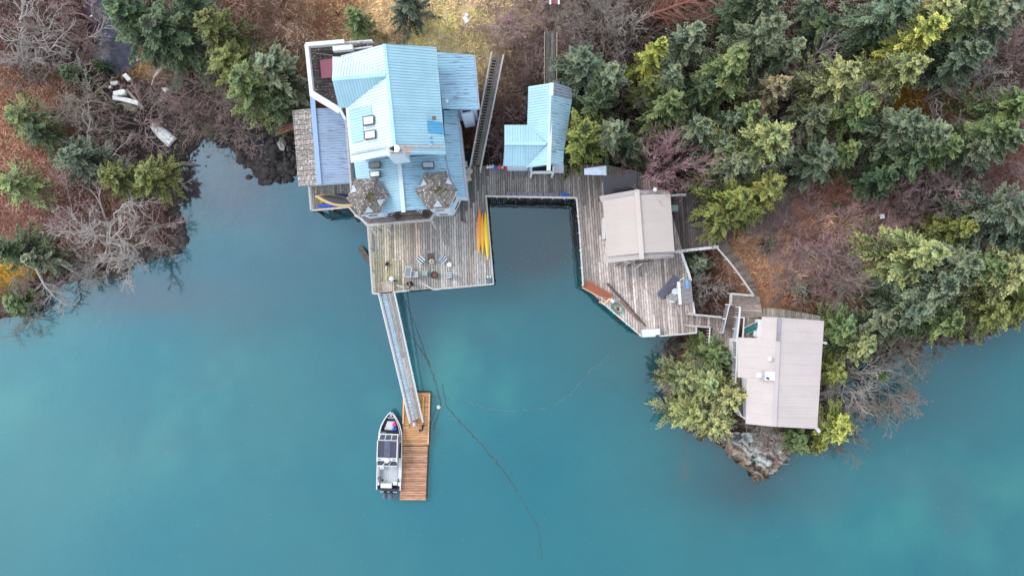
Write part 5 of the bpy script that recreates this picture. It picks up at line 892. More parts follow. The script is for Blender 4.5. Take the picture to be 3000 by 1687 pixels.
cap(bcn, P(2283,932,z0 + .08), P(2280,999,z0 + .08), mat('grey_ridge_metal', (.33, .30, .32), .5), wd=.34); cap(bcn, P(2280.2,1000,z0 + .08), P(2269,1249,z0 + .08), TAN, (.57, .505, .5), .32)
walls(bcn, [P(2240,938,7)[:2], (e0[0] - .5, e0[1] - .4), (e1[0] - .5, e1[1] + .5), (P(2192,1241,7)[0] + .3, e1[1] + .5), P(2196,1106,7)[:2], P(2180,1098,7)[:2], P(2180,1000,7)[:2], P(2240,1000,7)[:2]], 2.4, z1 - .35, WHT)
for (u0, u1, uk, v_) in ((2192, 2392, 2269, 1241), (2240, 2408, 2283, 942)): x0, y0, _ = P(u0, v_, 7.4); x1, y1, _ = P(u1, v_, 7.4); xk, yk, _ = P(uk, v_, 7.4); MB().add([(x0, y0, z1 - .36), (x1, y1, z1 - .36), (x1, y1, z1 - .1), (xk, yk, z0 - .12), (x0, y0, z1 - .1)], [(0, 1, 2, 3, 4)]).build('gable', WHT, bcn)
x, y, _ = P(2254,1051,8.5); mb = MB(); mb.cyl((x, y, 8.2), .1, .45, 10); mb.ball((x, y, 8.68), .2, 12, 7); mb.build('roof_vent', WHT, bcn)
MB().prism([P(2243,1088,8.75), P(2271,1088,8.85), P(2271,1115,8.85), P(2243,1115,8.75)], .22).build('white_hatch', WHT, bcn); MB().prism([P(2232,1088,8.5), P(2243,1088,8.6), P(2243,1115,8.6), P(2232,1115,8.5)], .12).build('grey_flashing', mat('mid_grey_metal', (.36, .36, .37), .5), bcn); MB().prism([P(2217,1091,8.35), P(2231,1091,8.45), P(2231,1107,8.45), P(2217,1107,8.35)], .1).build('white_panel', WHT, bcn); x, y, z = P(2247,1107,8.8); MB().cyl((x, y, z), .09, .3, 10).build('stove_pipe', GRM, bcn)
mb = MB(); mb.beam(P(2280,1133,8.7), P(2289,1134,8.6), .06, .08); mb.beam(P(2289,1134,8.6), P(2288,1150,8.6), .06, .08); mb.build('bent_pipe', mat('beige_pipe', (.6, .55, .5), .5), bcn)
MB().beam(P(2391,1252,7.4), P(2400,1264,7.2), .25, .2).build('gutter_end', WHT, bcn); MB().beam(P(2404,1002,7.3), P(2421,1005,7.0), .2, .15).build('gutter_end', WHT, bcn)
t = thing('cabin_balcony', 'dark balcony strip with white slats along the west wall of the big cabin', 'balcony', P(2170,1150,5)); boards(t, pd([(2148,1000),(2196,1000),(2196,1236),(2178,1228),(2152,1180)], 4.9), 4.9, math.radians(92), .2, WD, cf=lambda x, y: rc(.38, .55, (1.05, .95, .85)))
rail('railing', 'white slatted rail outside the balcony of the big cabin', R_([(2160,995),(2156,1100),(2152,1180),(2172,1218),(2184,1226)], 5.9), drop=1.0, capw=.1, mids=0, bal=.2, m=WHT)
t = thing('corrugated_screen', 'translucent pale blue corrugated screen leaning outside the west porch rail', 'screen', P(2152,960,4)); mb = MB(); pts = []
top = [P(2166,944,5.2), P(2160,1000,5.2)]; bot = [P(2147,1000,3.7), P(2146,990,3.7)]
tp0, tp1, bt0, bt1 = Vector(P(2167,930,5.4)), Vector(P(2161,996,5.3)), Vector(P(2160,928,3.9)), Vector(P(2147,996,3.4))
N_ = 30; vs = []
for i in range(N_ + 1):
    f = i / N_; a, b2 = tp0.lerp(tp1, f), bt0.lerp(bt1, f); o = Vector((0, 0, .05 * (-1) ** i)); vs += [a + o, b2 + o, a + o - Vector((.03, 0, .04)), b2 + o - Vector((.03, 0, .04))]
mb.add(vs, [f_ for i in range(N_) for f_ in ((4*i, 4*i+1, 4*i+5, 4*i+4), (4*i+2, 4*i+6, 4*i+7, 4*i+3))]); mb.build('corrugated_sheet', mat('translucent_blue_sheet', (.58, .68, .76), .35, n=(4, .1)), t)
MB().prism([P(2146,1010,4.6), P(2154,1010,4.8), P(2152,1062,4.8), P(2148,1060,4.6)], .1).build('lower_sheet', mat('translucent_blue_sheet'), t)
t = thing('white_table', 'white low table beside the green lounger on the cabin porch', 'table', P(2220,975,LZ)); MB().prism([P(2208,969,LZ + .6), P(2230,969,LZ + .6), P(2230,985,LZ + .6), P(2208,985,LZ + .6)], .05).build('table_top', CLR, t)
for (u, v) in ((2210,971),(2228,971),(2228,983),(2210,983)): x, y, z = P(u, v, LZ + .6); MB().beam((x, y, LZ), (x, y, LZ + .56), .04, .04).build('leg', WHT, t)
# ---------------- loose objects ----------------
def place(o, p, rz=0): o.location = p; o.rotation_euler = (0, 0, rz); return o
NAVY = mat('navy_cloth', (.02, .045, .06), .8); WCL = mat('white_cloth', (.72, .78, .80), .8, n=(6, .08)); MINT = mat('mint_cloth', (.50, .72, .68), .8); GRNC = mat('dark_green_cloth', (.015, .11, .10), .8); ALU = mat('bare_aluminium', (.62, .63, .65), .35, .6, n=(5, .1))
def striped_chair(lab, p, rz, L_=.62, Wd=.55, back=.0, cw=None, cd=None, group='striped deckchairs on the large deck'):
    t = thing('deckchair', lab, 'deckchair', (0, 0, 0), group); mb = MB()
    for sx in (-1, 1):
        mb.beam((sx * L_ * .45, -Wd / 2, 0), (sx * L_ * .45, -Wd / 2, .52), .04, .04); mb.beam((sx * L_ * .45, Wd / 2, 0), (sx * L_ * .45, Wd / 2, .52), .04, .04)
    mb.beam((-L_ * .5, -Wd / 2, .5), (L_ * .5, -Wd / 2, .5), .035, .035); mb.beam((-L_ * .5, Wd / 2, .5), (L_ * .5, Wd / 2, .5), .035, .035); mb.build('frame', ALU, t)
    MB().prism([(-L_ / 2, -Wd / 2, .34), (L_ / 2, -Wd / 2, .42), (L_ / 2, Wd / 2, .42), (-L_ / 2, Wd / 2, .34)], .03).build('seat', cd or NAVY, t)
    for k in range(3): y = -Wd / 2 + Wd * (k + .5) / 3; MB().beam((-L_ / 2, y, .365), (L_ / 2, y, .445), Wd * .17, .02).build('stripe', cw or WCL, t)
    if back:
        MB().prism([(L_ / 2, -Wd / 2, .42), (L_ / 2 + back, -Wd / 2, .86), (L_ / 2 + back, Wd / 2, .86), (L_ / 2, Wd / 2, .42)], .03).build('backrest', cd or NAVY, t)
        for k in range(3): y = -Wd / 2 + Wd * (k + .5) / 3; MB().beam((L_ / 2, y, .445), (L_ / 2 + back, y, .885), Wd * .17, .02).build('stripe', cw or WCL, t)
    return place(t, p, rz)
striped_chair('white and navy striped deckchair left of the tan stump, turned diagonal', P(1234.5,762,3.03), math.radians(-42), .66, .66)
striped_chair('white and navy striped deckchair right of the tan stump with a grey towel on it', P(1299,760,3.03), math.radians(50), .66, .62)
striped_chair('longest striped deckchair, touching the grey glass table', P(1211,804,3.03), 0, .42, .56, .36)
striped_chair('smallest deckchair with mint and dark green stripes', P(1248,800,3.03), math.radians(-6), .42, .38, 0, MINT, GRNC)
striped_chair('striped deckchair furthest right, past the round fire pit', P(1314,806,3.03), math.radians(2), .42, .5, .18)
MB().ball(P(1296,763,3.5), .14, 8, 5, (1.2, 1, .4)).build('towel', mat('blue_grey_cloth', (.25, .36, .46), .8)); prop(bpy.data.objects['towel'], 'blue grey towel folded on the diagonal deckchair right of the stump', 'towel')
t = thing('patio_table', 'grey glass patio table with white frame beside the longest deckchair', 'table', P(1195.5,797,3)); q = [P(1188.5,781,3.7), P(1206,783.5,3.7), P(1202.6,812,3.7), P(1185,810,3.7)]; MB().prism(q, .03).build('glass_top', mat('grey_glass', (.27, .275, .29), .3, n=(3, .1)), t)
mb = MB()
for i in range(4): mb.beam(q[i], q[(i + 1) % 4], .05, .06)
mb.build('frame', WHT, t)
for p in q: MB().beam((p[0], p[1], 3), (p[0], p[1], 3.66), .05, .05).build('leg', WHT, t)
t = thing('star_table', 'small white pentagon side table on the large deck', 'table', P(1316,775,3)); x, y, z = P(1316,775,3.5); MB().prism([(x + .27 * math.cos(a * 1.2566 + .3), y + .27 * math.sin(a * 1.2566 + .3), z) for a in range(5)], .06).build('table_top', WHT, t, bevel=.02); MB().cyl((x, y, 3), .05, .46, 8).build('pedestal', WHT, t)
t = thing('fire_pit', 'round rusty fire pit with a dark rim among the deckchairs', 'fire pit', P(1273,806,3)); x, y, z = P(1273,806,3.3); MB().tube([(x, y, 3.05), (x, y, 3.4)], [.26, .33], 18, cap=False).build('bowl', BLK, t); MB().cyl((x - .03, y - .02, 3.3), .25, .05, 16).build('ash', mat('rusty_ash', srgb(128, 82, 74), .9, n=(9, .5)), t)
mb = MB(); [mb.tube([(x + .31 * math.cos(a * .3142), y + .31 * math.sin(a * .3142), 3.4), (x + .31 * math.cos((a + 1) * .3142), y + .31 * math.sin((a + 1) * .3142), 3.4)], .03, 5) for a in range(20)]; mb.build('rim', DKW, t)
t = thing('tree_stump_seat', 'pale tan stump between the two diagonal deckchairs', 'stump', P(1265,766,3)); x, y, _ = P(1265,766,3); MB().tube([(x, y, 3), (x, y, 3.22), (x + .02, y, 3.4)], [.26, .24, .22], 9).build('stump', mat('pale_wood', srgb(206, 188, 168), .8, n=(5, .2)), t); MB().cyl((x + .05, y - .03, 3.38), .07, .04, 8).build('hollow', BLK, t)
t = thing('board', 'dark brown square board lying above the tan stump', 'board', P(1262,751,3)); MB().box(P(1262,751,3.05), (.62, .55, .04), .1).build('panel', mat('brown_board', srgb(104, 92, 88), .8), t)
t = thing('grill', 'white domed round grill with a black tray near the gangway head', 'grill', P(1151,817,3)); x, y, _ = P(1151,817,3); MB().ball((x, y, 3.75), .25, 14, 8, (1, .9, .5)).build('lid', WHT, t); MB().box((x + .03, y - .17, 3.66), (.5, .14, .05)).build('tray', BLK, t); [MB().beam((x + a, y + b_, 3), (x + a * .6, y + b_ * .6, 3.66), .03, .03).build('leg', BLK, t) for a, b_ in ((.2, .18), (-.2, .18), (0, -.22))]; MB().cyl((x + .34, y - .16, 3), .09, .5, 10).build('gas_bottle', mat('dark_gas_bottle', (.06, .06, .06), .4), t)
t = thing('plant_pot', 'dark pot with dead stalks at the west side of the large deck', 'pot', P(1136,774,3)); x, y, _ = P(1136,774,3); MB().tube([(x, y, 3), (x, y, 3.3)], [.13, .19], 12).build('pot', mat('dark_pot', (.07, .065, .06), .7), t); mb = MB(); [mb.tube([(x, y, 3.3), (x + random.gauss(0, .2), y + random.gauss(0, .2), 3.5)], [.02, .008], 4) for _ in range(10)]; mb.build('stalks', DKW, t)
t = thing('garden_hook', 'small white lantern hook beside the round grill', 'lantern', P(1168,808,3)); x, y, _ = P(1168,808,3); MB().beam((x, y, 3), (x + .12, y + .1, 3.6), .05, .05).build('post', RAILM, t); MB().ball((x + .12, y + .1, 3.66), .1, 8, 5).build('lantern', mat('cream', (.62, .6, .5), .6), t)
for (p, q, lab) in ((P(1163,835,3.9), P(1184,843,3.9), 'short open white gate left of the person on the deck'), (P(1236,829,3.9), P(1270,848,3.9), 'longer open white gate right of the person on the deck')):
    t = thing('gate', lab, 'gate', p); MB().beam(p, q, .13, .07).build('top_rail', RAILM, t); a, b_ = Vector(p), Vector(q); mb = MB(); [mb.beam(a - Vector((0, 0, k)), b_ - Vector((0, 0, k)), .03, .09) for k in (.3, .6)]; mb.build('middle_rails', RAILM, t); [MB().beam(c - Vector((0, 0, .8)), c, .07, .07).build('post', RAILM, t) for c in (a, b_)]
t = thing('deck_box', 'grey blue narrow bin with a white edged lid at the deck corner', 'bin', P(1433,818,3)); x, y, _ = P(1433,819,3); MB().box((x, y, 3.25), (.36, .7, .5)).build('body', mat('grey_blue_plastic', srgb(96, 122, 132), .5), t); MB().box((x, y + .25, 3.53), (.38, .2, .05)).build('lid', WCL, t); MB().box((x, y + .25, 3.57), (.07, .2, .02)).build('hinge', NAVY, t)
# kayaks
def kayak(lab, p, q, wd, c1, z, flip=0):
    p, q = Vector(p), Vector(q); L_ = (q - p).length; t = thing('kayak', lab, 'kayak', (0, 0, 0), 'kayaks along the rail'); rings = []
    for i in range(17):
        f = i / 16; x = (f - .5) * L_; w_ = wd / 2 * max(.03, math.sin(math.pi * f) ** .72); h = .05 + .15 * math.sin(math.pi * f) ** .6; up = .1 * (2 * f - 1) ** 4
        rings.append([(x, w_ * math.cos(a), up + h * math.sin(a) * (1 if math.sin(a) > 0 else .8) + .2) for a in [k * math.pi / 6 for k in range(12)]])
    MB().loft(rings).build('hull', c1, t, smooth=True); mb = MB(); mb.beam((-L_ * .42, 0, .385), (L_ * .42, 0, .385), .02, .05); mb.build('keel', c1, t)
    MB().beam((-L_ * .5 + .03, 0, .27), (-L_ * .5 + .16, 0, .3), .05, .06).build('handle', BLK, t); MB().beam((L_ * .5 - .16, 0, .3), (L_ * .5 - .03, 0, .27), .05, .06).build('handle', BLK, t)
    d = q - p; return place(t, (p + q) / 2, math.atan2(d.y, d.x))
def hull_grad(name, c0, c1):
    m = mat(name, c0, .35, n=None); t_ = m.node_tree; co_ = t_.nodes.new('ShaderNodeTexCoord'); se = t_.nodes.new('ShaderNodeSeparateXYZ'); mr_ = t_.nodes.new('ShaderNodeMapRange'); mr_.inputs['From Min'].default_value = -2; mr_.inputs['From Max'].default_value = 2
    mx_ = t_.nodes.new('ShaderNodeMix'); mx_.data_type = 'RGBA'; mx_.inputs['A'].default_value = c0 + (1,); mx_.inputs['B'].default_value = c1 + (1,)
    t_.links.new(co_.outputs['Object'], se.inputs[0]); t_.links.new(se.outputs['X'], mr_.inputs['Value']); t_.links.new(mr_.outputs['Result'], mx_.inputs['Factor']); t_.links.new(mx_.outputs['Result'], t_.nodes['Principled BSDF'].inputs['Base Color']); return m
KO, KM, KY = hull_grad('orange_hull', srgb(244, 134, 70), srgb(248, 190, 84)), hull_grad('amber_hull', srgb(248, 172, 60), srgb(250, 204, 84)), hull_grad('yellow_hull', srgb(246, 208, 30), srgb(252, 226, 60))
kayak('orange kayak, leftmost of the three by the slip rail', P(1405.5,610,3.05), P(1403,744,3.05), .5, KO, 3); kayak('narrow amber kayak in the middle of the three', P(1413,624,3.05), P(1414.5,748,3.05), .34, KM, 3); kayak('bright yellow kayak, closest to the slip rail', P(1422,618,3.05), P(1429.5,760,3.05), .52, KY, 3)
# canoe
t = thing('canoe', 'upturned tan canoe with a dark grey bottom on the annex deck', 'canoe', (0, 0, 0)); a, b_ = Vector(P(927,577,3.55)), Vector(P(1052,602,3.55)); L_ = (b_ - a).length; rings = []
for i in range(15):
    f = i / 14; x = (f - .5) * L_; w_ = .52 * max(.12, math.sin(math.pi * f) ** .6); h = .42 + .1 * (2 * f - 1) ** 2; rings.append([(x, w_ * cc, h * ss) for cc, ss in ((1, 0), (.97, .35), (.8, .75), (.5, .95), (0, 1), (-.5, .95), (-.8, .75), (-.97, .35), (-1, 0))])
MB().loft(rings).build('hull', mat('tan_hull', srgb(238, 200, 140), .45, n=(1.5, .06)), t, smooth=True); rings = []
for i in range(13):
    f = i / 12; x = (f - .5) * L_ * .9; w_ = .34 * max(.03, math.sin(math.pi * f) ** .8); rings.append([(x, .06 + w_ * cc, .40 + .09 * ss) for cc, ss in ((1, 0), (.75, .6), (0, 1), (-.75, .6), (-1, 0))])
MB().loft(rings).build('bottom_panel', mat('dark_grey_bottom', (.085, .088, .095), .5, n=(2, .15)), t, smooth=True); d = b_ - a; place(t, (a + b_) / 2, math.atan2(d.y, d.x))
t = thing('canoe', 'blue and white canoe half hidden behind the tan one', 'canoe', P(1005,578,3.5)); a, b_ = Vector(P(985,571,3.5)), Vector(P(1045,582,3.5)); rings = []
for i in range(11):
    f = i / 10; c_ = a.lerp(b_, f); w_ = .22 * math.sin(math.pi * (.05 + .9 * f)) ** .6; rings.append([(c_.x, c_.y + w_ * cc, c_.z + .28 * ss) for cc, ss in ((1, 0), (.7, .7), (0, 1), (-.7, .7), (-1, 0))])
MB().loft(rings).build('hull', mat('dark_blue_hull', srgb(40, 60, 120), .35), t, smooth=True)
t = thing('blue_tarp', 'crumpled bright blue tarp in front of the tan canoe', 'tarp', P(960,604,3.5)); mb = MB(); [mb.ball(P(936 + i * 4.2, 604 - i * .25 + random.gauss(0, 1), 3.6), random.uniform(.12, .2), 7, 5, (1.3, .8, .6)) for i in range(13)]; mb.build('tarp', mat('blue_tarp', srgb(38, 92, 210), .45, n=(8, .3)), t)
t = thing('rope_coil', 'yellow green rope heap beside the bow of the tan canoe', 'rope', P(938,595,3.5)); mb = MB(); x, y, _ = P(938,595,3.5); [mb.tube([(x + random.gauss(0, .18), y + random.gauss(0, .08), 3.5), (x + random.gauss(0, .18), y + random.gauss(0, .08), 3.56), (x + random.gauss(0, .18), y + random.gauss(0, .08), 3.5)], .025, 4) for _ in range(14)]; mb.build('rope', mat('yellow_green_rope', srgb(190, 190, 70), .8), t)
# grey totes, blue bin, buoys, beige chairs
CU = mat('grey_purple_pad', srgb(128, 126, 142), .75, n=(5, .15))
for i in range(12):
    t = thing('storage_tote', 'grey tote above the slip, ' + ('leftmost of the row' if i == 0 else 'rightmost of the row, past the blue bin' if i == 11 else ['second','third','fourth','fifth','sixth','seventh','eighth','ninth','tenth','eleventh'][i - 1] + ' from the left in the row of twelve'), 'tote', P(1490 + i * 15.6, 569 + i * .35, 3.03), 'row of grey totes above the slip'); x, y, _ = P(1490 + i * 15.6, 569.5 + i * .35, 3.3)
    MB().box((x, y, 3.2), (.42, .44, .34), -.02).build('body', CU, t, bevel=.03); MB().box((x, y, 3.385), (.43, .40, .04), -.02).build('lid', CU, t, bevel=.015)
t = thing('blue_bin', 'bright blue crate standing on the right end of the grey totes', 'crate', P(1654,573,3.4)); x, y, _ = P(1654,572.5,3.5); MB().box((x, y - .02, 3.5), (.68, .34, .2)).build('body', mat('bright_blue_plastic', srgb(20, 104, 200), .4), t, bevel=.03); MB().box((x, y, 3.62), (.6, .06, .05)).build('handle', mat('bright_blue_plastic'), t)
for (u, v, r, c_, lab) in ((1428,490,.16,(.75,.75,.72),'white buoy, leftmost in the row beside the hut'),(1436,489,.16,(.7,.7,.68),'white buoy, second from the left beside the hut'),(1444,488,.17,(.55,.56,.55),'greyish white buoy beside the blue one'),(1452,491,.18,srgb(30,110,200),'bright blue buoy in the row beside the hut'),(1463,490,.20,srgb(220,90,110),'rose red buoy right of the blue one'),(1472,490,.15,(.62,.62,.5),'small cream buoy between the two red ones'),(1486,491.5,.24,srgb(235,70,105),'largest buoy, pink red, at the right end of the row')):
    t = thing('mooring_buoy', lab, 'buoy', P(u, v, 3), 'buoys beside the hut'); x, y, _ = P(u, v, 3.2); MB().ball((x, y, 3.02 + r), r, 14, 10, (1, 1, 1.1)).build('float', PL, t, c_, smooth=True); MB().tube([(x, y + r * .5, 3.1 + 2 * r - .08), (x, y + r * 1.1, 3.12 + 2 * r)], .05, 8).build('eye', PL, t, [q * .5 for q in c_])
BEI = mat('beige_plastic', srgb(216, 200, 184), .5, n=(4, .06))
def slat_seat(lab, p, rz, m=BEI, n=5, cat='chair', w_=.6):
    t = thing('garden_chair', lab, cat, (0, 0, 0)); [MB().box((-w_ / 2 + w_ / n * (k + .5), 0, .45), (w_ / n - .015, w_ * (1 if 0 < k < n - 1 else .88), .035)).build('slat', m, t) for k in range(n)]; MB().box((0, 0, .415), (w_ * .9, w_ * .8, .03)).build('frame', m, t)
    [MB().beam((a * w_ * .4, b_ * w_ * .4, 0), (a * w_ * .4, b_ * w_ * .4, .4), .05, .05).build('leg', m, t) for a in (-1, 1) for b_ in (-1, 1)]; return place(t, p, rz)
slat_seat('beige slatted chair beside the house, upper of the two fully visible', P(1374.5,505,3.03), math.radians(60)); slat_seat('beige slatted chair beside the house, lower of the two', P(1371.5,525,3.03), math.radians(25) + 1.57); slat_seat('beige chair mostly hidden under the side roof by the ladder ramp', P(1361,484,3.03), .1)
slat_seat('pale green round backed chair at the east wall of the tan cabin', P(1974,612,3.03), 1.57, mat('pale_green_plastic', srgb(150, 178, 170), .5), 7)
slat_seat('white square chair lost in the russet brush on the right bank', P(2577,636,4.5), .2, WHT, 3, w_=.42)
t = thing('lawn_chair', 'white plastic chair toppled in the golden grass', 'chair', P(1364,57,4.6)); x, y, _ = P(1364.5,58,5); MB().box((x, y, 5.0), (.36, .6, .08), .6).build('seat', WHT, t); MB().box((x + .05, y - .05, 4.85), (.4, .5, .2), .6).build('side', WHT, t); x, y, _ = P(1366,43,5); t = thing('white_bucket', 'small white bucket above the toppled lawn chair', 'bucket', (x, y, 4.5)); MB().tube([(x, y, 4.5), (x, y, 4.95)], [.13, .17], 12).build('bucket', WHT, t)
t = thing('white_bench', 'white bench frame cut by the top edge above the plank path', 'bench', P(1624,5,6)); [MB().beam(P(u0, -6, 6.9), P(u0, 14, 6.9), .16, .1).build('arm_rest', WHT, t) for u0 in (1612, 1637)]; MB().prism([P(1615,-6,6.6), P(1634,-6,6.6), P(1634,12,6.6), P(1615,12,6.6)], .06).build('seat', mat('faded_red_seat', srgb(150, 90, 100), .7), t); [MB().beam(P(u0, 12, 5.2), P(u0, 12, 6.85), .08, .08).build('leg', WHT, t) for u0 in (1612, 1637)]
# right deck items
t = thing('red_beam_planter', 'long red brown cedar trough at the west corner of the right deck', 'planter', P(1750,848,3.4)); a, b_ = Vector(P(1712,830,3.4)), Vector(P(1790,873,3.4)); d = (b_ - a).normalized(); n_ = Vector((-d.y, d.x, 0))
for k, (o, zz, w_) in enumerate(((-.28, .0, .2), (-.06, .08, .16), (.14, .02, .2), (.32, .1, .12))): MB().beam(a + n_ * o + Vector((0, 0, zz)), b_ + n_ * o + Vector((0, 0, zz)), w_, .14).build('beam', RD, t, [random.uniform(.85, 1.2)] * 3)
MB().beam(a - n_ * .44, b_ - n_ * .44, .08, .2).build('pale_edge_board', mat('pale_cedar', srgb(235, 190, 150), .6), t)
t = thing('davit', 'pale timber hoist arm at the end of the red cedar trough', 'hoist', P(1790,880,3.4)); MB().beam(P(1768,890,3.7), P(1788,874,3.9), .14, .12).build('arm', mat('pale_cedar'), t); MB().box(P(1793,881,3.7), (.38, .3, .5), -.6).build('winch_box', WHT, t); MB().tube([P(1745,862,3.3), P(1752,869,3.4), P(1778,873,3.8)], .025, 5).build('bent_pipe', RAILM, t); MB().beam(P(1757,884,3.0), P(1768,890,3.7), .16, .16).build('post', RAILM, t)
t = thing('mossy_log', 'long dark mossy beam lying diagonally on the right deck', 'beam', P(1830,890,3.1)); MB().tube([P(1779,830,3.12), P(1835,890,3.13), P(1891,955,3.12)], [.10, .11, .08], 7).build('beam', mat('mossy_beam', srgb(108, 92, 82), .9, n=(2, .4), speck=(1.6, .62, srgb(116, 110, 50))), t)
t = thing('plank', 'reddish plank lying beside the lower part of the mossy beam', 'plank', P(1850,925,3.1)); MB().beam(P(1815,880,3.06), P(1871,941,3.06), .16, .05).build('plank', mat('red_plank', srgb(150, 112, 104), .8, n=(3, .2)), t)
t = thing('hose_coil', 'coiled pale green hose on the right deck', 'hose', P(1809,903,3.1)); mb = MB(); x, y, _ = P(1809,902,3.1)
for k in range(7):
    rr = .38 + k * .028 + random.gauss(0, .02); ox, oy = random.gauss(0, .04), random.gauss(0, .04); pts = [(x + ox + rr * 1.12 * math.cos(a * .2856 + k) * .9 - .35 * rr * math.sin(a * .2856 + k) * .6, y + oy + rr * math.sin(a * .2856 + k) * .95 - .3 * rr * math.cos(a * .2856 + k) * .6, 3.05 + .015 * k) for a in range(23)]; mb.tube(pts, .02, 5)
mb.build('hose', mat('green_hose', srgb(120, 176, 148), .5), t); MB().ball((x + .03, y - .08, 3.08), .16, 8, 5, (1, 1, .4)).build('hose_nozzle', mat('rusty_iron', srgb(130, 70, 54), .8, n=(9, .4)), t)
t = thing('white_chest', 'big white chest on the south edge of the right deck', 'chest', P(1907,975,3)); q = [P(1881,965.5,3.9), P(1934,962.5,3.9), P(1935,980,3.9), P(1921,981,3.9), P(1921,986,3.9), P(1883,988,3.9)]; MB().prism(q, .12).build('lid', WHT, t, bevel=.02); MB().prism([(p[0] * .998, p[1] + .03 * (1 if i > 1 else -1), 3.77) for i, p in enumerate(q)], .72).build('body', RAILM, t)
t = thing('corrugated_sheet', 'purple grey corrugated sheet lying diagonally beside the small grey shed', 'roofing sheet', P(1957,840,3.1)); a, b_, c_, d2 = P(1975,804,3.3), P(1994,819,3.3), P(1939,877,3.2), P(1924,861,3.2); roof(t, [a, b_, c_, d2], math.atan2(a[1] - d2[1], a[0] - d2[0]), mat('purple_grey_metal', srgb(112, 110, 126), .5, n=(2, .15), objcol=True), (1, 1, 1), sheet=.3, rib=.1, ribh=.03, name='corrugated_strip', ribw=.04)
t = thing('small_shed', 'small pump shed with weathered grey ribbed roof and blue patch', 'shed', P(2008,856,3)); q = [P(1992,825,4.9), P(2024,819,5.1), P(2031,886,5.1), P(1996,891,4.9)]; roof(t, q, math.atan2(q[0][1] - q[1][1], q[0][0] - q[1][0]) , mat('weathered_grey_metal', srgb(134, 130, 128), .7, n=(3, .3), n2=(9, .3), objcol=True, stretch=(.6, 3, 1)), (1, 1, 1), sheet=.4, rib=.26, ribw=.04); f_ = plane(*q[:3]); ov = [P(u, v, 5.0) for u, v in ((2007,820),(2015,819),(2018,845),(2011,846))]; MB().prism([(x, y, f_(x, y) + .06) for x, y, _ in ov], .02).build('blue_patch', mat('blue_tape', srgb(96, 156, 214), .5), t); MB().beam(P(1988,825,4.92), P(1993,892,4.92), .26, .12).build('white_fascia', WHT, t); walls(t, inset([p[:2] for p in q], .25), 3.0, 4.8, RAILM); MB().beam(P(1991,822,4.4), P(2003,813,4.6), .07, .07).build('white_stick', WHT, t)
t = thing('lattice_table', 'round white lattice topped table next to the small shed', 'table', P(1972,872,3)); x, y, _ = P(1972,871.5,3.7); MB().cyl((x, y, 3.62), .46, .04, 24).build('under_disc', mat('dark_brown_disc', (.045, .035, .03), .8), t); mb = MB()
for k in range(-4, 5):
    h = math.sqrt(max(0, .46 ** 2 - (k * .1) ** 2)); ca, sa = math.cos(.6), math.sin(.6)
    for (cx, cy) in ((ca, sa), (-sa, ca)): nx_, ny_ = -cy, cx; mb.beam((x + nx_ * k * .1 - cx * h, y + ny_ * k * .1 - cy * h, 3.68), (x + nx_ * k * .1 + cx * h, y + ny_ * k * .1 + cy * h, 3.68), .03, .03)
mb.build('lattice', WHT, t); MB().cyl((x, y, 3), .06, .62, 8).build('pedestal', WHT, t); MB().prism([(x + .46 * math.cos(a), y + .46 * math.sin(a), 3.72) for a in [3.6 + k * .2 for k in range(9)]], .03).build('white_segment', WHT, t)
t = thing('round_table', 'plain white round table beside the lattice table', 'table', P(1978,854,3)); x, y, _ = P(1978,854,3.85); MB().cyl((x, y, 3.82), .30, .05, 24).build('table_top', mat('pale_blue_white', (.68, .74, .76), .4), t); MB().cyl((x, y, 3), .05, .82, 8).build('pedestal', WHT, t)
t = thing('lumber_pile', 'untidy pile of boards and driftwood below the tan cabin', 'lumber', P(1860,770,3)); LB = [mat('lumber_%s' % n_, srgb(*c_), .85, n=(4, .3)) for n_, c_ in (('brown', (122, 92, 78)), ('grey', (168, 158, 148)), ('white', (214, 208, 200)))]
for i in range(20): u = random.uniform(1812, 1905); v = 768 + random.gauss(0, 3.5) - (u - 1860) * .03; a = random.gauss(.06, .3); l_ = random.uniform(10, 26); MB().beam(P(u - l_ * math.cos(a) / 1, v + l_ * math.sin(a), 3.15 + random.random() * .25), P(u + l_ * math.cos(a), v - l_ * math.sin(a), 3.15 + random.random() * .25), random.uniform(.06, .15), .05).build('plank', random.choice(LB), t)
t = thing('fallen_plank_line', 'thin pale pole lying across the right deck', 'pole', P(1830,830,3.05)); MB().tube([P(1818,850,3.07), P(1880,818,3.07), P(1942,787,3.07)], .025, 5).build('pole', mat('pale_pole', srgb(196, 180, 160), .8), t)
# lounger on the porch
t = thing('sun_lounger', 'teal green padded lounger with white frame on the cabin porch', 'lounger', P(2205,957,LZ)); a, b_ = Vector(P(2183,971,LZ + .45)), Vector(P(2228,948,LZ + .55)); d = (b_ - a).normalized(); n_ = Vector((-d.y, d.x, 0)).normalized()
TEAL = mat('teal_pad', srgb(26, 110, 104), .7, n=(6, .1))
for k in range(3): p, q = a.lerp(b_, k / 3 + .01), a.lerp(b_, (k + 1) / 3 - .01); MB().beam(p + Vector((0, 0, .1 * (k == 2))), q + Vector((0, 0, .22 * (k == 2))), .52, .09).build('cushion', TEAL, t, bevel=.02)
for s_ in (-1, 1): MB().beam(a + n_ * .31 * s_ - Vector((0, 0, .1)), b_ + n_ * .31 * s_ - Vector((0, 0, .1)), .05, .05).build('side_frame', WHT, t)
[MB().beam(x - Vector((0, 0, .44)), x - Vector((0, 0, .1)), .05, .05).build('leg', WHT, t) for x in (a + n_ * .3 + d * .2, a - n_ * .3 + d * .2, b_ + n_ * .3 - d * .2, b_ - n_ * .3 - d * .2)]
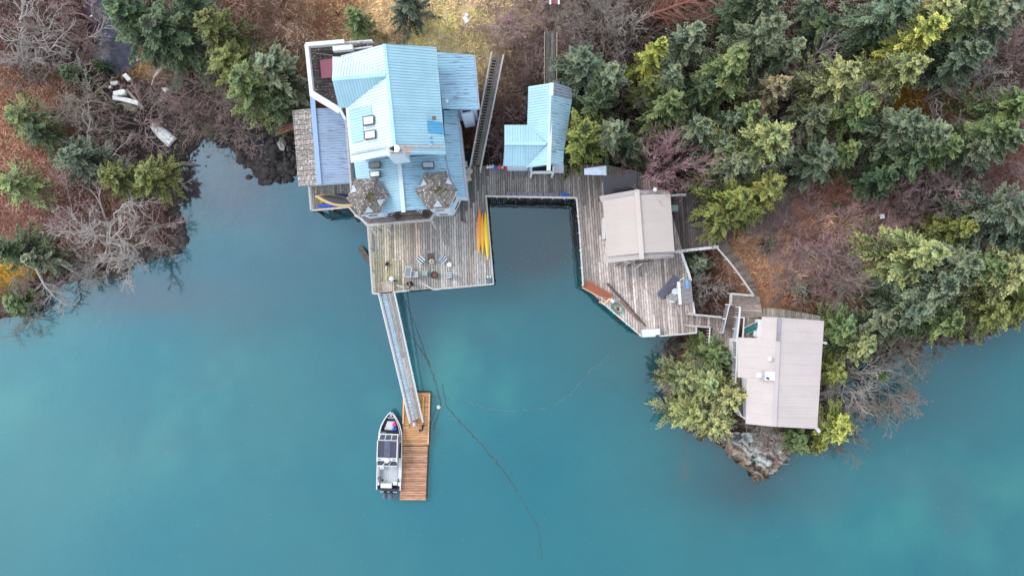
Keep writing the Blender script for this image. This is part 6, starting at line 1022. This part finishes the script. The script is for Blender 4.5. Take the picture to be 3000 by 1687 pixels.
# balcony chairs
for (u, v, a, lab) in ((1165,634,.6,'dark brown square chair on the balcony, left one'), (1247,629,-.5,'dark brown square chair on the balcony, right one')):
    t = thing('balcony_chair', lab, 'chair', P(u, v, BZ)); x, y, _ = P(u, v, BZ + .5); BR = mat('brown_wicker', srgb(82, 66, 62), .8, n=(9, .2)); MB().box((x, y, BZ + .42), (.55, .52, .08), a).build('seat', BR, t); MB().box((x - .25 * math.sin(a), y + .25 * math.cos(a), BZ + .7), (.55, .08, .5), a).build('backrest', BR, t); [MB().box((x + i * .2 * math.cos(a) - j * .2 * math.sin(a), y + i * .2 * math.sin(a) + j * .2 * math.cos(a), BZ + .2), (.05, .05, .38), a).build('leg', BR, t) for i in (-1, 1) for j in (-1, 1)]
striped_chair('blue and white striped chair half under the balcony roof, left', P(1153,622,BZ + .02), 1.2, .5, .4, 0, group='striped chairs on the balcony'); striped_chair('blue and white striped chair half under the balcony roof, right', P(1233,617,BZ + .02), 1.1, .5, .45, 0, group='striped chairs on the balcony')
# beach wreckage
GZ = lambda u, v: max(.05, float(ground_z(*P(u, v, .5)[:2])))
OW = mat('old_white_hull', (.80, .79, .76), .7, n=(2.5, .15), n2=(8, .15), speck=(3, .62, (.3, .3, .29)))
t = thing('upturned_skiff', 'upturned white skiff on the dark beach', 'boat', (0, 0, 0)); rings = []
for i in range(9):
    f = i / 8; w_ = .60 * min(1, .58 + .75 * f - .2 * f * f * f) * (1 if i else .9); rings.append([(f * 2.6 - 1.25, w_ * cc, .42 * ss * (1 - .25 * (1 - f))) for cc, ss in ((1, 0), (.96, .55), (.78, .95), (.3, 1), (0, 1.02), (-.3, 1), (-.78, .95), (-.96, .55), (-1, 0))])
MB().loft(rings).build('hull', OW, t); MB().beam((-.9, 0, .45), (1.1, 0, .46), .05, .05).build('keel', OW, t); [MB().beam((-.9, s_ * .3, .44), (1.15, s_ * .36, .44), .04, .03).build('strake', OW, t) for s_ in (-1, 1)]
a, b_ = Vector(P(449,369,.8)), Vector(P(497,412,.8)); d = b_ - a; place(t, ((a + b_) / 2).to_tuple()[:2] + (GZ(474,392) + .2,), math.atan2(d.y, d.x))
def slab(lab, pts, z, th, m, cat='wreckage', name='float_block'):
    t = thing(name, lab, cat, P(pts[0][0], pts[0][1], z)); MB().prism([P(u, v, z) for u, v in pts], th).build('block', m, t, bevel=.03)
g0 = GZ(370, 290) + .6
slab('short white foam float, upper arm of the A shaped wreck', [(331,268),(361,261),(367,266),(364,276),(335,281),(330,277)], g0 + .95, .5, OW); slab('long white foam float, lower arm of the A shaped wreck', [(329,280),(372,287),(405,296),(404,309),(370,300),(343,293),(329,293)], g0 + .8, .5, OW)
slab('grey plank beam closing the A shaped wreck', [(366,262),(374,262),(422,315),(414,322)], g0 + .75, .2, mat('grey_plank_wood', srgb(150, 142, 132), .85, n=(3, .3)), 'beam', 'timber_beam'); slab('mossy collapsed panel below the A shaped wreck', [(352,300),(378,302),(402,320),(396,328),(372,322)], g0 + .5, .08, mat('mossy_panel', srgb(128, 120, 96), .9, n=(4, .4)), 'panel', 'collapsed_awning')
slab('white foam block left of the small spruce bank, upright one near the pond', [(357,221),(368,214),(384,232),(374,239)], GZ(370,227) + 1.1, .4, OW); slab('crumbling white block left of the wreck, larger', [(323,239),(344,237),(345,245),(333,250),(322,247)], GZ(331,243) + .9, .35, OW); slab('crumbling white block left of the wreck, smaller', [(316,252),(325,250),(326,258),(316,259)], GZ(321,254) + .8, .3, OW); slab('white foam block lying right of the dry stick bundle', [(473,259),(486,255),(497,262),(482,271)], GZ(485,263) + .9, .3, OW)
t = thing('stick_bundle', 'bundle of white bleached poles above the dark beach', 'poles', P(455,225,1.5)); [MB().tube([P(443 + k * 1.2 + random.random() * 2, 250 - k * 4, GZ(455,225) + .5), P(452 + k * 1.5, 225 - k, GZ(455,225) + .9), P(462 + k * 2.8, 193 + random.uniform(0, 6), GZ(455,225) + .8)], [.05, .05, .03], 5).build('pole', mat('bleached_wood', srgb(214, 208, 202), .8), t) for k in range(7)]
t = thing('car_tyre', 'dark old tyre beside the stern of the upturned skiff', 'tyre', P(505,430,.4)); mb = MB(); x, y, _ = P(505,430,.4); zz = GZ(505,430) + .12; pts = [(x + .28 * math.cos(k * .3927), y + .28 * math.sin(k * .3927), zz) for k in range(17)]; mb.tube(pts, .07, 8); mb.build('tyre', mat('muddy_rubber', (.05, .048, .045), .9, n=(8, .4)), t)
t = thing('beach_log', 'pointed grey log at the tide line below the skiff', 'log', P(550,482,.2)); MB().tube([P(532,479,.2), P(555,481,.3), P(586,484,.12)], [.22, .2, .03], 8).build('log', mat('grey_log', srgb(112, 106, 100), .9, n=(4, .3)), t)
t = thing('timber_beams', 'rust brown beams sticking out left of the annex roof', 'beams', P(840,385,3)); [MB().beam(P(818 - k * 3, 392 - k * 7, 3.6), P(866, 374 - k * 6, 3.8), .16, .2).build('beam', mat('rust_brown_timber', srgb(132, 90, 74), .8, n=(3, .3)), t) for k in range(3)]
t = thing('pale_boulder', 'pale grey white boulder in front of the annex shore rocks', 'boulder', P(825,420,1)); x, y, _ = P(825,420,.9); mb = MB(); mb.ball((x, y, .8), .5, 10, 7, (.8, 1.3, .7)); mb.v = [(a + random.gauss(0, .05), b_ + random.gauss(0, .05), c_ + random.gauss(0, .05)) for a, b_, c_ in mb.v]; mb.build('boulder', mat('pale_rock', srgb(158, 154, 150), .9, n=(4, .3), n2=(12, .3)), t)
t = thing('garden_steps', 'dark mossy steps beside the west wall of the white terrace', 'stairs', P(885,280,4)); [MB().box(P(884 - k * .6, 312 - k * 11, 3.2 + k * .22), (1.0, .3, .08), -.05).build('tread', WD, t, (.35, .33, .3)) for k in range(7)]; t = thing('driftwood_post', 'bleached split driftwood post left of the garden steps', 'driftwood', P(868,290,3.5)); MB().tube([P(864,262,4.2), P(867,290,4.0), P(872,314,3.6)], [.08, .12, .16], 6).build('post', mat('bleached_wood', srgb(214, 208, 202), .8), t)
t = thing('sunken_beam', 'dark squared timber ramp slanting into the water west of the large deck', 'timber', P(1065,750,1)); [MB().beam(P(1049 + k * 5, 727 - k * 3, .4), P(1086 + k * 4, 782 - k * 3, 1.6), .17, .2).build('beam', mat('wet_grey_timber', srgb(96, 90, 86), .8, n=(3, .3)), t) for k in range(3)]
# ---------------- bay objects ----------------
t = thing('white_buoy', 'round white mooring buoy right of the floating dock', 'buoy', P(1285,1192,0)); x, y, _ = P(1285,1192,.1); MB().ball((x, y, .08), .21, 16, 10).build('float', WHT, t, smooth=True)
ROP = mat('weedy_rope', srgb(86, 90, 80), .9, n=(4, .5)); ROP2 = mat('pale_line', srgb(120, 140, 132), .8, n=(2, .5))
def line(lab, pts, r, m, n=10, wob=.12):
    t = thing('mooring_line', lab, 'rope', P(*pts[0], 0)); o = []
    for (a, b_) in zip(pts, pts[1:]):
        for i in range(n): f = i / n; x, y, _ = P(a[0] + (b_[0] - a[0]) * f, a[1] + (b_[1] - a[1]) * f, 0); o.append((x + random.gauss(0, wob * .35), y + random.gauss(0, wob * .35), .012))
    MB().tube(o, [r * .7 * random.uniform(.5, 1.3) for _ in o], 5).build('rope', m, t)
line('weedy rope from the large deck past the gangway, right one', [(1186,880),(1208,930),(1235,1005),(1262,1080),(1278,1125),(1289,1165),(1291,1190),(1280,1225),(1268,1262)], .055, ROP); line('weedy rope from under the gangway joining the right one', [(1178,945),(1205,985),(1240,1035),(1262,1080)], .05, ROP); line('weedy rope running out from the buoy to the lower right', [(1296,1125),(1308,1188),(1340,1228),(1385,1274),(1440,1335),(1480,1385),(1523,1450)], .06, ROP)
line('faint sunken rope tail near the bottom of the photo', [(1523,1450),(1545,1490),(1560,1515),(1578,1550),(1584,1600),(1588,1655)], .03, ROP); line('pale floating line curving from the dock to the right deck corner', [(1259,1161),(1310,1167),(1375,1183),(1440,1197),(1500,1203),(1560,1201),(1620,1188),(1670,1158),(1700,1118),(1740,1078),(1790,1035)], .03, ROP2, wob=.2); line('short weedy rope between the buoy and the dock cleats', [(1289,1190),(1272,1205),(1262,1240),(1258,1262)], .03, ROP)
mb = MB()
for _ in range(330):
    u, v = (random.uniform(1430, 1690), random.uniform(600, 840)) if random.random() < .35 else (random.uniform(0, 3000), random.uniform(480, 1687)); x, y, _z = P(u, v, 0)
    if float(land_d(np.array([x]), np.array([y]))[0]) < -.8: r = random.uniform(.012, .032); mb.add([(x + r * math.cos(a) * random.uniform(.6, 1.4), y + r * math.sin(a), .006) for a in (0, 1.3, 2.6, 3.9, 5.2)], [(0, 1, 2, 3, 4)])
prop(mb.build('foam_flecks', mat('foam', (.34, .40, .42), .7)), 'tiny pale flecks drifting on the bay surface', kind='stuff')
# ---------------- motor boat ----------------
bt = thing('motor_boat', 'aluminium cabin motor boat with twin grey outboards moored at the dock', 'boat', (0, 0, 0)); HUL = mat('hull_aluminium', (.36, .37, .39), .35, .4, n=(3, .1)); DG_ = mat('dark_deck_grip', srgb(66, 66, 74), .7, n=(5, .2)); SW = mat('satin_white_deck', (.78, .79, .80), .4, n=(3, .05)); RG = mat('roof_grey', srgb(70, 72, 88), .6, n=(1.5, .06))
sec = [(0, 1.13), (1.5, 1.16), (3.2, 1.15), (4.6, 1.13), (5.5, 1.08), (6.2, .90), (6.8, .60), (7.25, .28), (7.5, .05)]; rings = [[(-w_, y, .92 + .03 * y / 7), (-w_ * .9, y, .1), (-w_ * .45, y, -.22 + .3 * (y > 7)), (0, y, -.35 + .4 * (y > 7)), (w_ * .45, y, -.22 + .3 * (y > 7)), (w_ * .9, y, .1), (w_, y, .92 + .03 * y / 7)] for y, w_ in sec]
MB().loft(rings, close=False, caps=False).add(rings[0], [tuple(range(7))]).build('hull', HUL, bt, smooth=False)
def deckpoly(y0, y1, z, k=.93):
    ys = [y0] + [y for y, w_ in sec if y0 < y < y1] + [y1]; wv = [np.interp(y, [s_[0] for s_ in sec], [s_[1] for s_ in sec]) * k for y in ys]; return [(-w_, y, z) for y, w_ in zip(ys, wv)] + [(w_, y, z) for y, w_ in zip(ys[::-1], wv[::-1])]
MB().prism(deckpoly(4.9, 7.35, .62), .05).build('bow_deck', DG_, bt); MB().prism(deckpoly(.35, 3.0, .42), .05).build('aft_deck', SW, bt)
for s_ in (-1, 1):
    pts = [(s_ * w_, y, .95 + .03 * y / 7) for y, w_ in sec]; mb = MB(); [mb.beam(a, b_, .10, .05) for a, b_ in zip(pts, pts[1:])]; mb.build('gunwale', WHT, bt); pts = [(s_ * w_ * .9, y, 1.28) for y, w_ in sec[3:]]; mb = MB(); mb.tube([(s_ * 1.05, 4.8, .95)] + pts, .028, 6); [mb.tube([(p[0], p[1], .95), p], .02, 5) for p in pts[1::2]]; mb.build('bow_rail', WHT, bt)
    MB().beam((s_ * 1.02, .4, .9), (s_ * 1.02, 3.0, .9), .22, .05).build('side_deck', SW, bt)
for k in range(9): MB().beam((-.72 + k * .18, .5, .46), (-.72 + k * .18, 2.95, .46), .05, .02).build('deck_rib', SW, bt)
MB().prism([(-.62, 5.75, .78), (.60, 5.72, .78), (.34, 6.55, .8), (-.34, 6.58, .8)], .16).build('bow_hatch', WHT, bt, bevel=.02); MB().box((0, 5.66, .80), (1.95, .16, .5)).build('bulkhead', BLK, bt); MB().beam((-.3, 6.95, .98), (.3, 6.95, .98), .06, .05).build('bow_crossbar', WHT, bt); MB().box((0, 7.3, 1.02), (.2, .45, .1)).build('anchor_roller', ALU, bt)
MB().prism([(-.98, 3.05, 2.1), (.92, 3.05, 2.1), (.92, 5.0, 2.1), (-.98, 5.0, 2.1)], 1.6).build('cabin', HUL, bt); 
for k in range(3): x0 = -.9 + k * .585; MB().prism([(x0, 3.42, 2.17 + (.05 if k == 1 else .02)), (x0 + .578, 3.42, 2.17 + (.05 if k == 1 else .02)), (x0 + .578, 4.95, 2.15 + (.05 if k == 1 else .02)), (x0, 4.95, 2.15 + (.05 if k == 1 else .02))], .06).build('roof_panel', mat('roof_grey_centre', srgb(92, 96, 114), .6) if k == 1 else RG, bt)
for s_ in (-.96, .91): MB().beam((s_, 3.0, 2.2), (s_, 5.0, 2.2), .09, .1).build('roof_edge', WHT, bt)
MB().box((-.02, 3.27, 2.2), (1.95, .28, .12)).build('roof_crossbar', WHT, bt); [MB().box((s_, 3.27, 2.27), (.3, .11, .03)).build('roof_light', mat('grey_light_lens', (.25, .25, .26), .3), bt) for s_ in (-.72, .66)]; MB().cyl((0, 3.2, 2.27), .25, .16, 20).build('radar_dome', WHT, bt, bevel=.03)
MB().prism([(-.98, 5.0, 2.1), (.92, 5.0, 2.1), (.86, 5.5, 1.35), (-.92, 5.5, 1.35)], .05).build('windscreen_frame', SW, bt); fz = lambda y: 2.13 - (y - 5.0) * 1.5
for (x0, x1) in ((-.84, -.36), (-.30, .24), (.30, .80)): MB().prism([(x0, 5.06, fz(5.06)), (x1, 5.06, fz(5.06)), (x1 - .02, 5.42, fz(5.42)), (x0 + .02, 5.42, fz(5.42))], .03).build('windscreen_pane', mat('tinted_pane', (.12, .12, .14), .08, spec=1, n=None), bt)
MB().prism(deckpoly(5.0, 5.62, .95, .9), .1).build('helm_shelf', BLK, bt); MB().box((-.68, 5.56, 1.0), (.55, .14, .08)).build('blue_grey_box', mat('boat_box', srgb(120, 140, 190), .5), bt); MB().box((.1, 5.55, 1.02), (.4, .2, .12)).build('black_hatch', BLK, bt)
MB().prism([(-.95, 2.62, 1.98), (.9, 2.62, 1.98), (.9, 3.1, 2.05), (-.95, 3.1, 2.05)], .05).build('aft_awning', RG, bt); mb = MB(); mb.beam((-.7, 2.3, 1.9), (-.2, 2.95, 2.2), .06, .05); mb.beam((.15, 2.7, 2.05), (.42, 3.1, 2.12), .05, .04); mb.beam((-.95, 2.6, 2.03), (.9, 2.6, 2.03), .07, .05); mb.build('awning_struts', WHT, bt)
MB().box((-.70, 2.25, .75), (.36, .55, .45)).build('cooler', WHT, bt, bevel=.03); MB().box((-.22, .42, .85), (1.05, .42, .5)).build('bait_table', WHT, bt, bevel=.03); MB().box((.62, .62, .7), (.4, .35, .4)).build('corner_box', SW, bt, bevel=.03); mb = MB(); mb.beam((-.92, .75, 1.1), (-.92, 2.3, 1.2), .05, .05); mb.tube([(-.86 + .13 * math.cos(k * .5236), 1.15 + .13 * math.sin(k * .5236), 1.15) for k in range(13)], .035, 5); mb.ball((-.6, .92, .9), .11, 8, 6); mb.tube([(-.92, .78, 1.1), (-.62, .95, .95)], .03, 5); mb.build('fishing_gear', BLK, bt); mb = MB(); mb.beam((.95, .8, 1.05), (.95, 1.2, 1.15), .07, .07); mb.beam((.8, .95, 1.1), (1.12, .95, 1.1), .05, .05); mb.build('rod_holder', BLK, bt)
MB().box((0, -.05, .62), (1.5, .3, .5)).build('transom_platform', DG_, bt); MB().beam((-.8, -.2, .9), (.8, -.2, .9), .05, .05).build('stern_rail', WHT, bt); MB().beam((.88, 3.25, 1.9), (.98, 3.35, 2.0), .12, .12).build('green_bottle', mat('lime_plastic', srgb(150, 215, 90), .4), bt)
EN = mat('grey_engine_cowl', srgb(92, 98, 112), .3, n=(2, .08))
for s_ in (-.30, .27):
    rings = [[(s_ + r * math.cos(a), -.25 - f * .62, .85 + .32 * h + .34 * h * math.sin(a)) for a in [k * .5236 for k in range(12)]] for f, r, h in ((0, .10, .5), (.15, .2, .9), (.5, .24, 1), (.85, .2, .9), (1, .1, .6))]; e = MB().loft(rings).build('outboard_engine', EN, bt, smooth=True); MB().box((s_, -.4, .35), (.14, .3, 1.0)).build('engine_leg', BLK, e); MB().box((s_, -.22, .95), (.28, .14, .22)).build('engine_bracket', BLK, e)
a, b_ = Vector(P(1138.2,1434,.9)), Vector(P(1146,1205,.9)); place(bt, (a.x, a.y, 0), math.atan2((b_ - a).y, (b_ - a).x) - math.pi / 2)
for (u, v, c_, lab) in ((1155,1243,srgb(238,60,120),'pink round fender lying on the bow hatch of the boat'), (1155.5,1255.5,srgb(20,90,205),'blue round fender behind the pink one in the boat')):
    t = thing('fender_ball', lab, 'fender', P(u, v, 1)); x, y, _ = P(u, v, 1.0); MB().ball((x, y, 1.02), .21, 16, 10).build('float', PL, t, c_, smooth=True)
mb = MB(); x, y, _ = P(1258,1262,0); t = thing('dock_line', 'loose white mooring loops on the right edge of the dock', 'rope', P(1256,1226,.6)); mb.tube([P(1252,1222,.66), P(1259,1220,.62), P(1262,1226,.3), P(1257,1234,.64), P(1253,1230,.66)], .02, 5); mb.build('rope', RAILM, t)
# ---------------- people ----------------
def skin(name, verts, edges, radii, m, parent, sub=2):
    me = bpy.data.meshes.new(name); me.from_pydata(verts, edges, []); me.materials.append(m); o = bpy.data.objects.new(name, me); C.objects.link(o); o.parent = parent; WL[o.name] = WL[parent.name]
    s_ = o.modifiers.new('skin', 'SKIN'); 
    if not me.skin_vertices: me.skin_vertices.new() if hasattr(me.skin_vertices, 'new') else None
    for i, r in enumerate(radii): me.skin_vertices[0].data[i].radius = (r, r) if not isinstance(r, tuple) else r
    me.skin_vertices[0].data[0].use_root = True; s_.use_smooth_shade = True; b_ = o.modifiers.new('sub', 'SUBSURF'); b_.levels = b_.render_levels = sub; return o
SKN = mat('skin', srgb(205, 160, 135), .6)
def person(lab, loc, rz, jacket, legs, head_m, armL, armR, lean=0, hat=None, shoes=BLK, hatname='hat', gl=None):
    """joints in metres; facing +x"""
    t = thing('person', lab, 'person', (0, 0, 0)); sh_ = [(0, 0, .95), (0, 0, 1.12), (lean * .5, 0, 1.3), (lean, 0, 1.45), (lean * 1.15, 0, 1.55), (lean * 1.3 + .02, 0, 1.66), (lean * 1.3 + .02, 0, 1.76)]
    V = sh_ + [(0, .1, .9), (.03, .11, .5), (0, .12, .09), (.13, .13, .04), (0, -.1, .9), (.03, -.11, .5), (0, -.12, .09), (.13, -.13, .04), (lean, .19, 1.42), armL[0], armL[1], (lean, -.19, 1.42), armR[0], armR[1]]
    E = [(0, 1), (1, 2), (2, 3), (3, 4), (4, 5), (5, 6), (0, 7), (7, 8), (8, 9), (9, 10), (0, 11), (11, 12), (12, 13), (13, 14), (3, 15), (15, 16), (16, 17), (3, 18), (18, 19), (19, 20)]
    r = [(.11, .09), (.11, .08), (.12, .09), (.10, .07), .05, .085, .08, .07, .05, .04, .035, .07, .05, .04, .035, .045, .035, .03, .045, .035, .03]
    skin('body', V, E, r, SKN, t); k = [0, 1, 2, 3, 15, 16, 17, 18, 19, 20]; idx = {j: i for i, j in enumerate(k)}
    skin('jacket', [V[j] if j not in (17, 20) else tuple(Vector(V[j - 1]).lerp(Vector(V[j]), .85)) for j in k], [(idx[a], idx[b_]) for a, b_ in E if a in idx and b_ in idx], [(.17, .14), (.17, .14), (.19, .14), (.16, .12), .085, .068, .055, .085, .068, .055], jacket, t)
    k = [0, 7, 8, 9, 11, 12, 13]; idx = {j: i for i, j in enumerate(k)}; skin('trousers', [V[j] for j in k], [(idx[a], idx[b_]) for a, b_ in E if a in idx and b_ in idx], [(.145, .125), .11, .08, .07, .11, .08, .07], legs, t)
    for s_ in (1, -1): MB().ball((.06, s_ * .125, .05), .09, 8, 6, (1.6, .6, .6)).build('shoe', shoes, t, smooth=True)
    hx = lean * 1.3 + .02
    MB().ball((hx - .01, 0, 1.73), .115, 12, 8, (1.05, .92, .85)).build(hatname, head_m, t, smooth=True); 
    if hat: MB().prism([(hx + .02, -.08, 1.74), (hx + .19, -.06, 1.72), (hx + .19, .06, 1.72), (hx + .02, .08, 1.74)], .015).build('cap_brim', head_m, t)
    # face: nose, eyes, mouth, ears
    MB().ball((hx + .105, 0, 1.66), .018, 6, 4, (1.2, .8, 1.3)).build('nose', SKN, t); [MB().ball((hx + .09, s_ * .033, 1.69), .011, 6, 4).build('eye', BLK, t) for s_ in (1, -1)]; MB().box((hx + .098, 0, 1.615), (.01, .04, .008)).build('mouth', mat('lips', srgb(150, 80, 75), .6), t); [MB().ball((hx + .01, s_ * .095, 1.665), .022, 6, 4, (.8, .5, 1.3)).build('ear', SKN, t) for s_ in (1, -1)]
    for (a, b_) in (armL, armR):   # hands: palm with five fingers curling from it
        w_ = Vector(b_); d = (Vector(b_) - Vector(a)).normalized(); sd_ = d.cross(Vector((0, 0, 1))); sd_ = sd_.normalized() if sd_.length > .1 else Vector((0, 1, 0)); mb = MB(); mb.beam(w_, w_ + d * .09, .075, .03); n_ = sd_.cross(d)
        for j, ln in enumerate((.065, .075, .07, .055)): p = w_ + d * .088 + sd_ * (-.028 + j * .019); q = p + d * ln * .6; mb.tube([p, q, q + (d * .5 - n_ * .8).normalized() * ln * .5], [.0095, .009, .007], 5)
        p = w_ + d * .02 + sd_ * .035; mb.tube([p, p + (d + sd_).normalized() * .04, p + (d * 1.6 + sd_).normalized() * .075], [.012, .01, .008], 5); mb.build('hand', gl or SKN, t)
    return place(t, loc, rz)
CLK = mat('black_cloth', (.015, .014, .018), .85); CGB = mat('grey_blue_cloth', srgb(140, 152, 176), .8); COR = mat('orange_waders', srgb(226, 120, 74), .6); CNV = mat('dark_slate_cloth', srgb(44, 50, 60), .8)
person('person in a long black coat reaching for the open gate on the large deck', P(1209,831,3.03), math.radians(205), CLK, CLK, CLK, ((.2, .3, 1.25), (.42, .34, 1.2)), ((.22, -.22, 1.15), (.45, -.12, 1.2)), lean=.14, hatname='hair', gl=CLK)
MB().box(P(1198,836,4.0), (.22, .16, .25), .5).build('shoulder_bag', CGB); o = bpy.data.objects['shoulder_bag']; prop(o, 'lavender grey bag held by the person in the black coat', 'bag')
person('person on the floating dock in a grey blue jacket, orange waders and white cap', P(1221,1232,.56), math.radians(240), CGB, COR, WHT, ((.08, .28, 1.2), (.25, .24, 1.1)), ((.08, -.28, 1.2), (.25, -.2, 1.05)), hat=1, shoes=COR, hatname='cap')
person('person on the floating dock in a dark slate coat near the right edge', P(1240,1249,.56), math.radians(160), CNV, CLK, CNV, ((.05, .3, 1.2), (.2, .3, 1.05)), ((.05, -.3, 1.2), (.16, -.32, 1.0)), lean=.06, hatname='hood')
